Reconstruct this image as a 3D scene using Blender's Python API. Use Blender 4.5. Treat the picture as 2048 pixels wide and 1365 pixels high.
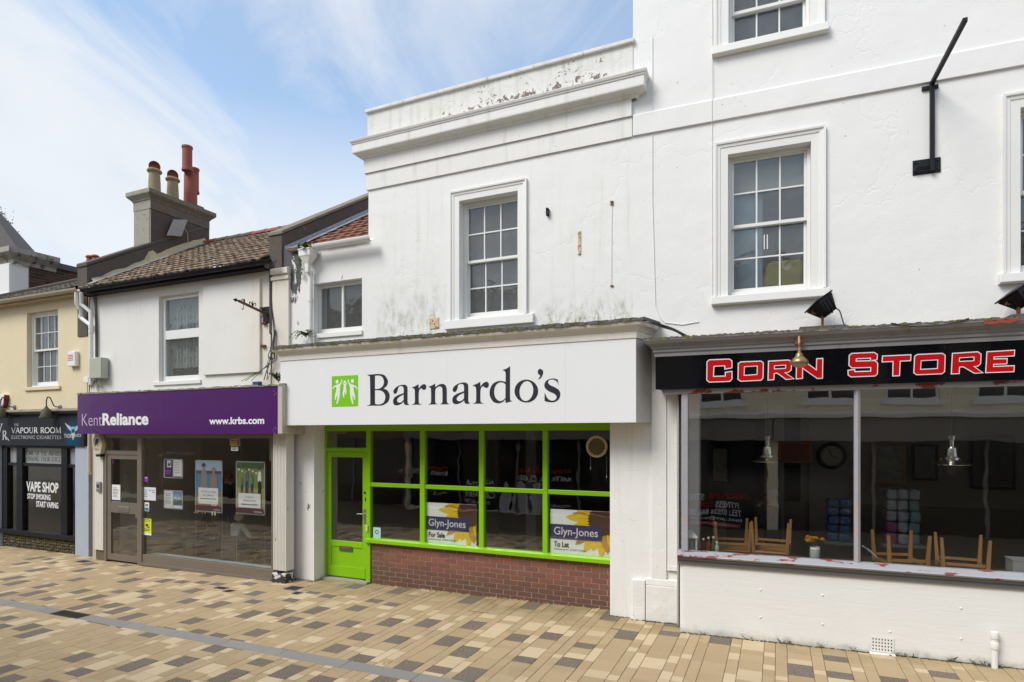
import bpy, bmesh, math, random
from mathutils import Vector, Matrix
R = random.Random(7)
rad = math.radians
sc = bpy.context.scene
for o in list(bpy.data.objects): bpy.data.objects.remove(o)
COL = sc.collection

# ------------------------------------------------------------------ camera
FPX, HOR, CD, CH = 1200.0, 870.0, 7.8, 2.45      # focal length in px of the 2048 frame, horizon row, distance to facade, height
YAW = math.atan(FPX / 2704.0)
cam_d = bpy.data.cameras.new('camera'); cam = bpy.data.objects.new('camera', cam_d); COL.objects.link(cam)
cam_d.sensor_fit = 'HORIZONTAL'; cam_d.sensor_width = 36; cam_d.lens = FPX / 2048 * 36
cam_d.shift_y = (HOR - 682.5) / 2048
cam_d.clip_start = 0.05; cam_d.clip_end = 2000
cam.location = (0, -CD, CH); cam.rotation_euler = (rad(90), 0, YAW)
sc.camera = cam

# ------------------------------------------------------------------ world: Nishita sky with procedural cirrus
SUN_EL, SUN_AZ = rad(47), rad(212)               # azimuth measured clockwise from +Y
w = bpy.data.worlds.new('World'); sc.world = w; w.use_nodes = True
nt = w.node_tree; nt.nodes.clear()
def wn(t, **k):
    n = nt.nodes.new(t)
    for a, b in k.items(): setattr(n, a, b)
    return n
sky = wn('ShaderNodeTexSky', sky_type='NISHITA', sun_disc=False, sun_elevation=SUN_EL, sun_rotation=SUN_AZ)
sky.air_density = 1.0; sky.dust_density = 0.6; sky.ozone_density = 1.6
tc = wn('ShaderNodeTexCoord')
sep = wn('ShaderNodeSeparateXYZ'); nt.links.new(tc.outputs['Generated'], sep.inputs[0])
def wm(op, a, b=None, c=None):
    n = wn('ShaderNodeMath', operation=op)
    for i, x in enumerate((a, b, c)):
        if x is None: continue
        if isinstance(x, (int, float)): n.inputs[i].default_value = x
        else: nt.links.new(x, n.inputs[i])
    return n.outputs[0]
zz = wm('ADD', wm('MAXIMUM', sep.outputs[2], 0.0), 0.22)
cx = wm('DIVIDE', sep.outputs[0], zz); cy = wm('DIVIDE', sep.outputs[1], zz)
cmb = wn('ShaderNodeCombineXYZ'); nt.links.new(cx, cmb.inputs[0]); nt.links.new(cy, cmb.inputs[1])
def cloud(rot, scale, loc, nscale, detail, rough, dist):
    m0 = wn('ShaderNodeMapping'); nt.links.new(cmb.outputs[0], m0.inputs[0]); m0.inputs['Rotation'].default_value = (0, 0, rad(rot))
    mp = wn('ShaderNodeMapping'); nt.links.new(m0.outputs[0], mp.inputs[0]); mp.inputs['Scale'].default_value = scale; mp.inputs['Location'].default_value = loc
    n = wn('ShaderNodeTexNoise'); nt.links.new(mp.outputs[0], n.inputs['Vector'])
    n.inputs['Scale'].default_value = nscale; n.inputs['Detail'].default_value = detail
    n.inputs['Roughness'].default_value = rough; n.inputs['Distortion'].default_value = dist
    return n.outputs['Fac']
CLOUD_ROT, CLOUD_LOC = -104, (2.3, 1.1, 0.0)
big = cloud(CLOUD_ROT, (0.50, 1.0, 1), CLOUD_LOC, 1.0, 4, 0.5, 0.6)
fine = cloud(CLOUD_ROT - 8, (0.55, 1.2, 1), (0.3, 2.1, 0), 2.3, 8, 0.62, 1.2)
mixv = wm('ADD', wm('MULTIPLY', big, 0.76), wm('MULTIPLY', fine, 0.24))
ramp = wn('ShaderNodeMapRange'); ramp.interpolation_type = 'SMOOTHSTEP'
ramp.inputs['From Min'].default_value = 0.31; ramp.inputs['From Max'].default_value = 0.56
nt.links.new(mixv, ramp.inputs['Value'])
low = wn('ShaderNodeMapRange'); low.interpolation_type = 'SMOOTHSTEP'       # cloud deck closes up towards the horizon
low.inputs['From Min'].default_value = 0.60; low.inputs['From Max'].default_value = 0.28
nt.links.new(sep.outputs[2], low.inputs['Value'])
cov = wm('MAXIMUM', wm('MAXIMUM', ramp.outputs[0], wm('MULTIPLY', low.outputs[0], 0.92)), 0.36)
skys = wn('ShaderNodeVectorMath', operation='MULTIPLY'); nt.links.new(sky.outputs[0], skys.inputs[0]); skys.inputs[1].default_value = (0.80, 1.23, 1.38)   # clearer air than the model's default
cl = wn('ShaderNodeMix', data_type='RGBA'); nt.links.new(wm('MULTIPLY', cov, 0.95), cl.inputs['Factor'])
nt.links.new(skys.outputs[0], cl.inputs['A'])
cr = wn('ShaderNodeMix', data_type='RGBA'); nt.links.new(fine, cr.inputs['Factor'])
cr.inputs['A'].default_value = (4.35, 4.55, 4.8, 1); cr.inputs['B'].default_value = (5.05, 5.2, 5.35, 1)
nt.links.new(cr.outputs['Result'], cl.inputs['B'])
bg = wn('ShaderNodeBackground'); bg.inputs['Strength'].default_value = 0.15
nt.links.new(cl.outputs['Result'], bg.inputs['Color'])
out = wn('ShaderNodeOutputWorld'); nt.links.new(bg.outputs[0], out.inputs[0])

# ------------------------------------------------------------------ sun: veiled by thin cloud, so wide and soft
sl = bpy.data.lights.new('sun', 'SUN'); sl.energy = 2.5; sl.angle = rad(28); sl.color = (1.0, 0.965, 0.91)
sun = bpy.data.objects.new('sun', sl); COL.objects.link(sun)
sd = Vector((math.sin(SUN_AZ) * math.cos(SUN_EL), math.cos(SUN_AZ) * math.cos(SUN_EL), math.sin(SUN_EL)))
sun.rotation_euler = sd.to_track_quat('Z', 'Y').to_euler(); sun.location = sd * 40

vs = sc.view_settings
vs.view_transform = 'Standard'; vs.look = 'None'; vs.exposure = 0.30; vs.gamma = 1.0; vs.use_curve_mapping = False
sc.cycles.max_bounces = 6; sc.cycles.diffuse_bounces = 3; sc.cycles.glossy_bounces = 3; sc.cycles.transmission_bounces = 3; sc.cycles.transparent_max_bounces = 16

# ------------------------------------------------------------------ frames: a frame is a facade; u along it, v into the building, z up
class Frame:
    def __init__(s, ox, oy, ang): s.o = Vector((ox, oy, 0)); s.a = ang; s.c = math.cos(ang); s.s = math.sin(ang)
    def w(s, u, v, z): return Vector((s.o.x + u * s.c - v * s.s, s.o.y + u * s.s + v * s.c, z))
    def q(s, px, py, v=0.0):          # the point of the plane v that the photograph shows at that pixel
        rx, ry = (px - 1024) / FPX, (HOR - py) / FPX
        d = Vector((-math.sin(YAW) + rx * math.cos(YAW), math.cos(YAW) + rx * math.sin(YAW), ry))
        e = Vector((0 - s.o.x, -CD - s.o.y, 0))
        eu, ev = e.x * s.c + e.y * s.s, -e.x * s.s + e.y * s.c
        du, dv = d.x * s.c + d.y * s.s, -d.x * s.s + d.y * s.c
        t = (v - ev) / dv
        return eu + t * du, CH + t * ry
    def u(s, px, v=0.0): return s.q(px, HOR, v)[0]
    def z(s, px, py, v=0.0): return s.q(px, py, v)[1]
FB = Frame(0, 0, 0)
UJ = FB.u(1266)
FC = Frame(UJ, 0, YAW - math.atan(FPX / 3044.0))

# ------------------------------------------------------------------ materials
MATS = {}
class NT:
    def __init__(s, m): s.t = m.node_tree; s.n = s.t.nodes
    def add(s, typ, **k):
        n = s.n.new(typ)
        for a, b in k.items(): setattr(n, a, b)
        return n
    def ln(s, a, b): s.t.links.new(a, b)
    def setin(s, sock, x):
        if isinstance(x, (int, float, tuple)): sock.default_value = x
        else: s.ln(x, sock)
    def math(s, op, a, b=None, c=None, clamp=False):
        n = s.add('ShaderNodeMath', operation=op); n.use_clamp = clamp
        for i, x in enumerate((a, b, c)):
            if x is not None: s.setin(n.inputs[i], x)
        return n.outputs[0]
    def pos(s):
        return s.add('ShaderNodeNewGeometry').outputs['Position']
    def objc(s): return s.add('ShaderNodeTexCoord').outputs['Object']
    def noise(s, vec, scale, detail=4, rough=0.55, stretch=None, loc=None):
        if stretch or loc:
            mp = s.add('ShaderNodeMapping'); s.ln(vec, mp.inputs[0])
            if stretch: mp.inputs['Scale'].default_value = stretch
            if loc: mp.inputs['Location'].default_value = loc
            vec = mp.outputs[0]
        n = s.add('ShaderNodeTexNoise'); s.ln(vec, n.inputs['Vector'])
        n.inputs['Scale'].default_value = scale; n.inputs['Detail'].default_value = detail; n.inputs['Roughness'].default_value = rough
        return n.outputs['Fac']
    def step(s, x, lo, hi):
        n = s.add('ShaderNodeMapRange', interpolation_type='SMOOTHSTEP'); s.ln(x, n.inputs['Value'])
        n.inputs['From Min'].default_value = lo; n.inputs['From Max'].default_value = hi
        return n.outputs[0]
    def mix(s, f, a, b):
        n = s.add('ShaderNodeMix', data_type='RGBA'); s.setin(n.inputs['Factor'], f)
        for k, x in (('A', a), ('B', b)):
            if isinstance(x, tuple): n.inputs[k].default_value = (*x[:3], 1)
            else: s.ln(x, n.inputs[k])
        return n.outputs['Result']
    def bump(s, h, strength, dist=0.01, normal=None):
        b = s.add('ShaderNodeBump'); s.ln(h, b.inputs['Height']); b.inputs['Strength'].default_value = strength; b.inputs['Distance'].default_value = dist
        if normal is not None: s.ln(normal, b.inputs['Normal'])
        return b.outputs[0]
    def xyz(s, vec):
        n = s.add('ShaderNodeSeparateXYZ'); s.ln(vec, n.inputs[0]); return n.outputs
def new_mat(name):
    m = bpy.data.materials.new(name); m.use_nodes = True
    t = NT(m); b = t.n['Principled BSDF']; MATS[name] = m
    return m, t, b
def mat(name, col, rough=0.6, var=0.12, scale=6.0, bump=0.15, bscale=60, metal=0.0, dirt=None, dirt_lo=0.55, dirt_hi=0.75, dirt_scale=5, spec=None, streak=None):
    """procedural paint / stone / metal: base colour with soft mottling, optional dirt patches, fine relief"""
    if name in MATS: return MATS[name]
    m, t, b = new_mat(name)
    p = t.pos()
    n1 = t.noise(p, scale, 5)
    lo = tuple(max(0, c * (1 - var)) for c in col); hi = tuple(min(1, c * (1 + var)) for c in col)
    c = t.mix(n1, lo, hi)
    if dirt:
        d = t.step(t.noise(p, dirt_scale, 7, 0.65, streak), dirt_lo, dirt_hi)
        c = t.mix(d, c, dirt)
    t.ln(c, b.inputs['Base Color'])
    t.ln(t.math('ADD', t.math('MULTIPLY', n1, 0.2), rough - 0.1), b.inputs['Roughness'])
    b.inputs['Metallic'].default_value = metal
    if spec is not None: b.inputs['Specular IOR Level'].default_value = spec
    if bump: t.ln(t.bump(t.noise(p, bscale, 5), bump, 0.004), b.inputs['Normal'])
    return m
def glass(name, tint=(0.80, 0.83, 0.83), wav=0.02, ws=3.0, f0=0.045, dirt=0.0):
    """clear sheet: Schlick reflection over a straight-through sheet, old glass slightly wavy"""
    if name in MATS: return MATS[name]
    m, t, b = new_mat(name); t.n.remove(b)
    o = t.n['Material Output']
    lw = t.add('ShaderNodeLayerWeight'); lw.inputs['Blend'].default_value = 0.5
    nrm = t.bump(t.noise(t.pos(), ws, 2), wav, 0.05)
    f = t.math('ADD', t.math('MULTIPLY', t.math('POWER', lw.outputs['Facing'], 5.0), 0.9), f0)
    tr = t.add('ShaderNodeBsdfTransparent'); tr.inputs[0].default_value = (*tint, 1)
    gl = t.add('ShaderNodeBsdfGlossy'); gl.inputs['Roughness'].default_value = 0.0; t.ln(nrm, gl.inputs['Normal'])
    mx = t.add('ShaderNodeMixShader'); t.ln(f, mx.inputs[0]); t.ln(tr.outputs[0], mx.inputs[1]); t.ln(gl.outputs[0], mx.inputs[2])
    last = mx
    if dirt:
        df = t.add('ShaderNodeBsdfDiffuse'); df.inputs[0].default_value = (0.55, 0.55, 0.52, 1)
        m2 = t.add('ShaderNodeMixShader'); t.ln(t.math('MULTIPLY', t.noise(t.pos(), 9, 6), dirt), m2.inputs[0])
        t.ln(mx.outputs[0], m2.inputs[1]); t.ln(df.outputs[0], m2.inputs[2]); last = m2
    t.ln(last.outputs[0], o.inputs['Surface'])
    return m

# ------------------------------------------------------------------ mesh builder
class MB:
    def __init__(s): s.v = []; s.f = []
    def add(s, vs, fs):
        n = len(s.v); s.v += [tuple(x) for x in vs]; s.f += [tuple(i + n for i in f) for f in fs]; return s
    def box(s, u0, u1, v0, v1, z0, z1):
        u0, u1 = min(u0, u1), max(u0, u1); v0, v1 = min(v0, v1), max(v0, v1); z0, z1 = min(z0, z1), max(z0, z1)
        return s.add([(u0, v0, z0), (u1, v0, z0), (u1, v1, z0), (u0, v1, z0), (u0, v0, z1), (u1, v0, z1), (u1, v1, z1), (u0, v1, z1)],
                     [(0, 3, 2, 1), (4, 5, 6, 7), (0, 1, 5, 4), (1, 2, 6, 5), (2, 3, 7, 6), (3, 0, 4, 7)])
    def hexa(s, p):      # 8 points, bottom ring then top ring
        return s.add(p, [(0, 3, 2, 1), (4, 5, 6, 7), (0, 1, 5, 4), (1, 2, 6, 5), (2, 3, 7, 6), (3, 0, 4, 7)])
    def prism(s, poly, v0, v1):      # polygon in (u, z), extruded in v
        n = len(poly)
        return s.add([(u, v0, z) for u, z in poly] + [(u, v1, z) for u, z in poly],
                     [tuple(range(n)), tuple(range(2 * n - 1, n - 1, -1))] + [(i, i + n, (i + 1) % n + n, (i + 1) % n) for i in range(n)])
    def plan(s, poly, z0, z1):       # polygon in (u, v), extruded in z
        n = len(poly)
        return s.add([(u, v, z0) for u, v in poly] + [(u, v, z1) for u, v in poly],
                     [tuple(range(n - 1, -1, -1)), tuple(range(n, 2 * n))] + [(i, (i + 1) % n, (i + 1) % n + n, i + n) for i in range(n)])
    def side(s, poly, u0, u1):       # polygon in (v, z), extruded in u
        n = len(poly)
        return s.add([(u0, v, z) for v, z in poly] + [(u1, v, z) for v, z in poly],
                     [tuple(range(n)), tuple(range(2 * n - 1, n - 1, -1))] + [(i, i + n, (i + 1) % n + n, (i + 1) % n) for i in range(n)])
    def tube(s, pts, r, n=8, caps=True):
        pts = [Vector(p) for p in pts]; rs = r if isinstance(r, (list, tuple)) else [r] * len(pts)
        ref = None; rings = []
        for i, p in enumerate(pts):
            d = (pts[min(i + 1, len(pts) - 1)] - pts[max(i - 1, 0)]).normalized()
            if ref is None: ref = d.orthogonal().normalized()
            ref = (ref - d * ref.dot(d)).normalized(); b = d.cross(ref)
            rings.append([p + (ref * math.cos(2 * math.pi * k / n) + b * math.sin(2 * math.pi * k / n)) * rs[i] for k in range(n)])
        vs = [x for r_ in rings for x in r_]; fs = []
        for i in range(len(pts) - 1):
            for k in range(n): fs.append((i * n + k, i * n + (k + 1) % n, (i + 1) * n + (k + 1) % n, (i + 1) * n + k))
        if caps: fs += [tuple(range(n - 1, -1, -1)), tuple((len(pts) - 1) * n + k for k in range(n))]
        return s.add(vs, fs)
    def lathe(s, c, prof, n=20, ax=(0, 0, 1), cap=True):     # prof: (radius, height along the axis)
        c = Vector(c); a = Vector(ax).normalized(); e = a.orthogonal().normalized(); g = a.cross(e)
        vs = [c + a * h + (e * math.cos(2 * math.pi * k / n) + g * math.sin(2 * math.pi * k / n)) * r for r, h in prof for k in range(n)]
        fs = [(i * n + k, i * n + (k + 1) % n, (i + 1) * n + (k + 1) % n, (i + 1) * n + k) for i in range(len(prof) - 1) for k in range(n)]
        if cap: fs += [tuple(range(n - 1, -1, -1)), tuple((len(prof) - 1) * n + k for k in range(n))]
        return s.add(vs, fs)
    def sphere(s, c, r, n=12, m=8, sq=(1, 1, 1)):
        c = Vector(c); vs = []; fs = []
        for i in range(m + 1):
            th = math.pi * i / m
            for k in range(n):
                ph = 2 * math.pi * k / n
                vs.append((c.x + r * sq[0] * math.sin(th) * math.cos(ph), c.y + r * sq[1] * math.sin(th) * math.sin(ph), c.z + r * sq[2] * math.cos(th)))
        for i in range(m):
            for k in range(n): fs.append((i * n + k, (i + 1) * n + k, (i + 1) * n + (k + 1) % n, i * n + (k + 1) % n))
        return s.add(vs, fs)
    def sweep(s, path, prof, closed_prof=False):
        """moulding: profile (out, z) carried along a plan path, mitred; out is to the right of travel"""
        P = [Vector((a, b)) for a, b in path]; N = []
        for i, p in enumerate(P):
            ds = []
            if i > 0: ds.append((p - P[i - 1]).normalized())
            if i < len(P) - 1: ds.append((P[i + 1] - p).normalized())
            ns = [Vector((d.y, -d.x)) for d in ds]
            if len(ns) == 1: N.append(ns[0])
            else:
                b = (ns[0] + ns[1]).normalized(); N.append(b / max(0.3, b.dot(ns[0])))
        m = len(prof); vs = []; fs = []
        for p, n in zip(P, N):
            for o, z in prof: vs.append((p.x + n.x * o, p.y + n.y * o, z))
        for i in range(len(P) - 1):
            for k in range(m - 1 if not closed_prof else m):
                fs.append((i * m + k, (i + 1) * m + k, (i + 1) * m + (k + 1) % m, i * m + (k + 1) % m))
        fs += [tuple(range(m)), tuple(range(len(P) * m - 1, (len(P) - 1) * m - 1, -1))]
        return s.add(vs, fs)
    def wall(s, u0, u1, z0, z1, holes, v0=0.0, t=0.3):
        us = sorted({u0, u1, *[x for h in holes for x in h[:2]]}); zs = sorted({z0, z1, *[x for h in holes for x in h[2:]]})
        us = [x for x in us if u0 <= x <= u1]; zs = [x for x in zs if z0 <= x <= z1]
        inh = lambda a, b: any(h[0] < a < h[1] and h[2] < b < h[3] for h in holes)
        solid = {(i, j): not inh((us[i] + us[i + 1]) / 2, (zs[j] + zs[j + 1]) / 2) for i in range(len(us) - 1) for j in range(len(zs) - 1)}
        for (i, j), ok in solid.items():
            if not ok: continue
            a, b, c, d = us[i], us[i + 1], zs[j], zs[j + 1]
            s.add([(a, v0, c), (b, v0, c), (b, v0, d), (a, v0, d)], [(0, 1, 2, 3)])
            s.add([(a, v0 + t, c), (b, v0 + t, c), (b, v0 + t, d), (a, v0 + t, d)], [(3, 2, 1, 0)])
            for (di, dj, e) in ((-1, 0, ((a, c), (a, d))), (1, 0, ((b, d), (b, c))), (0, -1, ((b, c), (a, c))), (0, 1, ((a, d), (b, d)))):
                if not solid.get((i + di, j + dj), False):
                    (p, q_), (r_, t_) = e
                    s.add([(p, v0, q_), (r_, v0, t_), (r_, v0 + t, t_), (p, v0 + t, q_)], [(0, 1, 2, 3)])
        return s

def mesh_of(name, mb, m, smooth=False):
    me = bpy.data.meshes.new(name); me.from_pydata(mb.v, [], mb.f); me.validate(); me.update()
    if m is not None: me.materials.append(m)
    if smooth:
        for p in me.polygons: p.use_smooth = True
    return me
class Thing: pass
def tag(o, label, cat, group=None, kind=None):
    o['label'] = label; o['category'] = cat
    if group: o['group'] = group
    if kind: o['kind'] = kind
    return o
def thing(name, label, cat, F, base, group=None):
    o = bpy.data.objects.new(name, None); COL.objects.link(o); o.empty_display_size = 0.2
    o.location = F.w(*base); o.rotation_euler = (0, 0, F.a)
    tag(o, label, cat, group); BASE[o.name] = (F, Vector(base))
    return o
BASE = {}
def obj(name, mb, m, parent=None, smooth=False, bevel=0.0, F=None, label=None):
    """one mesh object; vertices are given in the facade frame of its thing"""
    me = mb if isinstance(mb, bpy.types.Mesh) else mesh_of(name, mb, m, smooth)
    o = bpy.data.objects.new(name, me); COL.objects.link(o)
    if parent is not None:
        o.parent = parent
        if parent.name in BASE: o.location = -BASE[parent.name][1]
    elif F is not None:
        o.location = F.o; o.rotation_euler = (0, 0, F.a)
    if bevel:
        b = o.modifiers.new('bevel', 'BEVEL'); b.width = bevel; b.segments = 2; b.limit_method = 'ANGLE'; b.angle_limit = rad(40)
    if smooth:
        try: me.set_sharp_from_angle(angle=rad(42))
        except Exception: pass
    if label: o['label'] = label
    return o
def single(name, label, cat, mb, m, F, base, group=None, smooth=False, bevel=0.0):
    """a thing that is one mesh; its origin sits at its base"""
    mb.v = [(a - base[0], b - base[1], c - base[2]) for a, b, c in mb.v]
    o = obj(name, mb, m, None, smooth, bevel); o.location = F.w(*base); o.rotation_euler = (0, 0, F.a)
    return tag(o, label, cat, group)
def struct(o): o['kind'] = 'structure'; return o

# ------------------------------------------------------------------ flat shapes and lettering
_tx = {}
def _tri(curve):
    o = bpy.data.objects.new('tmp_shape', curve); COL.objects.link(o)
    dg = bpy.context.evaluated_depsgraph_get(); ev = o.evaluated_get(dg); me = ev.to_mesh()
    vs = [tuple(v.co)[:2] for v in me.vertices]; fs = [tuple(p.vertices) for p in me.polygons]
    ev.to_mesh_clear(); bpy.data.objects.remove(o); bpy.data.curves.remove(curve)
    return vs, fs
def text2d(s, bold=0.0, shear=0.0, space=1.0):
    k = (s, bold, shear, space)
    if k not in _tx:
        c = bpy.data.curves.new('tmp_text', 'FONT'); c.body = s; c.offset = bold; c.resolution_u = 4; c.shear = shear; c.space_character = space
        _tx[k] = _tri(c)
    return _tx[k]
def fill2d(polys):
    c = bpy.data.curves.new('tmp_poly', 'CURVE'); c.dimensions = '2D'; c.fill_mode = 'BOTH'
    for P in polys:
        sp = c.splines.new('POLY'); sp.points.add(len(P) - 1); sp.use_cyclic_u = True
        for i, (a, b) in enumerate(P): sp.points[i].co = (a, b, 0, 1)
    return _tri(c)
def solid2d(mb, vs, fs, v, t=0.0):
    """lay a triangulated flat shape on the plane v facing the street, t thick"""
    n = len(vs)
    def ar(f):
        return sum(vs[f[i]][0] * vs[f[(i + 1) % len(f)]][1] - vs[f[(i + 1) % len(f)]][0] * vs[f[i]][1] for i in range(len(f)))
    fs = [f if ar(f) > 0 else tuple(reversed(f)) for f in fs]
    if not t: return mb.add([(a, v, b) for a, b in vs], fs)
    ed = {}
    for f in fs:
        for i in range(len(f)): ed[(f[i], f[(i + 1) % len(f)])] = 1
    side = [(a, a + n, b + n, b) for (a, b) in ed if (b, a) not in ed]
    return mb.add([(a, v - t, b) for a, b in vs] + [(a, v, b) for a, b in vs], list(fs) + side)
def text_in(mb, s, u0, u1, z0, z1, v, bold=0.0, t=0.0, shear=0.0, flip=False, keep=False, space=1.0):
    vs, fs = text2d(s, bold, shear, space)
    if not vs: return mb
    a0, a1 = min(p[0] for p in vs), max(p[0] for p in vs); b0, b1 = min(p[1] for p in vs), max(p[1] for p in vs)
    sx = (u1 - u0) / (a1 - a0); sy = (z1 - z0) / (b1 - b0)
    if keep: sx = sy = min(sx, sy)
    return solid2d(mb, [(u0 + (a - a0) * sx, z0 + (b - b0) * sy) for a, b in vs], fs, v, t)
def cat_rom(P, n=5):
    """closed outline through points; a point (x, y, 1) is a corner"""
    m = len(P); out = []
    for i in range(m):
        p0, p1, p2, p3 = P[i - 1], P[i], P[(i + 1) % m], P[(i + 2) % m]
        c1, c2 = len(p1) > 2, len(p2) > 2
        if c1: p0 = p1
        if c2: p3 = p2
        if c1 and c2: out.append(p1[:2]); continue
        for k in range(n):
            t = k / n
            out.append(tuple(0.5 * (2 * p1[j] + (p2[j] - p0[j]) * t + (2 * p0[j] - 5 * p1[j] + 4 * p2[j] - p3[j]) * t * t + (3 * p1[j] - p0[j] - 3 * p2[j] + p3[j]) * t ** 3) for j in (0, 1)))
    return out
def ell(cx, cy, rx, ry, n=28, tilt=0):
    return [(cx + rx * math.cos(a) * math.cos(tilt) - ry * math.sin(a) * math.sin(tilt), cy + rx * math.cos(a) * math.sin(tilt) + ry * math.sin(a) * math.cos(tilt)) for a in [2 * math.pi * k / n for k in range(n)]]
def grow(P, d):
    """offset a closed polygon outwards by d"""
    A = sum(P[i][0] * P[(i + 1) % len(P)][1] - P[(i + 1) % len(P)][0] * P[i][1] for i in range(len(P)))
    s_ = 1 if A > 0 else -1; out = []
    for i in range(len(P)):
        p, a, b = Vector(P[i]), Vector(P[i - 1]), Vector(P[(i + 1) % len(P)])
        d1, d2 = (p - a).normalized(), (b - p).normalized()
        n1, n2 = Vector((d1.y, -d1.x)) * s_, Vector((d2.y, -d2.x)) * s_
        b_ = (n1 + n2)
        if b_.length < 1e-6: b_ = n1
        b_.normalize(); out.append(tuple(p + b_ * (d / max(0.5, b_.dot(n1)))))
    return out
# a small roman alphabet with serifs: strokes (x0, y0, x1, y1, width) in a cell of height 1
def _serif():
    T, t = 0.20, 0.095
    s = lambda x, y, w=0.2: (x - w / 2, y, x + w / 2, y, 0.045)
    def bowl(cx, cy, rx, ry, a0, a1, w=T, n=8):
        L = []
        for k in range(n):
            b0, b1 = rad(a0 + (a1 - a0) * k / n), rad(a0 + (a1 - a0) * (k + 1) / n)
            ww = t + (w - t) * abs(math.cos((b0 + b1) / 2))
            L.append((cx + rx * math.cos(b0), cy + ry * math.sin(b0), cx + rx * math.cos(b1), cy + ry * math.sin(b1), ww))
        return L
    G = {}
    G['A'] = (0.8, [(0.08, 0, 0.4, 1, t), (0.4, 1, 0.72, 0, T), (0.2, 0.35, 0.6, 0.35, t), s(0.08, 0.02), s(0.72, 0.02, 0.26)])
    G['V'] = (0.8, [(0.08, 1, 0.4, 0, T), (0.4, 0, 0.72, 1, t), s(0.08, 0.98, 0.26), s(0.72, 0.98)])
    G['W'] = (1.1, [(0.08, 1, 0.34, 0, T), (0.34, 0, 0.55, 0.95, t), (0.55, 0.95, 0.8, 0, T), (0.8, 0, 1.02, 1, t), s(0.08, 0.98, 0.26), s(1.02, 0.98)])
    G['P'] = (0.68, [(0.18, 0, 0.18, 1, T), (0.18, 0.97, 0.35, 0.97, t), (0.18, 0.48, 0.35, 0.48, t), s(0.18, 0.02, 0.3)] + bowl(0.35, 0.725, 0.24, 0.245, 90, -90))
    G['R'] = (0.76, [(0.18, 0, 0.18, 1, T), (0.18, 0.97, 0.35, 0.97, t), (0.18, 0.5, 0.35, 0.5, t), s(0.18, 0.02, 0.3), (0.38, 0.5, 0.68, 0.02, T), s(0.7, 0.02, 0.16)] + bowl(0.35, 0.735, 0.23, 0.235, 90, -90))
    G['D'] = (0.84, [(0.18, 0, 0.18, 1, T), (0.1, 0.97, 0.35, 0.97, t), (0.1, 0.03, 0.35, 0.03, t)] + bowl(0.35, 0.5, 0.38, 0.47, 90, -90))
    G['O'] = (0.92, bowl(0.46, 0.5, 0.38, 0.48, 0, 360, T, 16))
    G['C'] = (0.84, bowl(0.46, 0.5, 0.38, 0.48, 45, 315, T, 14) + [(0.73, 0.84, 0.73, 0.66, 0.05), (0.73, 0.16, 0.73, 0.3, 0.05)])
    G['G'] = (0.9, bowl(0.46, 0.5, 0.38, 0.48, 45, 315, T, 14) + [(0.73, 0.84, 0.73, 0.66, 0.05), (0.73, 0.1, 0.73, 0.42, T), s(0.7, 0.43, 0.3)])
    G['U'] = (0.84, [(0.18, 1, 0.18, 0.32, T), (0.68, 1, 0.68, 0.32, t), s(0.18, 0.98, 0.28), s(0.68, 0.98)] + bowl(0.43, 0.32, 0.25, 0.3, 180, 360, 0.1))
    G['M'] = (1.0, [(0.14, 0, 0.18, 1, t), (0.18, 1, 0.5, 0.05, T), (0.5, 0.05, 0.82, 1, t), (0.82, 1, 0.86, 0, T), s(0.14, 0.02), s(0.86, 0.02, 0.26)])
    G['N'] = (0.86, [(0.16, 0, 0.16, 1, t), (0.16, 1, 0.7, 0, T), (0.7, 0, 0.7, 1, t), s(0.16, 0.02), s(0.7, 0.98)])
    G['E'] = (0.68, [(0.18, 0, 0.18, 1, T), (0.1, 0.97, 0.58, 0.97, t), (0.18, 0.52, 0.48, 0.52, t), (0.1, 0.03, 0.6, 0.03, t), (0.58, 0.97, 0.58, 0.8, 0.04), (0.6, 0.03, 0.6, 0.22, 0.04)])
    G['F'] = (0.64, [(0.18, 0, 0.18, 1, T), (0.1, 0.97, 0.58, 0.97, t), (0.18, 0.52, 0.46, 0.52, t), s(0.18, 0.02, 0.3), (0.58, 0.97, 0.58, 0.8, 0.04)])
    G['L'] = (0.64, [(0.18, 0, 0.18, 1, T), (0.1, 0.03, 0.58, 0.03, t), s(0.18, 0.98, 0.3), (0.58, 0.03, 0.58, 0.22, 0.04)])
    G['T'] = (0.74, [(0.37, 0, 0.37, 1, T), (0.06, 0.97, 0.68, 0.97, t), s(0.37, 0.02, 0.3), (0.06, 0.97, 0.06, 0.78, 0.04), (0.68, 0.97, 0.68, 0.78, 0.04)])
    G['H'] = (0.9, [(0.18, 0, 0.18, 1, T), (0.72, 0, 0.72, 1, T), (0.18, 0.52, 0.72, 0.52, t), s(0.18, 0.02, 0.3), s(0.72, 0.02, 0.3), s(0.18, 0.98, 0.3), s(0.72, 0.98, 0.3)])
    G['I'] = (0.4, [(0.2, 0, 0.2, 1, T), s(0.2, 0.02, 0.3), s(0.2, 0.98, 0.3)])
    G['J'] = (0.4, [(0.22, 1, 0.22, 0.05, T), (0.22, 0.05, 0.05, -0.12, 0.08), s(0.22, 0.98, 0.3)])
    G['S'] = (0.64, [(0.52, 0.8, 0.52, 0.95, 0.05), (0.1, 0.2, 0.1, 0.05, 0.05), (0.12, 0.7, 0.5, 0.32, T)] + bowl(0.32, 0.75, 0.2, 0.22, 40, 200, 0.1) + bowl(0.3, 0.25, 0.22, 0.23, 220, 400, 0.1))
    G[' '] = (0.4, [])
    return G
SERIF = _serif()
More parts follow.
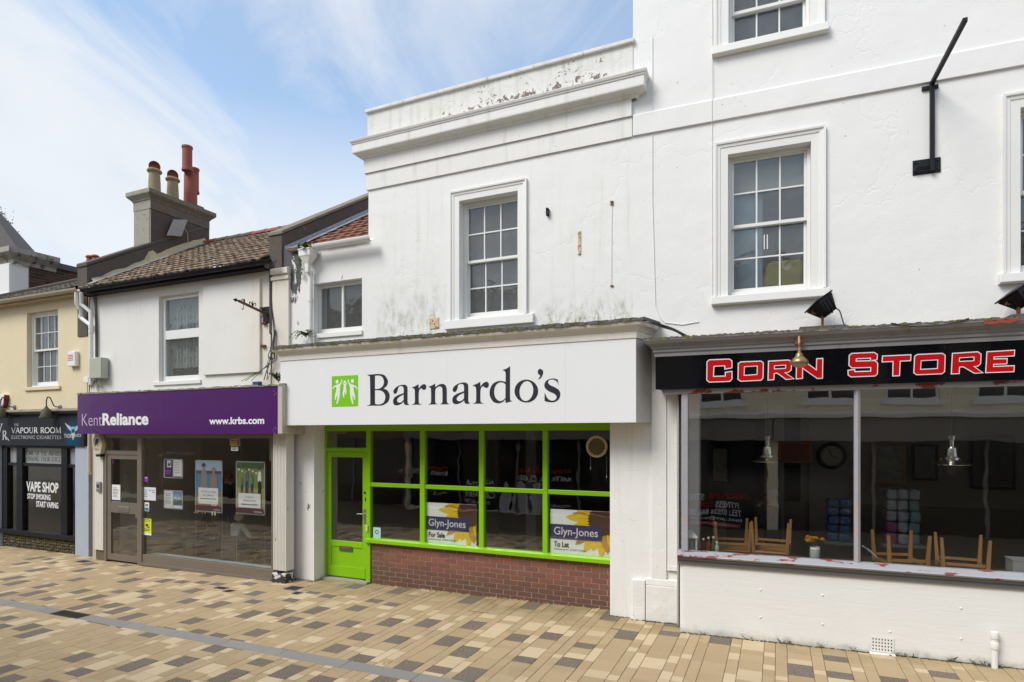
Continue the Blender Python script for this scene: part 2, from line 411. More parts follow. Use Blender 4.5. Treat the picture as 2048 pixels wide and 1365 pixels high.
def serif_in(mb, s, u0, u1, z0, z1, v):
    wd = sum(SERIF[c][0] for c in s); sx = (u1 - u0) / wd; sz = z1 - z0; x = 0; k = 0
    for c in s:
        for (a, b, c2, d, w_) in SERIF[c][1]:
            p, q_ = Vector((u0 + (x + a) * sx, z0 + b * sz)), Vector((u0 + (x + c2) * sx, z0 + d * sz))
            e = (q_ - p); e.normalize(); n = Vector((-e.y, e.x)) * w_ * sz * 0.5; k += 1; vv = v - 0.00025 * (k % 7)
            e = e * w_ * sz * 0.08
            mb.add([((p - n - e).x, vv, (p - n - e).y), ((q_ - n + e).x, vv, (q_ - n + e).y), ((q_ + n + e).x, vv, (q_ + n + e).y), ((p + n - e).x, vv, (p + n - e).y)], [(0, 1, 2, 3)])
        x += SERIF[c][0]
    return mb
def arc(p0, p1, p2, n=10):      # quadratic curve through control p1
    p0, p1, p2 = Vector(p0), Vector(p1), Vector(p2)
    return [p0 * (1 - t) ** 2 + p1 * 2 * t * (1 - t) + p2 * t * t for t in [k / n for k in range(n + 1)]]
def chain(pts, n=6):            # smooth open line through points
    P = [Vector(p) for p in pts]; out = []
    for i in range(len(P) - 1):
        a, b, c, d = P[max(i - 1, 0)], P[i], P[i + 1], P[min(i + 2, len(P) - 1)]
        for k in range(n):
            t = k / n; out.append(0.5 * (2 * b + (c - a) * t + (2 * a - 5 * b + 4 * c - d) * t * t + (3 * b - a - 3 * c + d) * t ** 3))
    out.append(P[-1]); return out
# ================================================================== materials used in several places
def wall_white(name, base=(0.80, 0.79, 0.77), algae=None, flake=None, relief=0.35, grime=(0.55, 0.50, 0.40), gl=0.62, gh=0.9):
    """painted render: faint mottling, trowel relief, thin vertical runs, optional algae above a ledge and flaking paint"""
    m, t, b = new_mat(name); p = t.pos(); X, Y, Z = t.xyz(p)
    n = t.noise(p, 1.3, 4, 0.6); c = t.mix(n, tuple(x * 0.965 for x in base), tuple(min(1, x * 1.02) for x in base))
    run = t.step(t.noise(p, 3.0, 4, 0.65, (3.2, 3.2, 0.22)), gl, gh)
    c = t.mix(t.math('MULTIPLY', run, 0.45), c, grime)
    sp = t.step(t.noise(p, 26, 2, 0.4), 0.745, 0.78)
    c = t.mix(t.math('MULTIPLY', sp, 0.55), c, (0.30, 0.26, 0.2))
    if algae:
        for (x0, x1, z0, z1, s) in algae:
            wx = t.math('MULTIPLY', t.step(X, x0, x0 + 0.35), t.step(X, x1, x1 - 0.3))
            wz = t.math('MULTIPLY', t.step(Z, z1, z0), t.step(Z, z0 - 0.3, z0 - 0.02))
            g = t.step(t.noise(p, 5.5, 6, 0.75, (1.6, 1.6, 0.75)), 0.40, 0.72)
            f = t.math('MULTIPLY', t.math('MULTIPLY', wx, t.math('POWER', wz, 1.3)), t.math('MULTIPLY', g, s), clamp=True)
            c = t.mix(f, c, (0.27, 0.26, 0.15))
    if flake:
        for (x0, x1, z0, z1, d) in flake:
            wx = t.math('MULTIPLY', t.step(X, x0, x0 + 2.2), t.step(X, x1, x1 - 0.5)); wz = t.math('MULTIPLY', t.step(Z, z1, z0 + 0.1), t.step(Z, z0 - 0.02, z0 + 0.03))
            k = t.math('ADD', t.noise(p, 11, 8, 0.72), t.math('MULTIPLY', t.math('MULTIPLY', wx, wz), d))
            c = t.mix(t.step(k, 0.735, 0.76), c, (0.17, 0.125, 0.10))
            k2 = t.math('ADD', t.noise(p, 34, 3, 0.5), t.math('MULTIPLY', t.math('MULTIPLY', wx, t.step(t.noise(p, 2.2, 3), 0.42, 0.62)), d * 0.55)); c = t.mix(t.math('MULTIPLY', t.math('MULTIPLY', t.step(k2, 0.765, 0.785), wx), t.step(Z, z1 + 0.02, z1 - 0.12)), c, (0.15, 0.115, 0.095))
    t.ln(c, b.inputs['Base Color']); b.inputs['Roughness'].default_value = 0.62; b.inputs['Specular IOR Level'].default_value = 0.3
    h = t.math('ADD', t.math('MULTIPLY', t.noise(p, 2.6, 2), 1.6), t.math('MULTIPLY', t.noise(p, 45, 3), 0.25))
    crack = t.add('ShaderNodeTexVoronoi', feature='DISTANCE_TO_EDGE'); crack.inputs['Scale'].default_value = 0.55
    mp = t.add('ShaderNodeMapping'); t.ln(p, mp.inputs[0]); va = t.add('ShaderNodeVectorMath', operation='ADD')
    nz = t.add('ShaderNodeTexNoise'); nz.inputs['Scale'].default_value = 2.4; nz.inputs['Detail'].default_value = 3; t.ln(p, nz.inputs['Vector'])
    t.ln(mp.outputs[0], va.inputs[0]); t.ln(nz.outputs['Color'], va.inputs[1]); t.ln(va.outputs[0], crack.inputs['Vector'])
    h = t.math('SUBTRACT', h, t.math('MULTIPLY', t.step(crack.outputs['Distance'], 0.010, 0.0), 0.22))
    t.ln(t.bump(h, relief, 0.02), b.inputs['Normal'])
    return m
WHITE_TRIM = mat('white_trim_paint', (0.78, 0.77, 0.745), 0.5, 0.03, 3, 0.10, 40, dirt=(0.52, 0.47, 0.38), dirt_lo=0.66, dirt_hi=0.86, dirt_scale=4, streak=(2.5, 2.5, 0.5))
FRAME_WHITE = mat('white_window_paint', (0.76, 0.755, 0.735), 0.45, 0.04, 8, 0.08, 80, dirt=(0.45, 0.42, 0.36), dirt_lo=0.68, dirt_hi=0.85, dirt_scale=14)
UPVC = mat('white_plastic', (0.78, 0.78, 0.77), 0.3, 0.02, 3, 0.0)
BLACKP = mat('black_gloss_paint', (0.010, 0.010, 0.013), 0.45, 0.2, 9, 0.08, 60, spec=0.2)
IRON = mat('black_iron', (0.012, 0.012, 0.016), 0.55, 0.2, 12, 0.15, 80, spec=0.25)
RUST = mat('rusty_iron', (0.11, 0.045, 0.025), 0.8, 0.35, 22, 0.4, 90, dirt=(0.26, 0.11, 0.04), dirt_lo=0.5, dirt_hi=0.65, dirt_scale=18)
CABLE = mat('black_cable', (0.03, 0.03, 0.032), 0.5, 0.2, 20, 0)
LEAD = mat('grey_lead', (0.18, 0.19, 0.21), 0.5, 0.25, 9, 0.3, 30)
MOSSLEAD = mat('mossy_lead', (0.13, 0.13, 0.125), 0.8, 0.35, 14, 0.8, 30, dirt=(0.085, 0.09, 0.025), dirt_lo=0.45, dirt_hi=0.58, dirt_scale=9)
CEMENT = mat('dark_weathered_cement', (0.098, 0.080, 0.068), 0.9, 0.30, 8, 0.7, 45, dirt=(0.27, 0.25, 0.20), dirt_lo=0.60, dirt_hi=0.78, dirt_scale=11)
CEMENT_L = mat('pale_lichen_cement', (0.33, 0.31, 0.255), 0.9, 0.22, 9, 0.6, 40, dirt=(0.13, 0.115, 0.095), dirt_lo=0.54, dirt_hi=0.72, dirt_scale=9)
TERRA = mat('red_terracotta', (0.27, 0.072, 0.05), 0.75, 0.2, 7, 0.3, 40, dirt=(0.09, 0.04, 0.04), dirt_lo=0.56, dirt_hi=0.74, dirt_scale=6)
BUFF = mat('buff_clay', (0.29, 0.225, 0.135), 0.85, 0.22, 10, 0.4, 40, dirt=(0.17, 0.15, 0.11), dirt_lo=0.52, dirt_hi=0.72, dirt_scale=12)
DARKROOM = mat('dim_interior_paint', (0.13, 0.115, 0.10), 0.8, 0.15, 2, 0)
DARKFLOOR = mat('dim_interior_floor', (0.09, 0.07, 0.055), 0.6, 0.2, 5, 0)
STEEL = mat('brushed_steel', (0.55, 0.54, 0.52), 0.35, 0.08, 30, 0.05, 120, metal=1.0)
INK = mat('dark_print', (0.03, 0.03, 0.04), 0.6, 0.1, 5, 0)
PAPER = mat('white_print', (0.78, 0.79, 0.80), 0.5, 0.02, 3, 0)
SHOPGLASS = glass('shop_glass', (0.975, 0.98, 0.975), 0.035, 2.2, 0.125)
OLDGLASS = glass('old_sash_glass', (0.84, 0.87, 0.88), 0.06, 5.0, 0.085, dirt=0.12)

# ================================================================== ground and paving
TILT = 0.0095; PX0 = -7.5
def gz(X): return TILT * (X - PX0)
sub = MB(); N = 24
def gsheet(x0, x1, y0, y1, z):
    return MB().add([(x0, y0, z), (x1, y0, z), (x1, y1, z), (x0, y1, z)], [(0, 1, 2, 3)])
g = obj('ground', gsheet(-400, 400, -400, 400, -0.35), mat('far_ground', (0.16, 0.14, 0.115), 0.9, 0.25, 0.5, 0.2, 8)); struct(g)

def paver_mat(name, col, var, speck=None, sp=0.0):
    m, t, b = new_mat(name); p = t.pos()
    at = t.add('ShaderNodeAttribute', attribute_name='tone')
    fine = t.noise(p, 140, 3, 0.6); mid = t.noise(p, 5, 5, 0.6)
    c = t.mix(fine, tuple(x * (1 - var) for x in col), tuple(x * (1 + var) for x in col))
    c = t.mix(t.math('MULTIPLY', at.outputs['Fac'], 0.9), c, t.mix(fine, tuple(x * 0.79 for x in col), tuple(x * 0.96 for x in col)))
    if speck:
        v = t.add('ShaderNodeTexVoronoi'); v.inputs['Scale'].default_value = 85; t.ln(p, v.inputs['Vector'])
        c = t.mix(t.math('MULTIPLY', t.step(v.outputs['Distance'], 0.30, 0.16), sp), c, speck)
    c = t.mix(t.math('MULTIPLY', t.step(mid, 0.55, 0.85), 0.28), c, tuple(x * 0.6 for x in col))
    X, Y, Z = t.xyz(p)      # damp and algae grow where the paving meets the walls
    edge = t.math('MULTIPLY', t.step(Y, -0.75, 0.02), t.step(t.noise(p, 3.5, 6, 0.6), 0.32, 0.7))
    c = t.mix(t.math('MULTIPLY', edge, 0.6), c, (0.17, 0.14, 0.055))
    st = t.step(t.noise(p, 1.1, 6, 0.7), 0.57, 0.76)
    c = t.mix(t.math('MULTIPLY', st, 0.34), c, (0.21, 0.165, 0.115))
    gum = t.add('ShaderNodeTexVoronoi'); gum.inputs['Scale'].default_value = 2.6; t.ln(p, gum.inputs['Vector'])
    c = t.mix(t.math('MULTIPLY', t.step(gum.outputs['Distance'], 0.060, 0.040), 0.6), c, (0.12, 0.10, 0.085))
    t.ln(c, b.inputs['Base Color']); b.inputs['Roughness'].default_value = 0.85; b.inputs['Specular IOR Level'].default_value = 0.25
    t.ln(t.bump(t.math('ADD', fine, t.math('MULTIPLY', t.noise(p, 30, 3), 0.6)), 0.35, 0.004), b.inputs['Normal'])
    return m
PV = [paver_mat('mid_beige_paver', (0.455, 0.338, 0.200), 0.12), paver_mat('pale_beige_paver', (0.60, 0.475, 0.305), 0.09),
      paver_mat('dark_speckled_paver', (0.178, 0.143, 0.112), 0.26, (0.50, 0.43, 0.35), 0.9), paver_mat('grey_granite', (0.295, 0.278, 0.255), 0.25, (0.34, 0.33, 0.33), 0.6),
      mat('cast_iron_cover', (0.035, 0.033, 0.032), 0.6, 0.3, 30, 0.4, 70)]
pav = obj('paving', gsheet(-40, 40, -14, 12, -0.006), mat('joint_sand', (0.125, 0.095, 0.058), 0.95, 0.3, 25, 0.3, 60)); struct(pav)
pav.location = (PX0, 0, 0); pav.rotation_euler = (0, -math.atan(TILT), 0)
# block list: x0, x1, y0, y1 (paving coordinates), material
BL = []
DY0, DY1 = -2.83, -2.63                      # granite drain channel
XG = (-16.5 - PX0, 5.5 - PX0)
def column(x0, x1, y0, y1, wide):
    y = y0 - R.uniform(0, 0.25); last = -1
    while y < y1:
        if wide:
            k = R.choices((0, 1, 2), (0.52, 0.15, 0.33))[0]
            if k == 2 and last == 2: k = R.choice((0, 0, 1))
            L = R.choice((0.18, 0.26, 0.34)) if k == 2 else R.choice((0.14, 0.18, 0.24, 0.30))
        else:
            k = R.choices((0, 1), (0.74, 0.26))[0]; L = R.choice((0.11, 0.14, 0.17, 0.21, 0.26))
            if k == 1: L = R.choice((0.1, 0.13, 0.2))
        last = k; a, b = max(y, y0), min(y + L, y1)
        if b - a > 0.03: BL.append((x0, x1, a, b, k))
        y += L
x = XG[0]; run = 0; cols = []
while x < XG[1]:
    wide = run <= 0
    wd = 0.235 if wide else 0.116
    run = R.choice((1, 1, 2, 3, 2)) if wide else run - 1
    cols.append((x, x + wd, wide)); x += wd
for (a, b, wide) in cols:
    column(a, b, -5.0, DY0, wide)
    Xw = (a + b) / 2 + PX0
    top = -0.50 if -7.1 < Xw < -1.75 else 0.02
    column(a, b, DY1, top, wide)
    if top < 0:                               # relaid strip in front of the brick stall riser
        kk = 2 if wide and R.random() < 0.5 else (1 if R.random() < 0.12 else 0)
        e = -0.50 + R.choice((0.28, 0.36, 0.42)); BL.append((a, b, -0.49, e, 0)); BL.append((a, b, e, 0.30, kk) if R.random() < 0.6 else (a, b, e, 0.30, 0))
x = XG[0]
while x < XG[1]:
    L = 0.88; BL.append((x, x + L, DY0, DY1, 3)); x += L
# utility covers let into the paving
def pxg(px, py):                              # ground point under a pixel
    rx, ry = (px - 1024) / FPX, (HOR - py) / FPX
    d = Vector((-math.sin(YAW) + rx * math.cos(YAW), math.cos(YAW) + rx * math.sin(YAW), ry)); t = CH / -ry
    for _ in range(3): t = (CH - gz(d.x * t)) / -ry
    return d.x * t - PX0, d.y * t - CD
def blk(mb, x0, x1, y0, y1, g_=0.0022, c_=0.0035, z=0.0, h=0.05, dz=0.0):
    x0 += g_; x1 -= g_; y0 += g_; y1 -= g_
    return mb.add([(x0, y0, z - h), (x1, y0, z - h), (x1, y1, z - h), (x0, y1, z - h), (x0, y0, z + dz - c_), (x1, y0, z + dz - c_), (x1, y1, z + dz - c_), (x0, y1, z + dz - c_),
                   (x0 + c_, y0 + c_, z + dz), (x1 - c_, y0 + c_, z + dz), (x1 - c_, y1 - c_, z + dz), (x0 + c_, y1 - c_, z + dz)],
                  [(0, 1, 5, 4), (1, 2, 6, 5), (2, 3, 7, 6), (3, 0, 4, 7), (4, 5, 9, 8), (5, 6, 10, 9), (6, 7, 11, 10), (7, 4, 8, 11), (8, 9, 10, 11)])
def vis_area(b):
    X = (b[0] + b[1]) / 2 + PX0; Y = (b[2] + b[3]) / 2
    d = Vector((X, Y + CD, gz(X) - CH)); fw = Vector((-math.sin(YAW), math.cos(YAW), 0)); rt = Vector((math.cos(YAW), math.sin(YAW), 0))
    t = d.dot(fw)
    if t < 0.5: return 0
    px = 1024 + FPX * d.dot(rt) / t; py = HOR - FPX * d.z / t
    if not (-10 < px < 2058 and py < 1375): return 0
    return (b[1] - b[0]) * (b[3] - b[2]) * FPX ** 2 / t ** 3 * CH
covers = []
for (px, py, su, sv) in ((443, 1176, 0.24, 0.13), (458, 1182, 0.15, 0.15), (588, 1176, 0.26, 0.22), (594, 1186, 0.15, 0.14), (168, 1123, 0.32, 0.2)):
    X, Y = pxg(px, py); covers.append((X - su / 2, X + su / 2, Y - sv / 2, min(Y + sv / 2, 0.1)))
gx, gy = pxg(135, 1230); grate = (gx - 0.3, gx + 0.3, DY0, DY1)
def clear(b): return not any(b[0] < c[1] and b[1] > c[0] and b[2] < c[3] and b[3] > c[2] for c in covers + [grate])
def cut(b):                                   # trim blocks round the covers
    if clear(b): return [b]
    for c in covers + [grate]:
        if b[0] < c[1] and b[1] > c[0] and b[2] < c[3] and b[3] > c[2]:
            o = []
            if b[2] < c[2]: o.append((b[0], b[1], b[2], c[2], b[4]))
            if b[3] > c[3]: o.append((b[0], b[1], c[3], b[3], b[4]))
            y0, y1 = max(b[2], c[2]), min(b[3], c[3])
            if b[0] < c[0]: o.append((b[0], c[0], y0, y1, b[4]))
            if b[1] > c[1]: o.append((c[1], b[1], y0, y1, b[4]))
            return [z for y in o for z in cut(y) if z[1] - z[0] > 0.02 and z[3] - z[2] > 0.02]
BL = [z for b in BL for z in cut(b)]
BL.sort(key=lambda b: -vis_area(b))
def tone_attr(me, vals):
    a = me.attributes.new('tone', 'FLOAT', 'FACE')
    for i, x in enumerate(vals): a.data[i].value = x
for i, b in enumerate(BL[:300]):
    mb = blk(MB(), b[0] - b[0], b[1] - b[0], 0, b[3] - b[2], dz=R.uniform(-0.0015, 0.0015))
    me = mesh_of('granite_kerb' if b[4] == 3 else 'paver', mb, PV[b[4]]); tone_attr(me, [R.random() if R.random() < 0.6 else 0.0] * len(me.polygons))
    o = bpy.data.objects.new('channel_stone' if b[4] == 3 else 'paver', me); COL.objects.link(o); o.parent = pav; o.location = (b[0], b[2], 0)
mb = MB(); mi = []; tn = []
for b in BL[300:]:
    n0 = len(mb.f); blk(mb, *b[:4], dz=R.uniform(-0.0015, 0.0015)); k = len(mb.f) - n0; mi += [b[4]] * k; tn += [R.random() if R.random() < 0.6 else 0.0] * k
me = bpy.data.meshes.new('smaller_pavers'); me.from_pydata(mb.v, [], mb.f)
for m_ in PV: me.materials.append(m_)
for p, k in zip(me.polygons, mi): p.material_index = k
tone_attr(me, tn); o = bpy.data.objects.new('smaller_pavers', me); COL.objects.link(o); o.parent = pav; o['kind'] = 'stuff'
for c in covers:
    mb = blk(MB(), *c, g_=0.004, c_=0.005, dz=-0.002)
    for k in range(1, 4):
        y = c[2] + (c[3] - c[2]) * k / 4; mb.box(c[0] + 0.02, c[1] - 0.02, y - 0.006, y + 0.006, -0.003, 0.001)
    me = mesh_of('utility_cover', mb, PV[4]); o = bpy.data.objects.new('utility_cover', me); COL.objects.link(o); o.parent = pav
mb = MB(); mb.box(grate[0], grate[1], DY0, DY0 + 0.025, -0.03, 0.0); mb.box(grate[0], grate[1], DY1 - 0.025, DY1, -0.03, 0.0); k = grate[0]
while k < grate[1] - 0.01: mb.box(k, k + 0.018, DY0 + 0.025, DY1 - 0.025, -0.03, -0.001); k += 0.04
me = mesh_of('drain_grate', mb, PV[4]); o = bpy.data.objects.new('drain_grate', me); COL.objects.link(o); o.parent = pav

# ================================================================== windows
def pane_obj(par, u0, u1, z0, z1, v, m, name='pane'):
    j = [R.uniform(-0.0022, 0.0022) if m is OLDGLASS else 0.0 for _ in range(4)]      # old panes never sit quite true
    return obj(name, MB().hexa([(u0, v + j[0], z0), (u1, v + j[1], z0), (u1, v + 0.004 + j[1], z0), (u0, v + 0.004 + j[0], z0), (u0, v + j[2], z1), (u1, v + j[3], z1), (u1, v + 0.004 + j[3], z1), (u0, v + 0.004 + j[2], z1)]), m, par)
def sash_window(par, u0, u1, z0, z1, v, cols=3, rows=2, m=None, gm=None, meet=0.5, stile=0.05, bar=0.02, top=0.05, bot=0.075, box_=0.045, name='window'):
    """box sash: outer frame (part) with two sashes and every pane as sub-parts"""
    m = m or FRAME_WHITE; gm = gm or OLDGLASS
    f = MB(); f.box(u0, u0 + box_, v, v + 0.12, z0, z1); f.box(u1 - box_, u1, v, v + 0.12, z0, z1); f.box(u0 + box_, u1 - box_, v, v + 0.12, z1 - box_, z1); f.box(u0 + box_, u1 - box_, v - 0.02, v + 0.12, z0, z0 + 0.035)
    W = obj(name, f, m, par, bevel=0.003)
    a0, a1, b0, b1 = u0 + box_, u1 - box_, z0 + 0.035, z1 - box_; zm = b0 + (b1 - b0) * meet
    for nm, c0, c1, vv, t0, t1 in (('upper_sash', zm - 0.02, b1, v + 0.025, 0.04, top), ('lower_sash', b0, zm + 0.02, v + 0.068, bot, 0.04)):
        s = MB(); s.box(a0, a0 + stile, vv, vv + 0.038, c0, c1); s.box(a1 - stile, a1, vv, vv + 0.038, c0, c1)
        s.box(a0 + stile, a1 - stile, vv, vv + 0.038, c0, c0 + t0); s.box(a0 + stile, a1 - stile, vv, vv + 0.038, c1 - t1, c1)
        g0, g1, h0, h1 = a0 + stile, a1 - stile, c0 + t0, c1 - t1
        us = [g0 + (g1 - g0) * k / cols for k in range(cols + 1)]; zs = [h0 + (h1 - h0) * k / rows for k in range(rows + 1)]
        for k in us[1:-1]: s.box(k - bar / 2, k + bar / 2, vv + 0.004, vv + 0.034, h0, h1)
        for k in zs[1:-1]:
            for i in range(cols): s.box(us[i] + (bar / 2 if i else 0), us[i + 1] - (bar / 2 if i < cols - 1 else 0), vv + 0.0055, vv + 0.033, k - bar / 2, k + bar / 2)
        obj(nm, s, m, W, bevel=0.002)
        for i in range(cols):
            for j in range(rows): pane_obj(W, us[i] + (bar / 2 if i else 0), us[i + 1] - (bar / 2 if i < cols - 1 else 0), zs[j] + (bar / 2 if j else 0), zs[j + 1] - (bar / 2 if j < rows - 1 else 0), vv + 0.019, gm)
    return W
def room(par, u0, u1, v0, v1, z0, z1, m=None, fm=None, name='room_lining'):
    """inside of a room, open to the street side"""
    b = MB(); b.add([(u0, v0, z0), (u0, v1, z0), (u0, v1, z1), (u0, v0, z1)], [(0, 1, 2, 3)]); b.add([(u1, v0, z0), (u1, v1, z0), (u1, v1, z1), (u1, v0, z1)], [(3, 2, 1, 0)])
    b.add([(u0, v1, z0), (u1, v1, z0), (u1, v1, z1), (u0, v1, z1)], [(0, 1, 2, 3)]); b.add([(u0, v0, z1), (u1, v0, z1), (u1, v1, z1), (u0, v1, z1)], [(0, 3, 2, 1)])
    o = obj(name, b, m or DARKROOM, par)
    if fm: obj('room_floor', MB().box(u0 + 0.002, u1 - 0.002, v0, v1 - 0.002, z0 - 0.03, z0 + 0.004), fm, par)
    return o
def architrave(par, u0, u1, z0, z1, w_, m=WHITE_TRIM, v=0.0):
    """moulded surround on three sides of an opening"""
    path = [(u0, z0), (u0, z1), (u1, z1), (u1, z0)]
    prof = [(0.0, 0.0), (0.0, 0.012), (w_ * 0.55, 0.015), (w_ * 0.6, 0.024), (w_ * 0.82, 0.028), (w_ * 0.86, 0.042), (w_, 0.045), (w_, 0.0)]
    ns = [(-1, 0), (-1, 1), (1, 1), (1, 0)]; mb = MB(); k = len(prof); vs = []; fs = []
    for (a, b), (n0, n1) in zip(path, ns):
        for o_, pr in prof: vs.append((a + n0 * o_, v - pr, b + n1 * o_))
    for i in range(3):
        for j in range(k - 1): fs.append((i * k + j, i * k + j + 1, (i + 1) * k + j + 1, (i + 1) * k + j))
    return obj('architrave', mb.add(vs, fs), m, par)
def tiles(u0, u1, pA, pB, gauge=0.27, wave=0.19, amp=0.018, step=0.028, clip=None):
    """roof covering as stepped, rolled courses between eave line pA=(v,z) and ridge line pB=(v,z)"""
    mb = MB(); L = math.hypot(pB[0] - pA[0], pB[1] - pA[1]); e = ((pB[0] - pA[0]) / L, (pB[1] - pA[1]) / L); nrm = (-e[1], e[0])
    rows = int(L / gauge); n = int((u1 - u0) / wave); per = 4
    for i in range(rows + 1):
        s0, s1 = i * gauge - 0.03, min((i + 1) * gauge, L)
        if s0 >= L: break
        off = (i % 2) * 0.5; jit = [R.uniform(-0.004, 0.007) for _ in range(n + 2)]; cut_ = [R.uniform(-0.012, 0.012) for _ in range(n + 2)]
        ring = []
        for j in range(n * per + 1):
            u = u0 + (u1 - u0) * j / (n * per); ph = (j / per + off); cell = int(ph); fr = ph - cell
            h = amp * (0.5 + 0.5 * math.cos(2 * math.pi * fr)) + jit[cell]
            ring.append((u, s0 + cut_[cell], h + step, s1, h))
        base = len(mb.v)
        for (u, a, ha, b, hb) in ring:
            for (s_, h) in ((a, ha - 0.03), (a, ha), (b, hb * 0.8)):
                mb.v.append((u, pA[0] + e[0] * s_ + nrm[0] * h, pA[1] + e[1] * s_ + nrm[1] * h))
        for j in range(len(ring) - 1):
            a = base + j * 3; b = a + 3
            mb.f.append((a, b, b + 1, a + 1)); mb.f.append((a + 1, b + 1, b + 2, a + 2))
    return mb
def tile_mat(name, c1, c2, moss, ml, mh):
    m, t, b = new_mat(name); p = t.pos(); X, Y, Z = t.xyz(p)
    n = t.noise(p, 3.2, 6, 0.6); c = t.mix(t.step(n, 0.35, 0.65), c1, c2)
    c = t.mix(t.step(t.noise(p, 17, 6, 0.7), ml, mh), c, moss)
    t.ln(c, b.inputs['Base Color']); b.inputs['Roughness'].default_value = 0.9
    t.ln(t.bump(t.noise(p, 60, 4), 0.6, 0.006), b.inputs['Normal']); return m
TILE_BROWN = tile_mat('brown_concrete_tile', (0.19, 0.132, 0.088), (0.30, 0.225, 0.155), (0.035, 0.027, 0.019), 0.50, 0.60)
TILE_RED = tile_mat('red_clay_tile', (0.20, 0.085, 0.055), (0.27, 0.12, 0.075), (0.05, 0.04, 0.03), 0.54, 0.66)
SLATE = tile_mat('grey_brown_tile', (0.105, 0.088, 0.072), (0.165, 0.14, 0.115), (0.045, 0.037, 0.03), 0.5, 0.64)
def leaf_tuft(mb, c, n, r, L, W, up=0.4, droop=0.5, seed=1):
    """small bladed leaves springing from a point"""
    q_ = random.Random(seed)
    for _ in range(n):
        a = q_.uniform(0, 2 * math.pi); l = L * q_.uniform(0.6, 1.15); wd = W * q_.uniform(0.7, 1.2)
        d = Vector((math.cos(a), math.sin(a) * 0.6 - 0.35, 0)); d.normalize(); sd_ = Vector((-d.y, d.x, 0))
        p = Vector(c) + Vector((q_.uniform(-r, r), q_.uniform(-r, r) * 0.4, q_.uniform(-r, r) * 0.5)); vs = []
        for k in range(4):
            t = k / 3; x = p + d * l * t + Vector((0, 0, l * (up * t * 1.6 - droop * t * t * 1.6))); ww = wd * math.sin(math.pi * (0.12 + 0.86 * t)) * 0.5
            vs += [x - sd_ * ww + Vector((0, 0, q_.uniform(-0.004, 0.004))), x + sd_ * ww]
        mb.add(vs, [(0, 1, 3, 2), (2, 3, 5, 4), (4, 5, 7, 6)])
    return mb
LEAF = mat('green_leaf', (0.075, 0.11, 0.03), 0.6, 0.45, 14, 0.2, 60, dirt=(0.12, 0.11, 0.03), dirt_lo=0.55, dirt_hi=0.7, dirt_scale=10)
# ================================================================== white shop with the green shopfront (B)
F = FB
UL, UWL, UPL = F.u(737), F.u(566), F.u(541)          # left edge of the tall front, left edge of the low wing, left face of the party wall
Z_STR, Z_STR2, Z_COP = CH + 3.886, CH + 4.146, CH + 5.106
Z_COR = (F.z(735, 322) + F.z(1266, 203)) / 2
SV = 0.25                                            # plane of the green shopfront
SGN = -0.42                                          # face of the sign board
sL, sR = F.u(561, SGN), F.u(1272, SGN); sRb = F.u(1303, 0)
sT = (F.z(561, 722, SGN) + F.z(1271, 677, SGN)) / 2; sB = (F.z(567, 850.5, SGN) + F.z(1271, 846, SGN)) / 2
LEDGE = sT + 0.255
WALL_B = wall_white('white_render_algae', (0.80, 0.795, 0.775), algae=[(F.u(738), F.u(900), LEDGE, LEDGE + 1.35, 0.85), (F.u(1050), F.u(1290), LEDGE, LEDGE + 0.6, 1.25)], gl=0.49, gh=0.86)
PARA = wall_white('white_render_flaking', (0.71, 0.695, 0.655), flake=[(F.u(740), F.u(1275), Z_COR + 0.2, Z_COP + 0.05, 0.262)], relief=0.6, grime=(0.36, 0.34, 0.30), gl=0.44, gh=0.8)
shopB = thing('white_shop', 'white rendered two-storey shop with lime green shopfront below a moulded parapet', 'shop', F, ((sL + sR) / 2, 0, 0))
# openings
w_u0, w_u1 = F.u(919), F.u(1036); w_z1 = (F.z(919, 403) + F.z(1036, 382)) / 2; w_z0 = (F.z(919, 641) + F.z(1036, 629)) / 2
k_u0, k_u1 = F.u(627.5), F.u(724); k_z1 = (F.z(627, 567) + F.z(724, 558)) / 2; k_z0 = (F.z(636, 667) + F.z(724, 662)) / 2
o_u0, o_u1, o_z1 = F.u(628), F.u(1220), sB + 0.02
mb = MB(); mb.wall(UL, UJ, -0.1, Z_COP, [(w_u0, w_u1, w_z0, w_z1), (UL - 0.1, o_u1, -0.2, o_z1)], 0, 0.32)
obj('wall', mb, WALL_B, shopB)
zEave = (F.z(640, 500, -0.02) + F.z(737, 484, -0.02)) / 2
mb = MB(); mb.wall(UWL, UL, -0.1, zEave + 0.12, [(k_u0, k_u1, k_z0, k_z1), (o_u0, UL + 0.1, -0.2, o_z1)], 0, 0.32)
wing = obj('wing_wall', mb, None, shopB)
# flaking black-and-white strip by the party wall
m, t, b = new_mat('white_render_black_patches'); p = t.pos(); X, Y, Z = t.xyz(p)
base = t.mix(t.noise(p, 1.5, 5), (0.76, 0.75, 0.725), (0.80, 0.79, 0.77))
sx = t.step(X, F.u(612), F.u(592)); sz = t.step(Z, LEDGE + 0.0, LEDGE + 1.6)
k = t.math('ADD', t.noise(p, 4.2, 8, 0.68, (1.6, 1, 0.7)), t.math('SUBTRACT', t.math('MULTIPLY', t.math('MULTIPLY', sx, sz), 0.24), 0.10))
base = t.mix(t.step(k, 0.535, 0.56), base, (0.075, 0.075, 0.08))
t.ln(base, b.inputs['Base Color']); b.inputs['Roughness'].default_value = 0.7; t.ln(t.bump(t.noise(p, 30, 5), 0.3, 0.01), b.inputs['Normal'])
wing.data.materials.append(m)
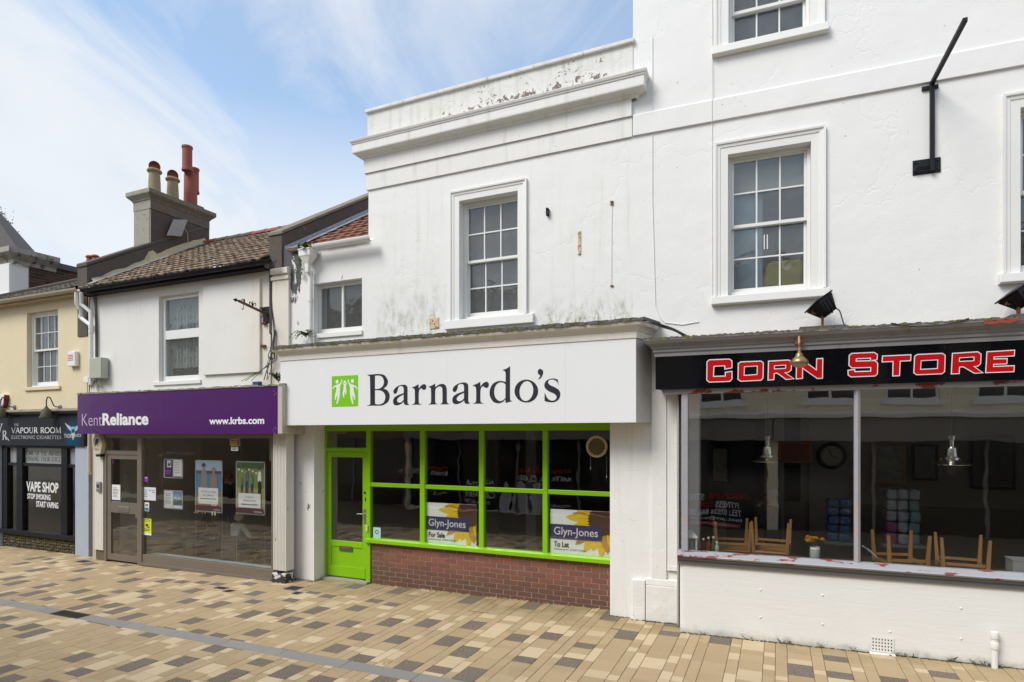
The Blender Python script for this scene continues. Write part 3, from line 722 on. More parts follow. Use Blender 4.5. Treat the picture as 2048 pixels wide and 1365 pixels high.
# parapet with coping, cornice and the two plain bands
mb = MB(); mb.box(UL - 0.01, UJ + 0.0, -0.012, 0.33, Z_COR + 0.15, Z_COP + 0.002); obj('parapet', mb, PARA, shopB)
cu0, cu1 = UL - 0.035, F.u(1268, -0.05)
copz = CH + (F.z(731, 217, -0.05) - CH + F.z(1266, 76, -0.05) - CH) / 2
mb = MB(); x = cu0; k = 0                              # coping stones, ends worn
while x < cu1 - 0.01:
    L = min(0.72, cu1 - x); mb = MB(); d = R.uniform(-0.004, 0.004)
    mb.side([(-0.05 + d, Z_COP), (-0.05 + d, copz - 0.012), (-0.035, copz), (0.36, copz + 0.03), (0.36, Z_COP)], x + 0.002, x + L - 0.002)
    obj('coping_stone', mb, PARA, shopB, bevel=0.006); x += L
cz0, cz1 = Z_COR, Z_COR + 0.27
prof = [(0.05, cz0), (0.07, cz0 + 0.012), (0.085, cz0 + 0.03), (0.085, cz0 + 0.042), (0.12, cz0 + 0.055), (0.175, cz0 + 0.075), (0.18, cz0 + 0.09), (0.18, cz0 + 0.205), (0.19, cz0 + 0.21), (0.195, cz0 + 0.232), (0.205, cz0 + 0.236), (0.215, cz0 + 0.262), (0.215, cz0 + 0.272), (0.0, cz0 + 0.31)]
corn_m = wall_white('white_cornice_paint', (0.775, 0.765, 0.735), relief=0.25, grime=(0.34, 0.31, 0.22), gl=0.50, gh=0.80)
obj('cornice', MB().sweep([(UL, 1.2), (UL, 0), (UJ + 0.0, 0), (UJ + 0.0, 0.05)], prof), corn_m, shopB)
mb = MB(); mb.sweep([(UL, 0.6), (UL, 0.0), (UJ - 0.01, 0.0)], [(0, Z_STR2), (0.05, Z_STR2), (0.05, cz0 + 0.003), (0, cz0 + 0.003)]); obj('upper_band', mb, corn_m, shopB)
mb = MB(); mb.sweep([(UL, 0.6), (UL, 0.0), (UJ - 0.008, 0.0)], [(0, Z_STR), (0.026, Z_STR), (0.026, Z_STR2 - 0.001), (0, Z_STR2 - 0.001)]); obj('lower_band', mb, corn_m, shopB)
# sash window
architrave(shopB, w_u0, w_u1, w_z0, w_z1, F.u(919) - F.u(902))
sill_z1, sill_z0 = w_z0 - 0.0, (F.z(888, 659, -0.06) + F.z(1066, 645, -0.06)) / 2
obj('window_sill', MB().side([(0.12, sill_z1 + 0.02), (-0.055, sill_z1 - 0.008), (-0.06, sill_z0), (0.12, sill_z0)], F.u(888, -0.05), F.u(1066, -0.05)), WHITE_TRIM, shopB, bevel=0.006)
sash_window(shopB, w_u0, w_u1, w_z0 + 0.018, w_z1, 0.12, 3, 2, box_=0.05, stile=0.022, top=0.03, bot=0.07, bar=0.02)
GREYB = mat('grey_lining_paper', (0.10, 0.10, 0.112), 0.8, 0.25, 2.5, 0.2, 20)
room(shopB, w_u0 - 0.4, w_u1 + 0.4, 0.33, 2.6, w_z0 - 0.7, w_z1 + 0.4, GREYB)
obj('window_blind', MB().box(w_u0 + 0.03, w_u1 - 0.03, 0.30, 0.304, w_z0 + 0.05, w_z1), GREYB, shopB)
# small casement in the wing
W = MB(); fv = 0.10; f0, f1 = k_u0, k_u1
a, c = 0.055, (k_u0 + k_u1) / 2 + 0.02
W.box(f0, f0 + a, fv, fv + 0.08, k_z0, k_z1); W.box(f1 - a, f1, fv, fv + 0.08, k_z0, k_z1); W.box(f0 + a, f1 - a, fv, fv + 0.08, k_z1 - 0.06, k_z1); W.box(f0 + a, f1 - a, fv, fv + 0.08, k_z0, k_z0 + 0.09); W.box(c - 0.02, c + 0.02, fv + 0.004, fv + 0.07, k_z0 + 0.09, k_z1 - 0.06)
kw = obj('window', W, FRAME_WHITE, shopB, bevel=0.003)
pane_obj(kw, f0 + a, c - 0.02, k_z0 + 0.09, k_z1 - 0.06, fv + 0.035, OLDGLASS); pane_obj(kw, c + 0.02, f1 - a, k_z0 + 0.09, k_z1 - 0.06, fv + 0.035, OLDGLASS)
obj('window_sill', MB().box(F.u(634, -0.02), F.u(724, -0.02), -0.03, 0.1, k_z0 - 0.075, k_z0 - 0.002), WHITE_TRIM, shopB, bevel=0.004)
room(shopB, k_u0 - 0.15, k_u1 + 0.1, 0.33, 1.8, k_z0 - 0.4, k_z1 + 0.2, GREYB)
obj('window_curtain', MB().add([(f0 + a + 0.01, 0.3, k_z0 + 0.05), (f0 + a + 0.12, 0.3, k_z0 + 0.05), (f0 + a + 0.13, 0.31, k_z0 + 0.3), (f0 + a + 0.26, 0.3, k_z1), (f0 + a + 0.01, 0.3, k_z1)], [(0, 1, 2, 3, 4)]), mat('brown_curtain', (0.05, 0.04, 0.035), 0.9, 0.3, 8, 0.2, 20), shopB)
# wing roof, gutter, party wall
SL = 0.62; ev0 = -0.02; ez0 = zEave + 0.03
mb = tiles(UWL + 0.16, UL, (ev0, ez0), (2.9, ez0 + SL * (2.9 - ev0)), gauge=0.26)
wr = obj('roof', mb, TILE_RED, shopB); wr['kind'] = 'stuff'
def gutter(mb, u0, u1, v, z, r=0.06, drop=0.0):
    n = 8; vs = []; fs = []
    for (u, zz) in ((u0, z), (u1, z - drop)):
        for rr in (r, r - 0.008):
            for k in range(n + 1):
                a_ = math.pi + math.pi * k / n; vs.append((u, v + rr * math.cos(a_), zz + rr * math.sin(a_)))
    m_ = n + 1
    for k in range(n): fs.append((k, k + 1, 2 * m_ + k + 1, 2 * m_ + k)); fs.append((m_ + k, 3 * m_ + k, 3 * m_ + k + 1, m_ + k + 1))
    fs += [(0, 2 * m_, 3 * m_, m_), (n, m_ + n, 3 * m_ + n, 2 * m_ + n)]
    fs += [tuple(list(range(m_)) + list(range(2 * m_ - 1, m_ - 1, -1))), tuple(list(range(2 * m_, 3 * m_)) + list(range(4 * m_ - 1, 3 * m_ - 1, -1)))]
    return mb.add(vs, fs)
gzb = (F.z(632, 493, -0.17) + F.z(738, 474, -0.17)) / 2
g_o = obj('gutter', gutter(MB(), F.u(628, -0.17), F.u(743, -0.17), -0.17, gzb, 0.065), UPVC, shopB, smooth=True)
# hopper head and downpipe
hx, hv = F.u(614, -0.15), -0.15; hz1, hz0 = F.z(614, 499, hv), F.z(614, 545, hv)
def ringbox(mb, cu, cv, levels):                     # stacked rectangles (half-u, half-v, z)
    vs = []; fs = []
    for hu, hv_, z in levels: vs += [(cu - hu, cv - hv_, z), (cu + hu, cv - hv_, z), (cu + hu, cv + hv_, z), (cu - hu, cv + hv_, z)]
    for i in range(len(levels) - 1):
        for k in range(4): fs.append((i * 4 + k, i * 4 + (k + 1) % 4, i * 4 + 4 + (k + 1) % 4, i * 4 + 4 + k))
    fs += [(3, 2, 1, 0), tuple(len(levels) * 4 - 4 + k for k in range(4))]
    return mb.add(vs, fs)
obj('hopper_head', ringbox(MB(), hx, hv + 0.02, [(0.035, 0.035, hz0), (0.04, 0.04, hz0 + 0.14), (0.11, 0.08, hz0 + 0.25), (0.118, 0.09, hz0 + 0.26), (0.12, 0.09, hz1 - 0.03), (0.135, 0.1, hz1 - 0.02), (0.135, 0.1, hz1)]), WHITE_TRIM, shopB, bevel=0.006)
dp = MB(); dp.tube([(hx, -0.07, hz0 + 0.03), (hx, -0.07, LEDGE - 0.02)], 0.037, 12); dp.lathe((hx, -0.07, hz0 - 0.02), [(0.044, 0), (0.046, 0.05), (0.044, 0.06)], 12); dp.lathe((hx, -0.07, LEDGE + 0.75), [(0.044, 0), (0.044, 0.05)], 12)
obj('downpipe', dp, WHITE_TRIM, shopB, smooth=True)
# party wall between the two roofs
pz = F.z(552, 466, -0.02); pzb = F.z(548, 535, -0.02)
party = MB().side([(-0.03, LEDGE + 0.3), (-0.03, pz - 0.05), (3.6, pz - 0.05 + SL * 3.62), (3.6, 3.0)], UPL, UWL)
obj('party_wall', party, CEMENT, shopB)
cop = MB().side([(-0.05, pz - 0.05), (-0.05, pz + 0.01), (3.6, pz + 0.01 + SL * 3.65), (3.6, pz - 0.05 + SL * 3.65)], UPL - 0.02, UWL + 0.03)
obj('party_coping', cop, mat('brown_weathered_coping', (0.225, 0.19, 0.15), 0.9, 0.28, 9, 0.6, 40, dirt=(0.10, 0.085, 0.07), dirt_lo=0.5, dirt_hi=0.66, dirt_scale=9), shopB, bevel=0.012)
fl = MB(); n = 18
for k in range(n):                                     # lead flashing dressed over the tiles, edge uneven
    v_a, v_b = 0.02 + k * 2.4 / n, 0.02 + (k + 1.06) * 2.4 / n; wv = 0.14 + 0.04 * R.random()
    h = lambda v: ez0 + SL * (v - ev0) + 0.075
    fl.add([(UWL + 0.006, v_a, h(v_a) + 0.04), (UWL + 0.006, v_b, h(v_b) + 0.04), (UWL + 0.02, v_b, h(v_b) + 0.0), (UWL + 0.02, v_a, h(v_a) + 0.0), (UWL + 0.06 + wv, v_b, h(v_b) - 0.015), (UWL + 0.06 + wv, v_a, h(v_a) - 0.015)], [(0, 1, 2, 3), (3, 2, 4, 5)])
obj('lead_flashing', fl, mat('pale_lead_flashing', (0.32, 0.34, 0.37), 0.45, 0.3, 20, 0.7, 18), shopB)
# projecting cornice over the sign
pth = [(sL, 0.0), (sL, SGN), (sR, SGN), (sRb, 0.0)]
mb = MB().sweep(pth, [(0.0, sT), (0.012, sT), (0.012, sT + 0.085), (0.022, sT + 0.088), (0.03, sT + 0.105), (0.055, sT + 0.13), (0.09, sT + 0.148), (0.10, sT + 0.17), (0.10, sT + 0.195), (0.0, sT + 0.195)])
obj('sign_cornice', mb, wall_white('cream_cornice_paint', (0.72, 0.68, 0.61), relief=0.12, grime=(0.42, 0.33, 0.22), gl=0.55, gh=0.85), shopB)
# lead cap, its front edge broken up by moss
mb = MB(); n = 150; us = [sL - 0.115 + (sR + 0.115 - sL + 0.115) * k / n for k in range(n + 1)]
for i in range(n):
    a_, b_ = us[i], us[i + 1]; d0, d1 = [R.uniform(-0.014, 0.008) if R.random() < 0.75 else R.uniform(-0.035, 0) for _ in range(2)]; h = sT + 0.225 + R.uniform(-0.007, 0.012); low_ = sT + 0.1955 + R.uniform(-0.02, 0.001)
    mb.add([(a_, SGN - 0.115 + d0 * .3, low_), (b_, SGN - 0.115 + d0 * .3, low_), (b_, SGN - 0.118 + d0 * .3, h), (a_, SGN - 0.118 + d0 * .3, h), (b_, 0.0, LEDGE + 0.02), (a_, 0.0, LEDGE + 0.02), (a_, SGN, sT + 0.1957), (b_, SGN, sT + 0.1957)], [(0, 1, 2, 3), (3, 2, 4, 5), (1, 0, 6, 7)])
mb.add([(sR + 0.115, SGN - 0.115, sT + 0.196), (sRb + 0.115, 0, sT + 0.196), (sRb + 0.115, 0, sT + 0.25), (sR + 0.115, SGN - 0.115, sT + 0.235), (sR, 0, LEDGE + 0.02)], [(0, 1, 2, 3), (3, 2, 4)])
obj('lead_cap', mb, MOSSLEAD, shopB)
# soffit under the sign and head board above the shopfront
obj('soffit', MB().box(sL + 0.02, o_u1 + 0.25, SGN + 0.03, SV + 0.1, o_z1 - 0.012, o_z1 + 0.01), WHITE_TRIM, shopB)
# ------------------------------------------------------------ green shopfront
GREEN = mat('lime_green_gloss', (0.225, 0.50, 0.002), 0.34, 0.05, 3, 0.10, 50, dirt=(0.10, 0.20, 0.02), dirt_lo=0.68, dirt_hi=0.85, dirt_scale=7)
q = lambda px, py: F.q(px, py, SV)
hz1 = o_z1 - 0.013; hzb = (F.z(740, 862.5, SV) + F.z(1180, 861, SV)) / 2
gl0, glR = F.u(649, SV), o_u1 + 0.02
tz1, tz0 = (F.z(740, 966.5, SV) + F.z(1215, 983.5, SV)) / 2, (F.z(740, 973.5, SV) + F.z(1215, 993.5, SV)) / 2
bz1, bz0 = (F.z(745, 1077, SV) + F.z(1215, 1115, SV)) / 2, (F.z(732, 1086, SV) + F.z(1218, 1125.5, SV)) / 2
mul = [(732.5, 740.5), (840, 849.5), (958, 967.3), (1085.3, 1095)]
gm_ = [(F.u(a, SV), F.u(b, SV)) for a, b in mul]
fr = MB(); fr.box(gl0, glR, SV, SV + 0.08, hzb, hz1)
sf = obj('shopfront', fr, GREEN, shopB, bevel=0.004)
dz0 = gz(-6.6) + 0.05
p_ = MB(); p_.box(gl0, gl0 + 0.035, SV + 0.002, SV + 0.08, dz0 - 0.03, hzb); obj('door_jamb', p_, GREEN, sf, bevel=0.003)
for i, (a, b) in enumerate(gm_):
    obj('mullion', MB().box(a, b, SV - 0.006, SV + 0.075, bz1 - 0.01 if i else dz0 - 0.03, hzb - 0.001), GREEN, sf, bevel=0.004)
ends = gm_ + [(glR, glR)]
for i in range(4):
    a, b = ends[i][1], ends[i + 1][0]
    obj('transom_bar', MB().box(a, b, SV + 0.004, SV + 0.07, tz0, tz1), GREEN, sf, bevel=0.004)
    for (c, d) in ((bz1, tz0), (tz1, hzb)): pane_obj(sf, a, b, c, d, SV + 0.035, SHOPGLASS)
obj('shop_sill', MB().side([(SV + 0.08, bz1), (SV + 0.0, bz1 - 0.004), (SV - 0.055, bz1 - 0.022), (SV - 0.055, bz0), (SV + 0.08, bz0)], gm_[0][0] + 0.004, glR), GREEN, sf, bevel=0.004)
# fanlight and door
fz1, fz0 = hzb, F.z(690, 896, SV); dz1 = F.z(690, 904.5, SV)
obj('transom_bar', MB().box(gl0 + 0.035, gm_[0][0], SV + 0.002, SV + 0.075, dz1 + 0.004, fz0), GREEN, sf, bevel=0.004)
pane_obj(sf, gl0 + 0.035, gm_[0][0], fz0, fz1, SV + 0.035, SHOPGLASS, 'fanlight_pane')
d0, d1 = gl0 + 0.039, gm_[0][0] - 0.004
st = 0.085; dgz1, dgz0 = F.z(690, 915, SV), F.z(690, 1083, SV)
dm = MB(); v0, v1 = SV + 0.018, SV + 0.06
dm.box(d0, d0 + st, v0, v1, dz0, dz1); dm.box(d1 - st, d1, v0, v1, dz0, dz1); dm.box(d0 + st, d1 - st, v0, v1, dgz1, dz1); dm.box(d0 + st, d1 - st, v0, v1, dgz0 - 0.10, dgz0)
dm.box(d0 + st, d1 - st, v0, v1, dz0, dz0 + 0.17)
door = obj('door', dm, GREEN, shopB, bevel=0.005)
obj('door_panel', MB().box(d0 + st - 0.01, d1 - st + 0.01, v0 + 0.014, v1 - 0.01, dz0 + 0.15, dgz0 - 0.09), GREEN, door)
obj('kick_board', MB().box(d0 + 0.03, d1 - 0.03, v0 - 0.008, v0 + 0.012, dz0 + 0.01, dz0 + 0.185), GREEN, door, bevel=0.005)
pane_obj(door, d0 + st, d1 - st, dgz0, dgz1, SV + 0.04, SHOPGLASS)
hn = MB(); hc = d1 - st * 0.45; hz = F.z(724, 1033, SV); hn.box(hc - 0.022, hc + 0.022, v0 - 0.008, v0 + 0.001, hz - 0.12, hz + 0.12); hn.tube([(hc, v0 - 0.006, hz + 0.04), (hc, v0 - 0.05, hz + 0.04), (hc - 0.12, v0 - 0.052, hz + 0.04)], 0.010, 8)
obj('door_handle', hn, STEEL, door, bevel=0.002)
lb = MB(); la, lb_ = F.u(677, SV), F.u(703, SV); lz = F.z(690, 1098, SV)
lb.box(la, lb_, v0 - 0.004, v0 + 0.016, lz - 0.045, lz + 0.045); obj('letter_box', lb, mat('worn_bronze', (0.20, 0.16, 0.10), 0.5, 0.25, 20, 0.1, 60, metal=0.7), door, bevel=0.004)
obj('letter_flap', MB().box(la + 0.03, lb_ - 0.03, v0 - 0.010, v0 - 0.003, lz - 0.022, lz + 0.022), MATS['worn_bronze'], door, bevel=0.003)
obj('lock', MB().lathe((hc, v0 - 0.012, F.z(728, 986, SV)), [(0.018, 0), (0.018, 0.014)], 12, (0, 1, 0)), IRON, door)
obj('yale_lock', MB().box(hc + 0.01, hc + 0.035, v0 - 0.012, v0 + 0.001, F.z(730, 1003, SV), F.z(730, 996, SV)), IRON, door)
obj('bell_push', MB().box(gm_[0][0] + 0.01, gm_[0][0] + 0.045, SV - 0.03, SV - 0.004, F.z(736, 1063, SV), F.z(736, 1051, SV)), mat('cream_plastic', (0.62, 0.55, 0.36), 0.4, 0.05, 5, 0), sf, bevel=0.003)
obj('threshold', MB().box(gl0 - 0.02, gm_[0][1], SV - 0.10, SV + 0.1, -0.02, dz0 - 0.012), CEMENT_L, shopB, bevel=0.01)
st_ = MB().box(F.u(744, SV), F.u(759, SV), SV + 0.03, SV + 0.034, F.z(752, 1077, SV), F.z(752, 1056, SV)); stk = obj('window_sticker', st_, mat('pale_blue_sticker', (0.42, 0.60, 0.62), 0.5, 0.05, 6, 0), sf)
obj('sticker_mark', MB().lathe((F.u(751.5, SV), SV + 0.0285, F.z(752, 1065, SV)), [(0.022, 0), (0.022, 0.001), (0.034, 0.001), (0.034, 0)], 16, (0, 1, 0), cap=False), INK, stk)
# brick stall riser: every brick a piece of its own
rz0, rz1 = -0.06, bz0 - 0.002; ru0, ru1 = gm_[0][0] + 0.0, o_u1 + 0.02
RV = SV + 0.02
riser = obj('stall_riser', MB().box(ru0, ru1, RV + 0.005, RV + 0.2, rz0, rz1), mat('grey_mortar', (0.30, 0.26, 0.235), 0.9, 0.15, 12, 0.4, 50), shopB)
def brick_mat(i, c):
    m, t, b = new_mat('brick_%s' % ('russet', 'plum', 'umber', 'red')[i]); p = t.pos(); X, Y, Z = t.xyz(p)
    cc = t.mix(t.noise(p, 34, 4, 0.6), tuple(x * 0.80 for x in c), tuple(x * 1.18 for x in c))
    damp = t.math('MULTIPLY', t.step(t.math('ADD', Z, t.math('MULTIPLY', t.noise(p, 1.6, 4), 0.5)), 0.82, 0.38), 0.62)   # rising damp with an uneven upper edge
    cc = t.mix(damp, cc, (0.088, 0.050, 0.030))
    alg = t.math('MULTIPLY', t.step(X, F.u(880, SV), F.u(745, SV)), t.step(t.noise(p, 2.4, 5), 0.42, 0.66))
    cc = t.mix(t.math('MULTIPLY', alg, 0.55), cc, (0.10, 0.078, 0.022))
    t.ln(cc, b.inputs['Base Color']); b.inputs['Roughness'].default_value = 0.8; t.ln(t.bump(t.noise(p, 90, 4), 0.4, 0.004), b.inputs['Normal']); return m
BM = [brick_mat(i, c) for i, c in enumerate(((0.235, 0.088, 0.058), (0.205, 0.076, 0.055), (0.19, 0.078, 0.050), (0.255, 0.092, 0.056)))]
def brick_mesh(L, m):
    return mesh_of('brick', MB().hexa([(0.003, 0.02, 0), (L - 0.003, 0.02, 0), (L, 0.11, 0), (0, 0.11, 0), (0.003, 0.02, 0.064), (L - 0.003, 0.02, 0.064), (L, 0.11, 0.064), (0, 0.11, 0.064)]), m)
cache = {}
z = rz1 - 0.067; row = 0; BW = 0.2155
while z > rz0 - 0.05:
    x = ru0 + (0 if row % 2 else -0.1125)
    while x < ru1 - 0.02:
        a, b = max(x, ru0 + 0.001), min(x + BW, ru1)
        if b - a > 0.025:
            key = (round(b - a, 3), R.randrange(4))
            if key not in cache: cache[key] = brick_mesh(b - a, BM[key[1]])
            o = bpy.data.objects.new('brick', cache[key]); COL.objects.link(o); o.parent = riser; o.location = (a, RV - 0.02 + R.uniform(-0.0015, 0.0015), z)
        x += 0.225
    z -= 0.075; row += 1
# the shop room behind
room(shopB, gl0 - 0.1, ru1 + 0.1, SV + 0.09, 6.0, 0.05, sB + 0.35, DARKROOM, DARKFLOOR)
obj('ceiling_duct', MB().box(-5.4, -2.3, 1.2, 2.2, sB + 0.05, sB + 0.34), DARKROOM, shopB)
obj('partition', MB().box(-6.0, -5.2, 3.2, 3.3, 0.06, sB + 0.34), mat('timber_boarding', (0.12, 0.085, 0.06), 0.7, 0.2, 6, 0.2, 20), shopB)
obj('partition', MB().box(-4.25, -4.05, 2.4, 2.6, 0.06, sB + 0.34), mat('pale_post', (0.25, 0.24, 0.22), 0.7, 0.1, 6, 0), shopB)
# plinth stone at the foot of the left column
obj('column_plinth', MB().box(F.u(577, -0.02), o_u0 + 0.02, -0.02, 0.2, -0.05, gz(-7.2) + 0.025), CEMENT_L, shopB, bevel=0.01)

# ------------------------------------------------------------ sign with the figures and the name
signB = thing('fascia_sign', "long white fascia sign reading Barnardo's beside a green square of three figures", 'sign', F, ((sL + sR) / 2, 0, sB))
SWH = mat('white_sign_panel', (0.80, 0.805, 0.81), 0.35, 0.012, 1.2, 0.02, 10, dirt=(0.55, 0.52, 0.46), dirt_lo=0.72, dirt_hi=0.9, dirt_scale=3, streak=(3, 3, 0.4))
js = [sL, F.u(656.5, SGN), F.u(895, SGN), F.u(1131, SGN), sR]
for a, b in zip(js[:-1], js[1:]):
    obj('sign_panel', MB().box(a + 0.0005, b - 0.0005, SGN, SGN + 0.03, sB, sT - 0.001), SWH, signB)
mb = MB().plan([(sL + 0.004, SGN + 0.03), (sR - 0.004, SGN + 0.03), (sRb, -0.002), (sL + 0.004, -0.002)], sB + 0.003, sT - 0.003); obj('sign_box', mb, mat('shaded_white_board', (0.55, 0.53, 0.50), 0.6, 0.10, 6, 0.1, 30, dirt=(0.18, 0.15, 0.12), dirt_lo=0.62, dirt_hi=0.8, dirt_scale=7), signB)  # box returns: shade put into a greyer base colour, with dirt patches over it
NAVY = mat('dark_navy_vinyl', (0.022, 0.020, 0.032), 0.4, 0.1, 5, 0)
def zp(x0, y0, s):        # zoom pixels -> the sign plane
    return lambda P, v: [F.q(x0 + a[0] * s, y0 + a[1] * s, v) for a in P]
ZL = zp(720, 720, 0.20508)
c = 1
B_o = [(72, 146, c), (130, 142), (190, 139), (240, 152), (271, 203), (262, 250), (228, 281, c), (268, 300), (289, 350), (274, 408), (225, 441), (180, 447), (130, 446), (72, 450, c), (74, 444, c), (95, 437), (100, 412), (97, 180), (92, 160), (74, 151, c)]
B_1 = [(145, 156, c), (180, 153), (215, 166), (233, 210), (222, 256), (188, 281), (145, 286, c)]
B_2 = [(145, 297, c), (190, 297), (230, 318), (247, 362), (232, 414), (195, 434), (160, 434), (145, 424, c)]
a_o = [(328, 322), (326, 303), (345, 274), (385, 250), (430, 243), (457, 256), (463, 290), (463, 400), (466, 425), (478, 434, c), (474, 439, c), (446, 441), (431, 430), (427, 408, c), (398, 431), (360, 444), (331, 436), (322, 405), (333, 372), (370, 346), (425, 325, c), (426, 285), (417, 261), (396, 256), (374, 268), (366, 300), (354, 325), (338, 332)]
a_h = [(426, 338, c), (388, 358), (362, 384), (364, 408), (384, 418), (408, 410), (425, 391, c)]
r_o = [(503, 272, c), (540, 256), (570, 238, c), (572, 282, c), (598, 250), (628, 237), (645, 254), (643, 280), (629, 293), (611, 290), (598, 278), (582, 287), (573, 315), (572, 405), (580, 427), (605, 437, c), (503, 438, c), (526, 428), (535, 405), (534, 305), (527, 283)]
n_o = [(665, 262, c), (700, 251), (732, 232, c), (733, 268, c), (765, 245), (800, 235), (831, 247), (845, 288), (846, 398), (855, 423), (876, 433, c), (778, 434, c), (797, 424), (804, 398), (803, 292), (794, 267), (775, 259), (747, 273), (734, 300), (733, 405), (740, 425), (758, 433, c), (663, 437, c), (685, 427), (693, 403), (692, 295), (684, 272)]
def mv(P, x0, y0, x1, y1, X0, Y0, X1, Y1): return [(X0 + (p[0] - x0) * (X1 - X0) / (x1 - x0), Y0 + (p[1] - y0) * (Y1 - Y0) / (y1 - y0), *p[2:]) for p in P]
A2 = lambda P: mv(P, 322, 243, 478, 444, 900, 221, 1072, 432); R2 = lambda P: mv(P, 503, 237, 645, 438, 1097, 214, 1255, 428)
d_o = [(1388, 100, c), (1425, 88), (1463, 63, c), (1463, 370), (1470, 394), (1485, 403, c), (1420, 421, c), (1418, 385, c), (1390, 412), (1345, 424), (1296, 405), (1265, 345), (1270, 281), (1300, 231), (1350, 208), (1395, 209), (1420, 218, c), (1420, 132), (1411, 112)]
d_h = [(1420, 241, c), (1395, 223), (1360, 221), (1323, 250), (1307, 310), (1320, 368), (1355, 401), (1390, 397), (1418, 374, c)]
ap = [(1733, 118), (1743, 94), (1763, 89), (1785, 110), (1782, 145), (1766, 174), (1740, 193, c), (1737, 187, c), (1754, 166), (1756, 151), (1741, 142)]
s_o = [(1938, 255, c), (1925, 220), (1895, 196), (1860, 192), (1838, 205), (1835, 226), (1855, 248), (1900, 268), (1940, 296), (1953, 335), (1938, 384), (1895, 412), (1845, 413), (1800, 402, c), (1800, 320, c), (1812, 346), (1832, 380), (1865, 398), (1895, 395), (1915, 376), (1914, 351), (1890, 329), (1840, 306), (1806, 276), (1798, 242), (1815, 206), (1855, 185), (1890, 183), (1928, 192, c)]
for polys in ([B_o, B_1, B_2], [a_o, a_h], [r_o], [n_o], [A2(a_o), A2(a_h)], [R2(r_o)], [d_o, d_h], 'o', [ap], [s_o]):
    P = [ell(1622, 305, 115, 112, 40), ell(1622, 305, 67, 98, 36, 0.12)] if polys == 'o' else [cat_rom(p_) for p_ in polys]
    vs_, fs_ = fill2d([ZL(p_, SGN - 0.002) for p_ in P])
    obj('letter', solid2d(MB(), vs_, fs_, SGN - 0.0005, 0.002), NAVY, signB)
ZG = zp(560, 620, 0.2198)
lg = ZG([(472, 604), (710, 595), (710, 878), (472, 882)], SGN - 0.001)
gu0, gu1 = lg[0][0], lg[1][0]; gzt, gzbm = (lg[0][1] + lg[1][1]) / 2, (lg[2][1] + lg[3][1]) / 2
LIME = mat('lime_vinyl', (0.20, 0.56, 0.003), 0.4, 0.03, 4, 0)
lo = obj('logo_square', MB().box(gu0, gu1, SGN - 0.003, SGN - 0.0005, gzbm, gzt), LIME, signB)
Lf = [(560, 628, c), (549, 666), (520, 682), (490, 696), (474, 725, c), (482, 722), (496, 706), (512, 703), (510, 740), (500, 780), (498, 820, c), (507, 818, c), (521, 775), (522, 805), (512, 856, c), (524, 858, c), (540, 802), (546, 745), (546, 705), (557, 672), (567, 640, c)]
mir = lambda P: [(1182 - p[0], *p[1:]) for p in P]
Cf = [(566, 642, c), (573, 672), (581, 690), (575, 730), (571, 765), (578, 801, c), (586, 798, c), (584, 770), (592, 745), (594, 775, c), (602, 772, c), (604, 738), (601, 690), (609, 670), (616, 642, c), (604, 664), (592, 673), (580, 670)]
for P in ([cat_rom(Lf)], [ell(520, 655, 14, 18)], [cat_rom(mir(Lf))], [ell(659, 648, 14, 18)], [cat_rom(Cf)], [ell(590, 656, 10, 13)]):
    vs_, fs_ = fill2d([ZG(p_, SGN - 0.004) for p_ in P]); obj('figure', solid2d(MB(), vs_, fs_, SGN - 0.0036, 0.0006), PAPER, lo)

# ------------------------------------------------------------ estate agent boards
def clip(P, x0, x1, y0, y1):
    for ax, lim, sg in ((0, x0, 1), (0, x1, -1), (1, y0, 1), (1, y1, -1)):
        o_ = []
        for i in range(len(P)):
            a, b = P[i - 1], P[i]; ia, ib = (a[ax] - lim) * sg >= 0, (b[ax] - lim) * sg >= 0
            if ia != ib:
                t_ = (lim - a[ax]) / (b[ax] - a[ax]); o_.append((a[0] + (b[0] - a[0]) * t_, a[1] + (b[1] - a[1]) * t_))
            if ib: o_.append(b)
        P = o_
        if len(P) < 3: return []
    return P
YEL = mat('sunflower_yellow', (0.80, 0.56, 0.004), 0.5, 0.12, 25, 0); YEL2 = mat('sunflower_ochre', (0.52, 0.30, 0.02), 0.5, 0.2, 25, 0); SEED = mat('sunflower_seed_brown', (0.085, 0.030, 0.014), 0.6, 0.5, 60, 0)
BANNER = mat('indigo_banner', (0.045, 0.036, 0.125), 0.5, 0.04, 3, 0); MINT = mat('board_white', (0.86, 0.90, 0.87), 0.5, 0.02, 3, 0)
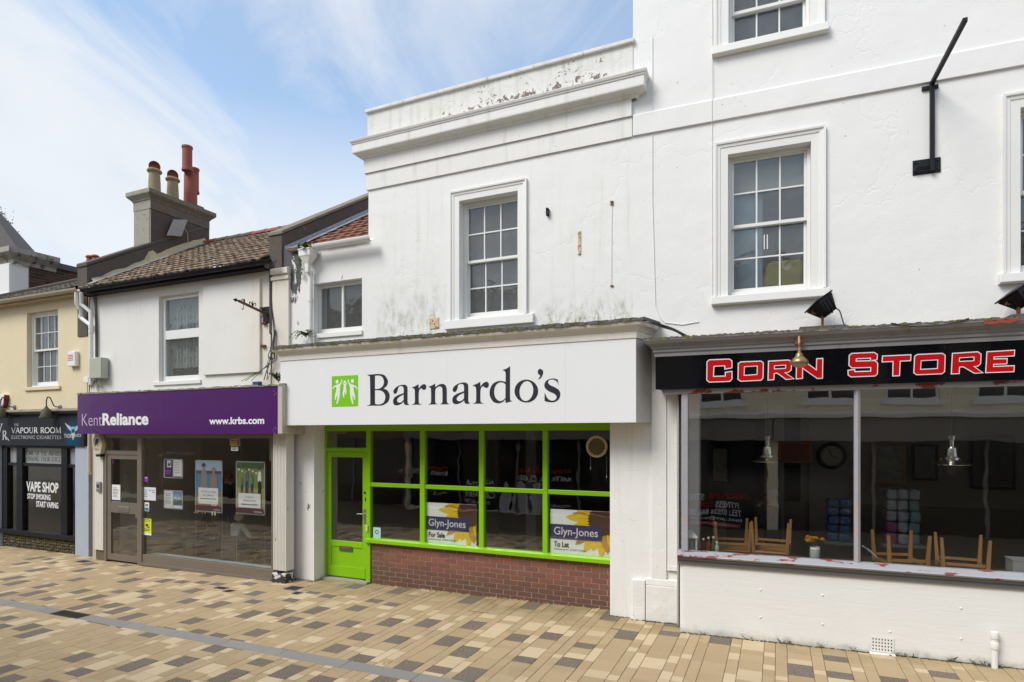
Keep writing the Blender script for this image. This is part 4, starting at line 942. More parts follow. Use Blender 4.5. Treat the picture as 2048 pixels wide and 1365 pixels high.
def board(px0, px1, yt0, yt1, yb0, yb1, word, label):
    v = SV + 0.05
    u0, u1 = F.u(px0, v), F.u(px1, v); z1 = (F.z(px0, yt0, v) + F.z(px1, yt1, v)) / 2; z0 = (F.z(px0, yb0, v) + F.z(px1, yb1, v)) / 2
    bd = thing('estate_agent_board', label, 'sign board', F, ((u0 + u1) / 2, v, z0), 'estate agent boards behind the shop window')
    W_, H_ = u1 - u0, z1 - z0; U = lambda a: u0 + a * W_; Zf = lambda a: z1 - a * H_
    pn = obj('board_panel', MB().box(u0, u1, v, v + 0.006, z0, z1), MINT, bd)
    cx_, cz_ = U(0.88), Zf(0.20); rr = random.Random(3)
    ye, oc = MB(), MB()
    for k in range(26):
        a_ = 2 * math.pi * k / 26 + rr.uniform(-0.08, 0.08); L1 = W_ * rr.uniform(0.50, 0.63); wd = W_ * rr.uniform(0.055, 0.085); r0 = W_ * 0.20
        ca, sa = math.cos(a_), math.sin(a_)
        P = [(r0, -wd * .5), (r0 + (L1 - r0) * .45, -wd), (r0 + (L1 - r0) * .8, -wd * .6), (L1, 0), (r0 + (L1 - r0) * .8, wd * .6), (r0 + (L1 - r0) * .45, wd), (r0, wd * .5)]
        P = clip([(cx_ + x_ * ca - y_ * sa, cz_ + x_ * sa + y_ * ca) for x_, y_ in P], u0 + .002, u1 - .002, z0 + .002, z1 - .002)
        if P: (ye if k % 4 else oc).add([(a, v - 0.0006 - 0.00012 * k, b) for a, b in P], [tuple(range(len(P)))])
        P = clip([(cx_ + x_ * ca - y_ * sa, cz_ + x_ * sa + y_ * ca) for x_, y_ in ((r0, -wd * .08), (L1 * .8, 0), (r0, wd * .08))], u0 + .002, u1 - .002, z0 + .002, z1 - .002)
        if P: oc.add([(a, v - 0.00066 - 0.00012 * k, b) for a, b in P], [tuple(range(len(P)))])
    obj('petals', ye, YEL, pn); obj('petal_veins', oc, YEL2, pn)
    disc = []
    for k in range(60):
        a_ = 2 * math.pi * k / 60; r_ = W_ * (0.235 + (0.018 if k % 2 else -0.008)); disc.append((cx_ + r_ * math.cos(a_), cz_ + r_ * math.sin(a_)))
    disc = clip(disc, u0 + .002, u1 - .002, z0 + .002, z1 - .002); obj('flower_head', MB().add([(a, v - 0.0044, b) for a, b in disc], [tuple(range(len(disc)))]), SEED, pn)
    obj('banner', MB().box(U(0), U(0.865), v - 0.0062, v - 0.0048, Zf(0.665), Zf(0.335)), BANNER, pn)
    t_ = MB(); text_in(t_, 'Glyn-Jones', U(0.065), U(0.80), Zf(0.625), Zf(0.395), v - 0.0066, 0.006); obj('lettering', t_, PAPER, pn)
    t_ = MB(); text_in(t_, word, U(0.065), U(0.39 if len(word) > 6 else 0.32), Zf(0.85), Zf(0.72), v - 0.0052, 0.03); text_in(t_, 'Littlehampton  01903 739000', U(0.062), U(0.60), Zf(0.925), Zf(0.875), v - 0.0052, 0.0); obj('lettering', t_, NAVY, pn)
    return bd
board(851.3, 952.5, 1005, 1010, 1086, 1094, 'For Sale', 'white for sale board with sunflower leaning in green shop window')
board(1100.7, 1221, 1018, 1024.5, 1106.5, 1116, 'To Let', 'white to let board with sunflower leaning in green shop window')
# ------------------------------------------------------------ extractor fan let into the pane
ev = SV + 0.03; eu, ez = F.q(1194, 893.5, ev)
fan = thing('extractor_fan', 'round cream extractor fan with mesh grille set in top right shop pane', 'fan', F, (eu, ev, ez - 0.15))
FANM = mat('yellowed_plastic', (0.50, 0.40, 0.22), 0.45, 0.08, 12, 0)
obj('fan_ring', MB().lathe((eu, ev - 0.035, ez), [(0.152, 0.033), (0.152, 0.012), (0.14, 0.0), (0.125, 0.002), (0.118, 0.012), (0.118, 0.03)], 32, (0, 1, 0), cap=False), FANM, fan, smooth=True)
obj('fan_drum', MB().lathe((eu, ev + 0.02, ez), [(0.135, 0), (0.135, 0.11), (0.0, 0.11)], 24, (0, 1, 0), cap=False), IRON, fan)
gr = MB()
for k in range(-3, 4):
    h = math.sqrt(max(0, 0.118 ** 2 - (k * 0.034) ** 2))
    for sg in (1, -1):
        pts = [(k * 0.034, -h), (k * 0.034, h)]; c45 = math.sqrt(0.5)
        gr.tube([(eu + (a * c45 - b * c45 * sg), ev - 0.024 + 0.003 * sg, ez + (a * c45 * sg + b * c45)) for a, b in pts], 0.0026, 5)
obj('fan_grille', gr, FANM, fan)
for (px, py) in ((1181, 935), (1213, 952)):
    cu, cz = F.q(px, py, ev + 0.02); s = MB().tube([(cu, ev + 0.02, ez - 0.11), (cu, ev + 0.02, cz)], 0.0016, 5); cd_ = obj('pull_cord', s, PAPER, fan); obj('cord_toggle', MB().lathe((cu, ev + 0.02, cz - 0.03), [(0.006, 0), (0.008, 0.02), (0.004, 0.035)], 8), PAPER, cd_)
# ------------------------------------------------------------ old fixings on the wall
def rust_plate(name, label, px0, px1, py0, py1, v=-0.012, bolts=((0.5, 0.5),), m=None):
    u0, u1 = F.u(px0), F.u(px1); z1, z0 = F.z((px0 + px1) / 2, py0), F.z((px0 + px1) / 2, py1)
    t_ = thing(name, label, 'metal fixing', F, ((u0 + u1) / 2, 0, z0)); pl = obj('plate', MB().box(u0, u1, v, 0.001, z0, z1), m or RUSTPALE, t_, bevel=0.003)
    for a, b in bolts: obj('bolt', MB().lathe((u0 + (u1 - u0) * a, v - 0.012, z0 + (z1 - z0) * b), [(0.006, 0), (0.016, 0.004), (0.016, 0.013)], 8, (0, 1, 0)), m or RUSTPALE, pl)
    return t_
RUSTPALE = mat('flaking_painted_iron', (0.62, 0.50, 0.33), 0.7, 0.12, 15, 0.3, 60, dirt=(0.38, 0.14, 0.03), dirt_lo=0.50, dirt_hi=0.62, dirt_scale=24)
rust_plate('anchor_plate', 'small square rusty anchor plate left of the sash window sill', 860, 878, 636, 658)
rust_plate('iron_strap', 'narrow upright rust-streaked iron strap on white wall', 1156, 1162, 463, 510, bolts=((0.5, 0.06), (0.5, 0.4), (0.5, 0.94)))
rust_plate('iron_stub', 'short black iron stub on white wall beside sash window', 1094, 1099, 419, 433, -0.05, ((0.5, 0.9),), IRON)
cu = F.u(1224); c_t = thing('wall_clip_line', 'thin white cable with rusty clips running down white wall', 'cable', F, (cu, 0, F.z(1224, 572)))
obj('cable', MB().tube([(cu, -0.006, F.z(1224, 404)), (F.u(1223.5), -0.005, F.z(1224, 500)), (F.u(1223), -0.006, F.z(1224, 571))], 0.0045, 6), WHITE_TRIM, c_t)
for py in (403, 408, 571): obj('clip', MB().box(cu - 0.02, cu + 0.02, -0.018, 0.001, F.z(1224, py + 3), F.z(1224, py)), RUST, c_t, bevel=0.003)
# ------------------------------------------------------------ wall plants
def plant(name, label, F_, px, py, v, n, L, W_, seed, r=0.05, up=0.35, droop=0.6, cat_='fern'):
    u, z = F_.q(px, py, v); t_ = thing(name, label, cat_, F_, (u, v, z))
    obj('fronds', leaf_tuft(MB(), (u, v, z), n, r, L, W_, up, droop, seed), LEAF, t_); st = MB()
    q_ = random.Random(seed)
    for _ in range(5): st.tube([(u, v, z - 0.06), (u + q_.uniform(-.04, .04), v - 0.01, z + 0.02), (u + q_.uniform(-.1, .1), v - 0.05, z + 0.08)], [0.006, 0.004, 0.002], 5)
    obj('stems', st, RUST, t_); return t_
plant('fern', 'leafy fern growing behind hopper head of the white downpipe', F, 613, 492, -0.16, 34, 0.15, 0.05, 3, 0.07)
fz_u, fz_z = F.q(612, 672, -0.1)
t_ = thing('fern', 'drooping fern on mossy ledge round foot of white downpipe', 'fern', F, (fz_u, -0.1, fz_z))
fm = MB(); q_ = random.Random(5)
for k in range(15):                                     # arching fronds with leaflets both sides
    a = q_.uniform(-0.25, math.pi + 0.25); l = q_.uniform(0.16, 0.30); d = Vector((math.cos(a), -abs(math.sin(a)) * 0.5 - 0.1, 0)); pr = None
    pts = [Vector((fz_u, -0.1, fz_z - 0.03)) + d * l * s_ + Vector((0, 0, l * (1.5 * s_ - 1.45 * s_ * s_))) for s_ in [i / 6 for i in range(7)]]
    fm.tube(pts, [0.004, 0.004, 0.003, 0.003, 0.002, 0.002, 0.001], 4)
    for i in range(1, 7):
        tn_ = (pts[i] - pts[i - 1]).normalized(); sd_ = tn_.cross(Vector((0, 0, 1))).normalized()
        for sg in (1, -1):
            e = pts[i] + sd_ * sg * 0.05 * (1.1 - i / 7) + tn_ * 0.02 - Vector((0, 0, 0.012)); w_ = tn_ * 0.013
            fm.add([pts[i] - w_, pts[i] + w_, e + w_ * .4, e - w_ * .4], [(0, 1, 2, 3)])
obj('fronds', fm, LEAF, t_)
iv = MB(); q_ = random.Random(8)
for k in range(60):
    px, py = 600 + q_.gauss(0, 2.2) + (0 if k % 3 else 3), 512 + 38 * q_.random(); u, z = F.q(px, py, -0.06); s_ = q_.uniform(0.012, 0.026); a = q_.uniform(0, 6.28)
    d = Vector((math.cos(a), -0.35, math.sin(a))) * s_; e = Vector((-math.sin(a), -0.2, math.cos(a))) * s_ * 0.7; p = Vector((u, -0.05 - 0.05 * q_.random(), z)); iv.add([p - d, p - e, p + d, p + e], [(0, 1, 2, 3)])
single('ivy', 'trailing ivy hanging beside the downpipe on blackened wall', 'ivy', iv, LEAF, F, (F.u(602), -0.06, F.z(602, 550)))
# moss and grit gathered along the foot of the walls
mo = MB(); q_ = random.Random(77)
def moss_line(F_, u0, u1, v, n, h, d):
    for _ in range(n):
        u = u0 + (u1 - u0) * q_.random(); p = F_.w(u, v - abs(q_.gauss(0, d)), 0); r_ = h * q_.uniform(0.3, 1.2); mo.sphere((p.x, p.y, gz(p.x) + r_ * 0.15), r_, 6, 4, (1.5, 0.9, 0.6))
moss_line(FB, gm_[0][0], o_u1, SV + 0.0, 160, 0.013, 0.012); moss_line(FB, F.u(577), o_u0, 0, 30, 0.013, 0.012); moss_line(FB, o_u1, F.u(1262), 0.0, 30, 0.012, 0.01)
moss_line(FC, FC.u(1362, -0.37), 5.0, -0.37, 420, 0.014, 0.010); moss_line(FC, FC.u(1266), FC.u(1358), -0.06, 70, 0.014, 0.012)
for k in range(16):
    u = FC.u(1400, -0.37) + 3.6 * q_.random(); p = FC.w(u, -0.38, 0); leaf_tuft(mo, (p.x, p.y, gz(p.x)), 7, 0.015, 0.06, 0.007, 1.1, 0.5, k)
o = obj('wall_foot_moss', mo, mat('dark_moss', (0.085, 0.078, 0.028), 0.95, 0.4, 30, 0.4, 60, dirt=(0.05, 0.042, 0.03), dirt_lo=0.5, dirt_hi=0.6, dirt_scale=12)); tag(o, 'thin line of dark moss and grit along feet of the shop walls', 'moss', kind='stuff')
# ================================================================== tall white building with the café (C)
F = FC
m, t, b = new_mat('white_painted_brick'); p = t.pos()
tcn = t.objc(); mp = t.add('ShaderNodeMapping'); t.ln(tcn, mp.inputs[0]); mp.inputs['Rotation'].default_value = (rad(90), 0, 0)
br = t.add('ShaderNodeTexBrick'); t.ln(mp.outputs[0], br.inputs['Vector']); br.inputs['Scale'].default_value = 1.0; br.inputs['Brick Width'].default_value = 0.9; br.inputs['Row Height'].default_value = 0.15; br.inputs['Mortar Size'].default_value = 0.0035; br.inputs['Mortar Smooth'].default_value = 0.6
c_ = t.mix(t.noise(p, 2.2, 6), (0.76, 0.755, 0.74), (0.81, 0.805, 0.79))
c_ = t.mix(t.math('MULTIPLY', t.step(t.math('ADD', t.xyz(p)[2], t.math('MULTIPLY', t.noise(p, 7, 6, 0.7), -0.25)), 0.05, -0.07), 0.5), c_, (0.24, 0.22, 0.13))
c_ = t.mix(t.math('MULTIPLY', t.step(t.noise(p, 22, 2), 0.74, 0.77), 0.4), c_, (0.4, 0.37, 0.3))
t.ln(c_, b.inputs['Base Color']); b.inputs['Roughness'].default_value = 0.5
h = t.math('ADD', t.math('MULTIPLY', t.noise(p, 9, 4, 0.5, (0.5, 0.5, 3)), 0.5), t.math('ADD', t.math('MULTIPLY', br.outputs['Fac'], -0.25), t.math('MULTIPLY', t.noise(p, 60, 4), 0.15)))
t.ln(t.bump(h, 0.35, 0.012), b.inputs['Normal']); PBRICK = m
WALL_C = wall_white('white_render_smooth', (0.81, 0.80, 0.785), relief=0.32, gl=0.68, gh=0.95)
UE = 5.6
cafe = thing('corner_cafe_building', 'tall white rendered building with grey café shopfront and black fascia', 'building', F, (2.2, 0, 0))
FV, WV, RVc = -0.40, -0.31, -0.37
w1u0, w1u1 = F.u(1456), F.u(1622); w1z1 = (F.z(1456, 310) + F.z(1622, 284)) / 2; w1z0 = (F.z(1460, 592) + F.z(1618, 579)) / 2
w2u0, w2u1 = F.u(1457), F.u(1620); w2z0 = (F.z(1460, 91) + F.z(1618, 57)) / 2; mr2 = (F.z(1462, 30, .15) + F.z(1614, 4, .15)) / 2; w2z1 = w2z0 + 2 * (mr2 - w2z0) + 0.02
w3u0 = F.u(2040); w3u1 = w3u0 + (w1u1 - w1u0); w3z0 = w1z0; w3z1 = w1z1
shop_u0, shop_z1 = F.u(1376, WV), F.z(1400, 770, FV)
mb = MB().wall(0, UE, -0.1, 10.6, [(w1u0, w1u1, w1z0, w1z1), (w2u0, w2u1, w2z0, w2z1), (w3u0, w3u1, w3z0, w3z1), (shop_u0 + 0.1, UE - 0.25, -0.3, shop_z1)], 0, 0.32)
obj('wall', mb, WALL_C, cafe)
zs0 = (F.z(1266, 275) + F.z(2048, 131)) / 2
obj('string_course', MB().side([(0.0, zs0), (-0.028, zs0 + 0.004), (-0.028, zs0 + 0.262), (-0.02, zs0 + 0.275), (0.0, zs0 + 0.278)], 0.002, UE), WALL_C, cafe)
SKYB = mat('sky_tinted_upper_room', (0.17, 0.25, 0.31), 0.8, 0.15, 2, 0)  # blue in the room colour stands in for sky mirrored in the panes
aw = w1u0 - F.u(1430)
for (a, b_, c_, d, rows, nm) in ((w1u0, w1u1, w1z0, w1z1, 2, 1), (w2u0, w2u1, w2z0, w2z1, 1, 2), (w3u0, w3u1, w3z0, w3z1, 2, 3)):
    architrave(cafe, a, b_, c_, d, aw)
    obj('window_sill', MB().side([(0.12, c_ + 0.02), (-0.075, c_ - 0.012), (-0.08, c_ - 0.105), (-0.05, c_ - 0.115), (0.12, c_ - 0.115)], a - aw - 0.04, b_ + aw + 0.04), WHITE_TRIM, cafe, bevel=0.006)
    sash_window(cafe, a, b_, c_ + 0.02, d, 0.10, 3, rows, box_=0.035, stile=0.03, top=0.03, bot=0.055, bar=0.018, gm=OLDGLASS)
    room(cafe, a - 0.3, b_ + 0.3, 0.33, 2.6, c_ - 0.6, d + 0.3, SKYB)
# roller blind and clutter behind the first-floor window
obj('roller_blind', MB().box(w1u0 + 0.05, w1u1 - 0.05, 0.29, 0.293, w1z1 - 0.40, w1z1 + 0.02), mat('cream_blind', (0.50, 0.49, 0.42), 0.8, 0.05, 4, 0), cafe)
obj('half_blind', MB().box(w1u0 + 0.03, w1u0 + 0.40, 0.36, 0.363, w1z0 - 0.1, w1z1 - 0.05), mat('blue_grey_backing', (0.24, 0.36, 0.45), 0.8, 0.08, 2, 0), cafe)  # blind tinted blue-grey to add to the sky reflection in the glass
yu, yz = F.q(1562, 560, 0.42)
cu = thing('upholstered_chair', 'yellow-green chair back standing behind first-floor sash panes', 'chair', F, (yu, 0.42, w1z0 + 0.05))
cs = MB(); pts = [(-0.26, -0.30), (0.20, -0.30), (0.25, -0.05), (0.27, 0.27), (0.22, 0.31), (-0.12, 0.30), (-0.18, 0.25)]
cs.prism([(yu + a * 0.95, yz + b * 0.8) for a, b in pts], 0.40, 0.50); obj('chair_back', cs, mat('mustard_fabric', (0.33, 0.29, 0.035), 0.9, 0.15, 20, 0.4, 120), cu, bevel=0.03)
obj('chair_seat', MB().box(yu - 0.26, yu + 0.24, 0.42, 0.85, w1z0 - 0.05, w1z0 + 0.05), mat('black_fabric', (0.02, 0.02, 0.022), 0.9, 0.2, 20, 0), cu, bevel=0.03)
for s_ in (-0.18, 0.16): obj('leg', MB().tube([(yu + s_, 0.8, w1z0 - 0.05), (yu + s_, 0.8, w1z0 - 0.5)], 0.015, 6), IRON, cu)
for dx in (0, 0.035): obj('glass_tape', MB().box(F.u(1527.5, 0.18) + dx, F.u(1529.5, 0.18) + dx, 0.179, 0.18, F.z(1530, 499, .18), F.z(1530, 470, .18)), PAPER, cafe)
# ------------------------------------------------------------ shopfront: pilaster, riser, sill, frame
GREYP = None
m, t, b = new_mat('peeling_grey_paint'); p = t.pos()
c_ = t.mix(t.noise(p, 3, 5), (0.32, 0.325, 0.355), (0.40, 0.405, 0.435))
n_ = t.noise(p, 6.5, 8, 0.62, (0.55, 1.2, 1.5)); X, Y, Z = t.xyz(p)
c_ = t.mix(t.step(n_, 0.545, 0.555), c_, (0.55, 0.53, 0.5)); c_ = t.mix(t.step(n_, 0.555, 0.565), c_, (0.235, 0.042, 0.033))
t.ln(c_, b.inputs['Base Color']); b.inputs['Roughness'].default_value = 0.5
t.ln(t.bump(t.math('ADD', t.math('MULTIPLY', t.step(n_, 0.54, 0.565), -1.0), t.math('MULTIPLY', t.noise(p, 40, 4), 0.3)), 0.5, 0.006), b.inputs['Normal']); PEEL = m
GREYP = mat('grey_joinery_paint', (0.30, 0.305, 0.325), 0.5, 0.10, 5, 0.15, 40, dirt=(0.12, 0.10, 0.085), dirt_lo=0.60, dirt_hi=0.82, dirt_scale=6, streak=(1, 1, 2.5))
DGREY = mat('dark_grey_joinery', (0.125, 0.125, 0.128), 0.55, 0.15, 6, 0.15, 40, dirt=(0.22, 0.05, 0.04), dirt_lo=0.63, dirt_hi=0.66, dirt_scale=9)
ru0 = F.u(1359, RVc); sz1 = (F.z(1376, 1101, WV) + F.z(2040, 1147, WV)) / 2
stF = WV - 0.15
stz = (F.z(1356, 1114, stF) + F.z(2040, 1166, stF)) / 2; stz0 = (F.z(1359, 1129, RVc - 0.03) + F.z(2040, 1180, RVc - 0.03)) / 2
rb = MB(); prof = [(ru0, 0.35)]; n = 6                       # riser block, its street corner rounded
prof = [(ru0, 0.32), (UE, 0.32), (UE, RVc)] + [(ru0 + 0.05 - 0.05 * math.sin(math.pi / 2 * k / n), RVc + 0.05 - 0.05 * math.cos(math.pi / 2 * k / n)) for k in range(n + 1)]
obj('stall_riser', rb.plan(prof[::-1] if False else prof, -0.1, stz0 + 0.01), PBRICK, cafe)
obj('shop_sill', MB().side([(WV + 0.06, sz1), (WV - 0.02, sz1 - 0.003), (stF + 0.02, sz1 - 0.03), (stF + 0.003, sz1 - 0.045), (stF, stz + 0.02), (stF + 0.02, stz), (WV + 0.06, stz)], F.u(1354, stF), UE), PEEL, cafe, bevel=0.008)
obj('sill_apron', MB().side([(WV, stz - 0.001), (RVc - 0.055, stz - 0.001), (RVc - 0.05, stz - 0.03), (RVc - 0.025, stz - 0.045), (RVc - 0.025, stz0), (WV, stz0)], ru0 - 0.02, UE), DGREY, cafe)
fz = (F.z(1376, 786, WV) + F.z(2048, 775, WV)) / 2; fT = (F.z(1311, 715.5, FV) + F.z(2048, 679, FV)) / 2; fB = (F.z(1312, 780, FV) + F.z(2048, 759, FV)) / 2
pl0, pl1 = F.u(1363, WV), F.u(1376, WV); m0, m1 = F.u(1708.5, WV), F.u(1721, WV); glE = UE - 0.3
head = obj('shop_head', MB().box(F.u(1330, WV), UE - 0.2, WV - 0.03, WV + 0.08, fz, fB + 0.02), PEEL, cafe, bevel=0.005)
POSTM = mat('weathered_post_paint', (0.34, 0.34, 0.375), 0.55, 0.12, 6, 0.3, 30, dirt=(0.42, 0.33, 0.27), dirt_lo=0.55, dirt_hi=0.63, dirt_scale=8, streak=(2, 2, 0.4))
obj('shop_post', MB().box(pl0, pl1, WV - 0.02, WV + 0.07, sz1 - 0.005, fz + 0.001), POSTM, cafe, bevel=0.006)
obj('mullion', MB().plan([(m0, WV + 0.06), (m0, WV), ((m0 + m1) / 2, WV - 0.025), (m1, WV), (m1, WV + 0.06)], sz1 - 0.005, fz + 0.001), POSTM, cafe, bevel=0.004)
obj('shop_post', MB().box(glE, glE + 0.08, WV - 0.02, WV + 0.07, sz1 - 0.005, fz + 0.001), POSTM, cafe, bevel=0.006)
CAFEGLASS = glass('cafe_glass', (0.97, 0.975, 0.97), 0.03, 1.6, 0.15)
for a, b_ in ((pl1, m0), (m1, glE)): pane_obj(cafe, a, b_, sz1, fz, WV + 0.025, CAFEGLASS)
obj('return_wall', MB().box(pl0 + 0.002, pl1 - 0.01, WV + 0.07, -0.001, stz0 + 0.011, fz), WHITE_TRIM, cafe)
# pilaster with plinth
pw0, pw1 = F.u(1303, -0.02), F.u(1358, -0.02)
obj('pilaster', MB().box(pw0, F.u(1333, -0.03), -0.03, 0.002, F.z(1310, 1163), fB), WALL_C, cafe, bevel=0.004)
obj('pilaster', MB().box(F.u(1334, -0.015), pl0 + 0.06, -0.018, 0.002, F.z(1340, 1140), fB), WALL_C, cafe, bevel=0.004)
pzt = F.z(1310, 1163, -0.06); PLIN = wall_white('rough_white_plinth', (0.79, 0.78, 0.76), relief=0.9, grime=(0.3, 0.27, 0.2), gl=0.55, gh=0.9)
obj('plinth', MB().box(F.u(1264, -0.05), F.u(1290.5, -0.05), -0.055, 0.002, -0.1, pzt), PLIN, cafe, bevel=0.012)
obj('plinth', MB().box(F.u(1291.5, -0.05), ru0 + 0.05, -0.05, 0.002, -0.1, pzt - 0.06), PLIN, cafe, bevel=0.012)
obj('plinth_cap', MB().side([(0.0, pzt - 0.055), (-0.045, pzt - 0.06), (-0.035, pzt + 0.02), (-0.0, pzt + 0.03)], F.u(1291.5, -0.03), ru0 + 0.05), PLIN, cafe, bevel=0.008)
pb_ = F.z(1340, 1141); obj('pilaster_base', MB().box(F.u(1334.5, -0.03), ru0 + 0.05, -0.034, -0.0185, pb_, pb_ + 0.03).box(F.u(1335, -0.03), ru0 + 0.05, -0.028, -0.0186, pb_ + 0.031, pb_ + 0.06), WALL_C, cafe, bevel=0.004)
# cornice over the fascia, moss on its top
cL = F.u(1311, FV); pth = [(cL, 0.0), (cL, FV), (UE, FV)]
topz = (F.z(1291, 679, FV - 0.13) + F.z(2048, 631, FV - 0.13)) / 2; H = topz - fT
prof = [(0.0, fT), (0.012, fT), (0.012, fT + H * 0.22), (0.03, fT + H * 0.25), (0.03, fT + H * 0.40), (0.045, fT + H * 0.43), (0.05, fT + H * 0.54), (0.07, fT + H * 0.60), (0.105, fT + H * 0.70), (0.125, fT + H * 0.84), (0.13, fT + H * 0.86), (0.13, topz - 0.012), (0.0, topz - 0.012)]
CORNM = mat('grey_cornice_paint', (0.245, 0.24, 0.245), 0.55, 0.12, 4, 0.2, 30, dirt=(0.13, 0.11, 0.10), dirt_lo=0.55, dirt_hi=0.8, dirt_scale=5, streak=(2.5, 2.5, 0.6))
obj('cornice', MB().sweep(pth, prof), CORNM, cafe)
mb = MB(); n = 170; us = [cL - 0.13 + (UE - cL + 0.13) * k / n for k in range(n + 1)]
for i in range(n):
    a_, b_ = us[i], us[i + 1]; h = topz + R.uniform(-0.006, 0.010); lo_ = topz - 0.0125 + R.uniform(-0.012, 0.0); d = R.uniform(-0.004, 0.004)
    mb.add([(a_, FV - 0.134 + d, lo_), (b_, FV - 0.134 + d, lo_), (b_, FV - 0.134 + d, h), (a_, FV - 0.134 + d, h), (b_, 0, topz + 0.05), (a_, 0, topz + 0.05)], [(0, 1, 2, 3), (3, 2, 4, 5)])
obj('cornice_flashing', mb, mat('mossy_flashing', (0.15, 0.125, 0.10), 0.85, 0.35, 16, 0.8, 30, dirt=(0.13, 0.12, 0.02), dirt_lo=0.50, dirt_hi=0.60, dirt_scale=7), cafe)
for px0, px1, y0, y1 in ((1968, 2042, 641, 653),):           # bare red primer where the grey has gone
    a, z1 = F.q(px0, y0, FV - 0.132); b_, z0 = F.q(px1, y1, FV - 0.132)
    P = [(a, topz - 0.055), (a + (b_ - a) * .2, topz - 0.062), (a + (b_ - a) * .45, topz - 0.05), (a + (b_ - a) * .7, topz - 0.06), (b_, topz - 0.03), (b_ - 0.01, topz - 0.014), (a + (b_ - a) * .5, topz - 0.016), (a, topz - 0.015)]
    obj('primer_patch', MB().prism(P, FV - 0.1315, FV - 0.129), mat('red_primer', (0.30, 0.05, 0.035), 0.7, 0.2, 18, 0.2, 50), cafe)
obj('fascia_soffit', MB().box(F.u(1318, FV), UE, FV + 0.02, WV + 0.02, fB - 0.004, fB + 0.03), DGREY, cafe)
# ------------------------------------------------------------ black fascia with red letters
signC = thing('fascia_sign', 'glossy black fascia sign reading CORN STORE in red letters edged white', 'sign', F, (2.0, FV, fB))
m, t, b = new_mat('black_gloss_panel'); p = t.pos(); b.inputs['Base Color'].default_value = (0.003, 0.003, 0.005, 1); b.inputs['Roughness'].default_value = 0.10; b.inputs['Specular IOR Level'].default_value = 0.22
t.ln(t.bump(t.noise(p, 1.6, 3), 0.12, 0.05), b.inputs['Normal']); BGL = m
jx = F.u(1895, FV)
for a, b_ in ((cL, jx - 0.001), (jx + 0.001, UE)): obj('sign_panel', MB().box(a, b_, FV, FV + 0.02, fB, fT - 0.002), BGL, signC)
obj('sign_backing', MB().box(cL + 0.01, UE, FV + 0.0205, -0.002, fB + 0.032, fT - 0.004), DGREY, signC)
for px in (1330, 1418, 1520, 1663, 1780, 1890, 1900, 2020):
    for fr_ in (0.1, 0.9): obj('panel_screw', MB().lathe((F.u(px, FV), FV - 0.004, fB + (fT - fB) * fr_), [(0.004, 0), (0.006, 0.003), (0.006, 0.004)], 8, (0, 1, 0)), IRON, signC)
ZC = lambda P, v: [FC.q(1400 + a * 0.31641, 680 + b_ * 0.31641, v) for a, b_ in P]
CL = [[[(47, 142), (60, 130), (185, 125), (199, 135), (199, 175), (160, 182), (160, 161), (85, 165), (82, 235), (163, 232), (163, 208), (199, 203), (199, 246), (187, 260), (60, 265), (46, 254)]],
      [[(245, 152), (258, 143), (385, 138), (397, 148), (395, 240), (384, 253), (258, 259), (243, 249)], [(278, 168), (365, 163), (363, 222), (276, 228)]],
      [[(436, 138), (560, 131), (576, 142), (573, 190), (558, 203), (530, 206), (588, 245), (545, 248), (490, 208), (466, 210), (464, 249), (433, 252)], [(468, 162), (545, 157), (543, 183), (467, 187)]],
      [[(613, 131), (645, 129), (738, 196), (740, 123), (773, 121), (771, 240), (742, 242), (645, 174), (645, 241), (611, 244)]],
      [[(946, 101), (960, 89), (1100, 83), (1118, 95), (1116, 124), (1080, 129), (1080, 113), (985, 117), (983, 138), (1105, 135), (1120, 150), (1118, 213), (1105, 226), (955, 232), (939, 221), (938, 196), (975, 191), (975, 205), (1082, 201), (1082, 172), (960, 175), (944, 160)]],
      [[(1156, 106), (1330, 98), (1328, 129), (1262, 132), (1258, 224), (1221, 226), (1223, 134), (1154, 137)]],
      [[(1359, 106), (1375, 96), (1530, 89), (1546, 99), (1543, 199), (1527, 212), (1370, 218), (1354, 207)], [(1395, 130), (1505, 124), (1503, 184), (1391, 190)]],
      [[(1598, 89), (1755, 79), (1773, 92), (1770, 150), (1754, 164), (1725, 167), (1782, 207), (1735, 209), (1665, 168), (1637, 170), (1635, 211), (1591, 213)], [(1637, 112), (1735, 106), (1733, 135), (1636, 140)]],
      [[(1816, 79), (1985, 69), (1983, 99), (1855, 106), (1854, 125), (1938, 122), (1936, 149), (1852, 152), (1851, 172), (1983, 167), (1981, 199), (1808, 205)]]]
REDV = mat('red_vinyl', (0.50, 0.002, 0.004), 0.5, 0.05, 5, 0, spec=0.15); WHV = mat('white_vinyl_edge', (0.78, 0.78, 0.80), 0.35, 0.03, 5, 0)
for L in CL:
    vs_, fs_ = fill2d([ZC(grow(L[0], 6.0), FV)] + [ZC(grow(h_, -5.0), FV) for h_ in L[1:]])
    lt = obj('letter', solid2d(MB(), vs_, fs_, FV - 0.0006, 0.002), WHV, signC)
    vs_, fs_ = fill2d([ZC(x_, FV) for x_ in L]); obj('letter_face', solid2d(MB(), vs_, fs_, FV - 0.0030, 0.0012), REDV, lt)
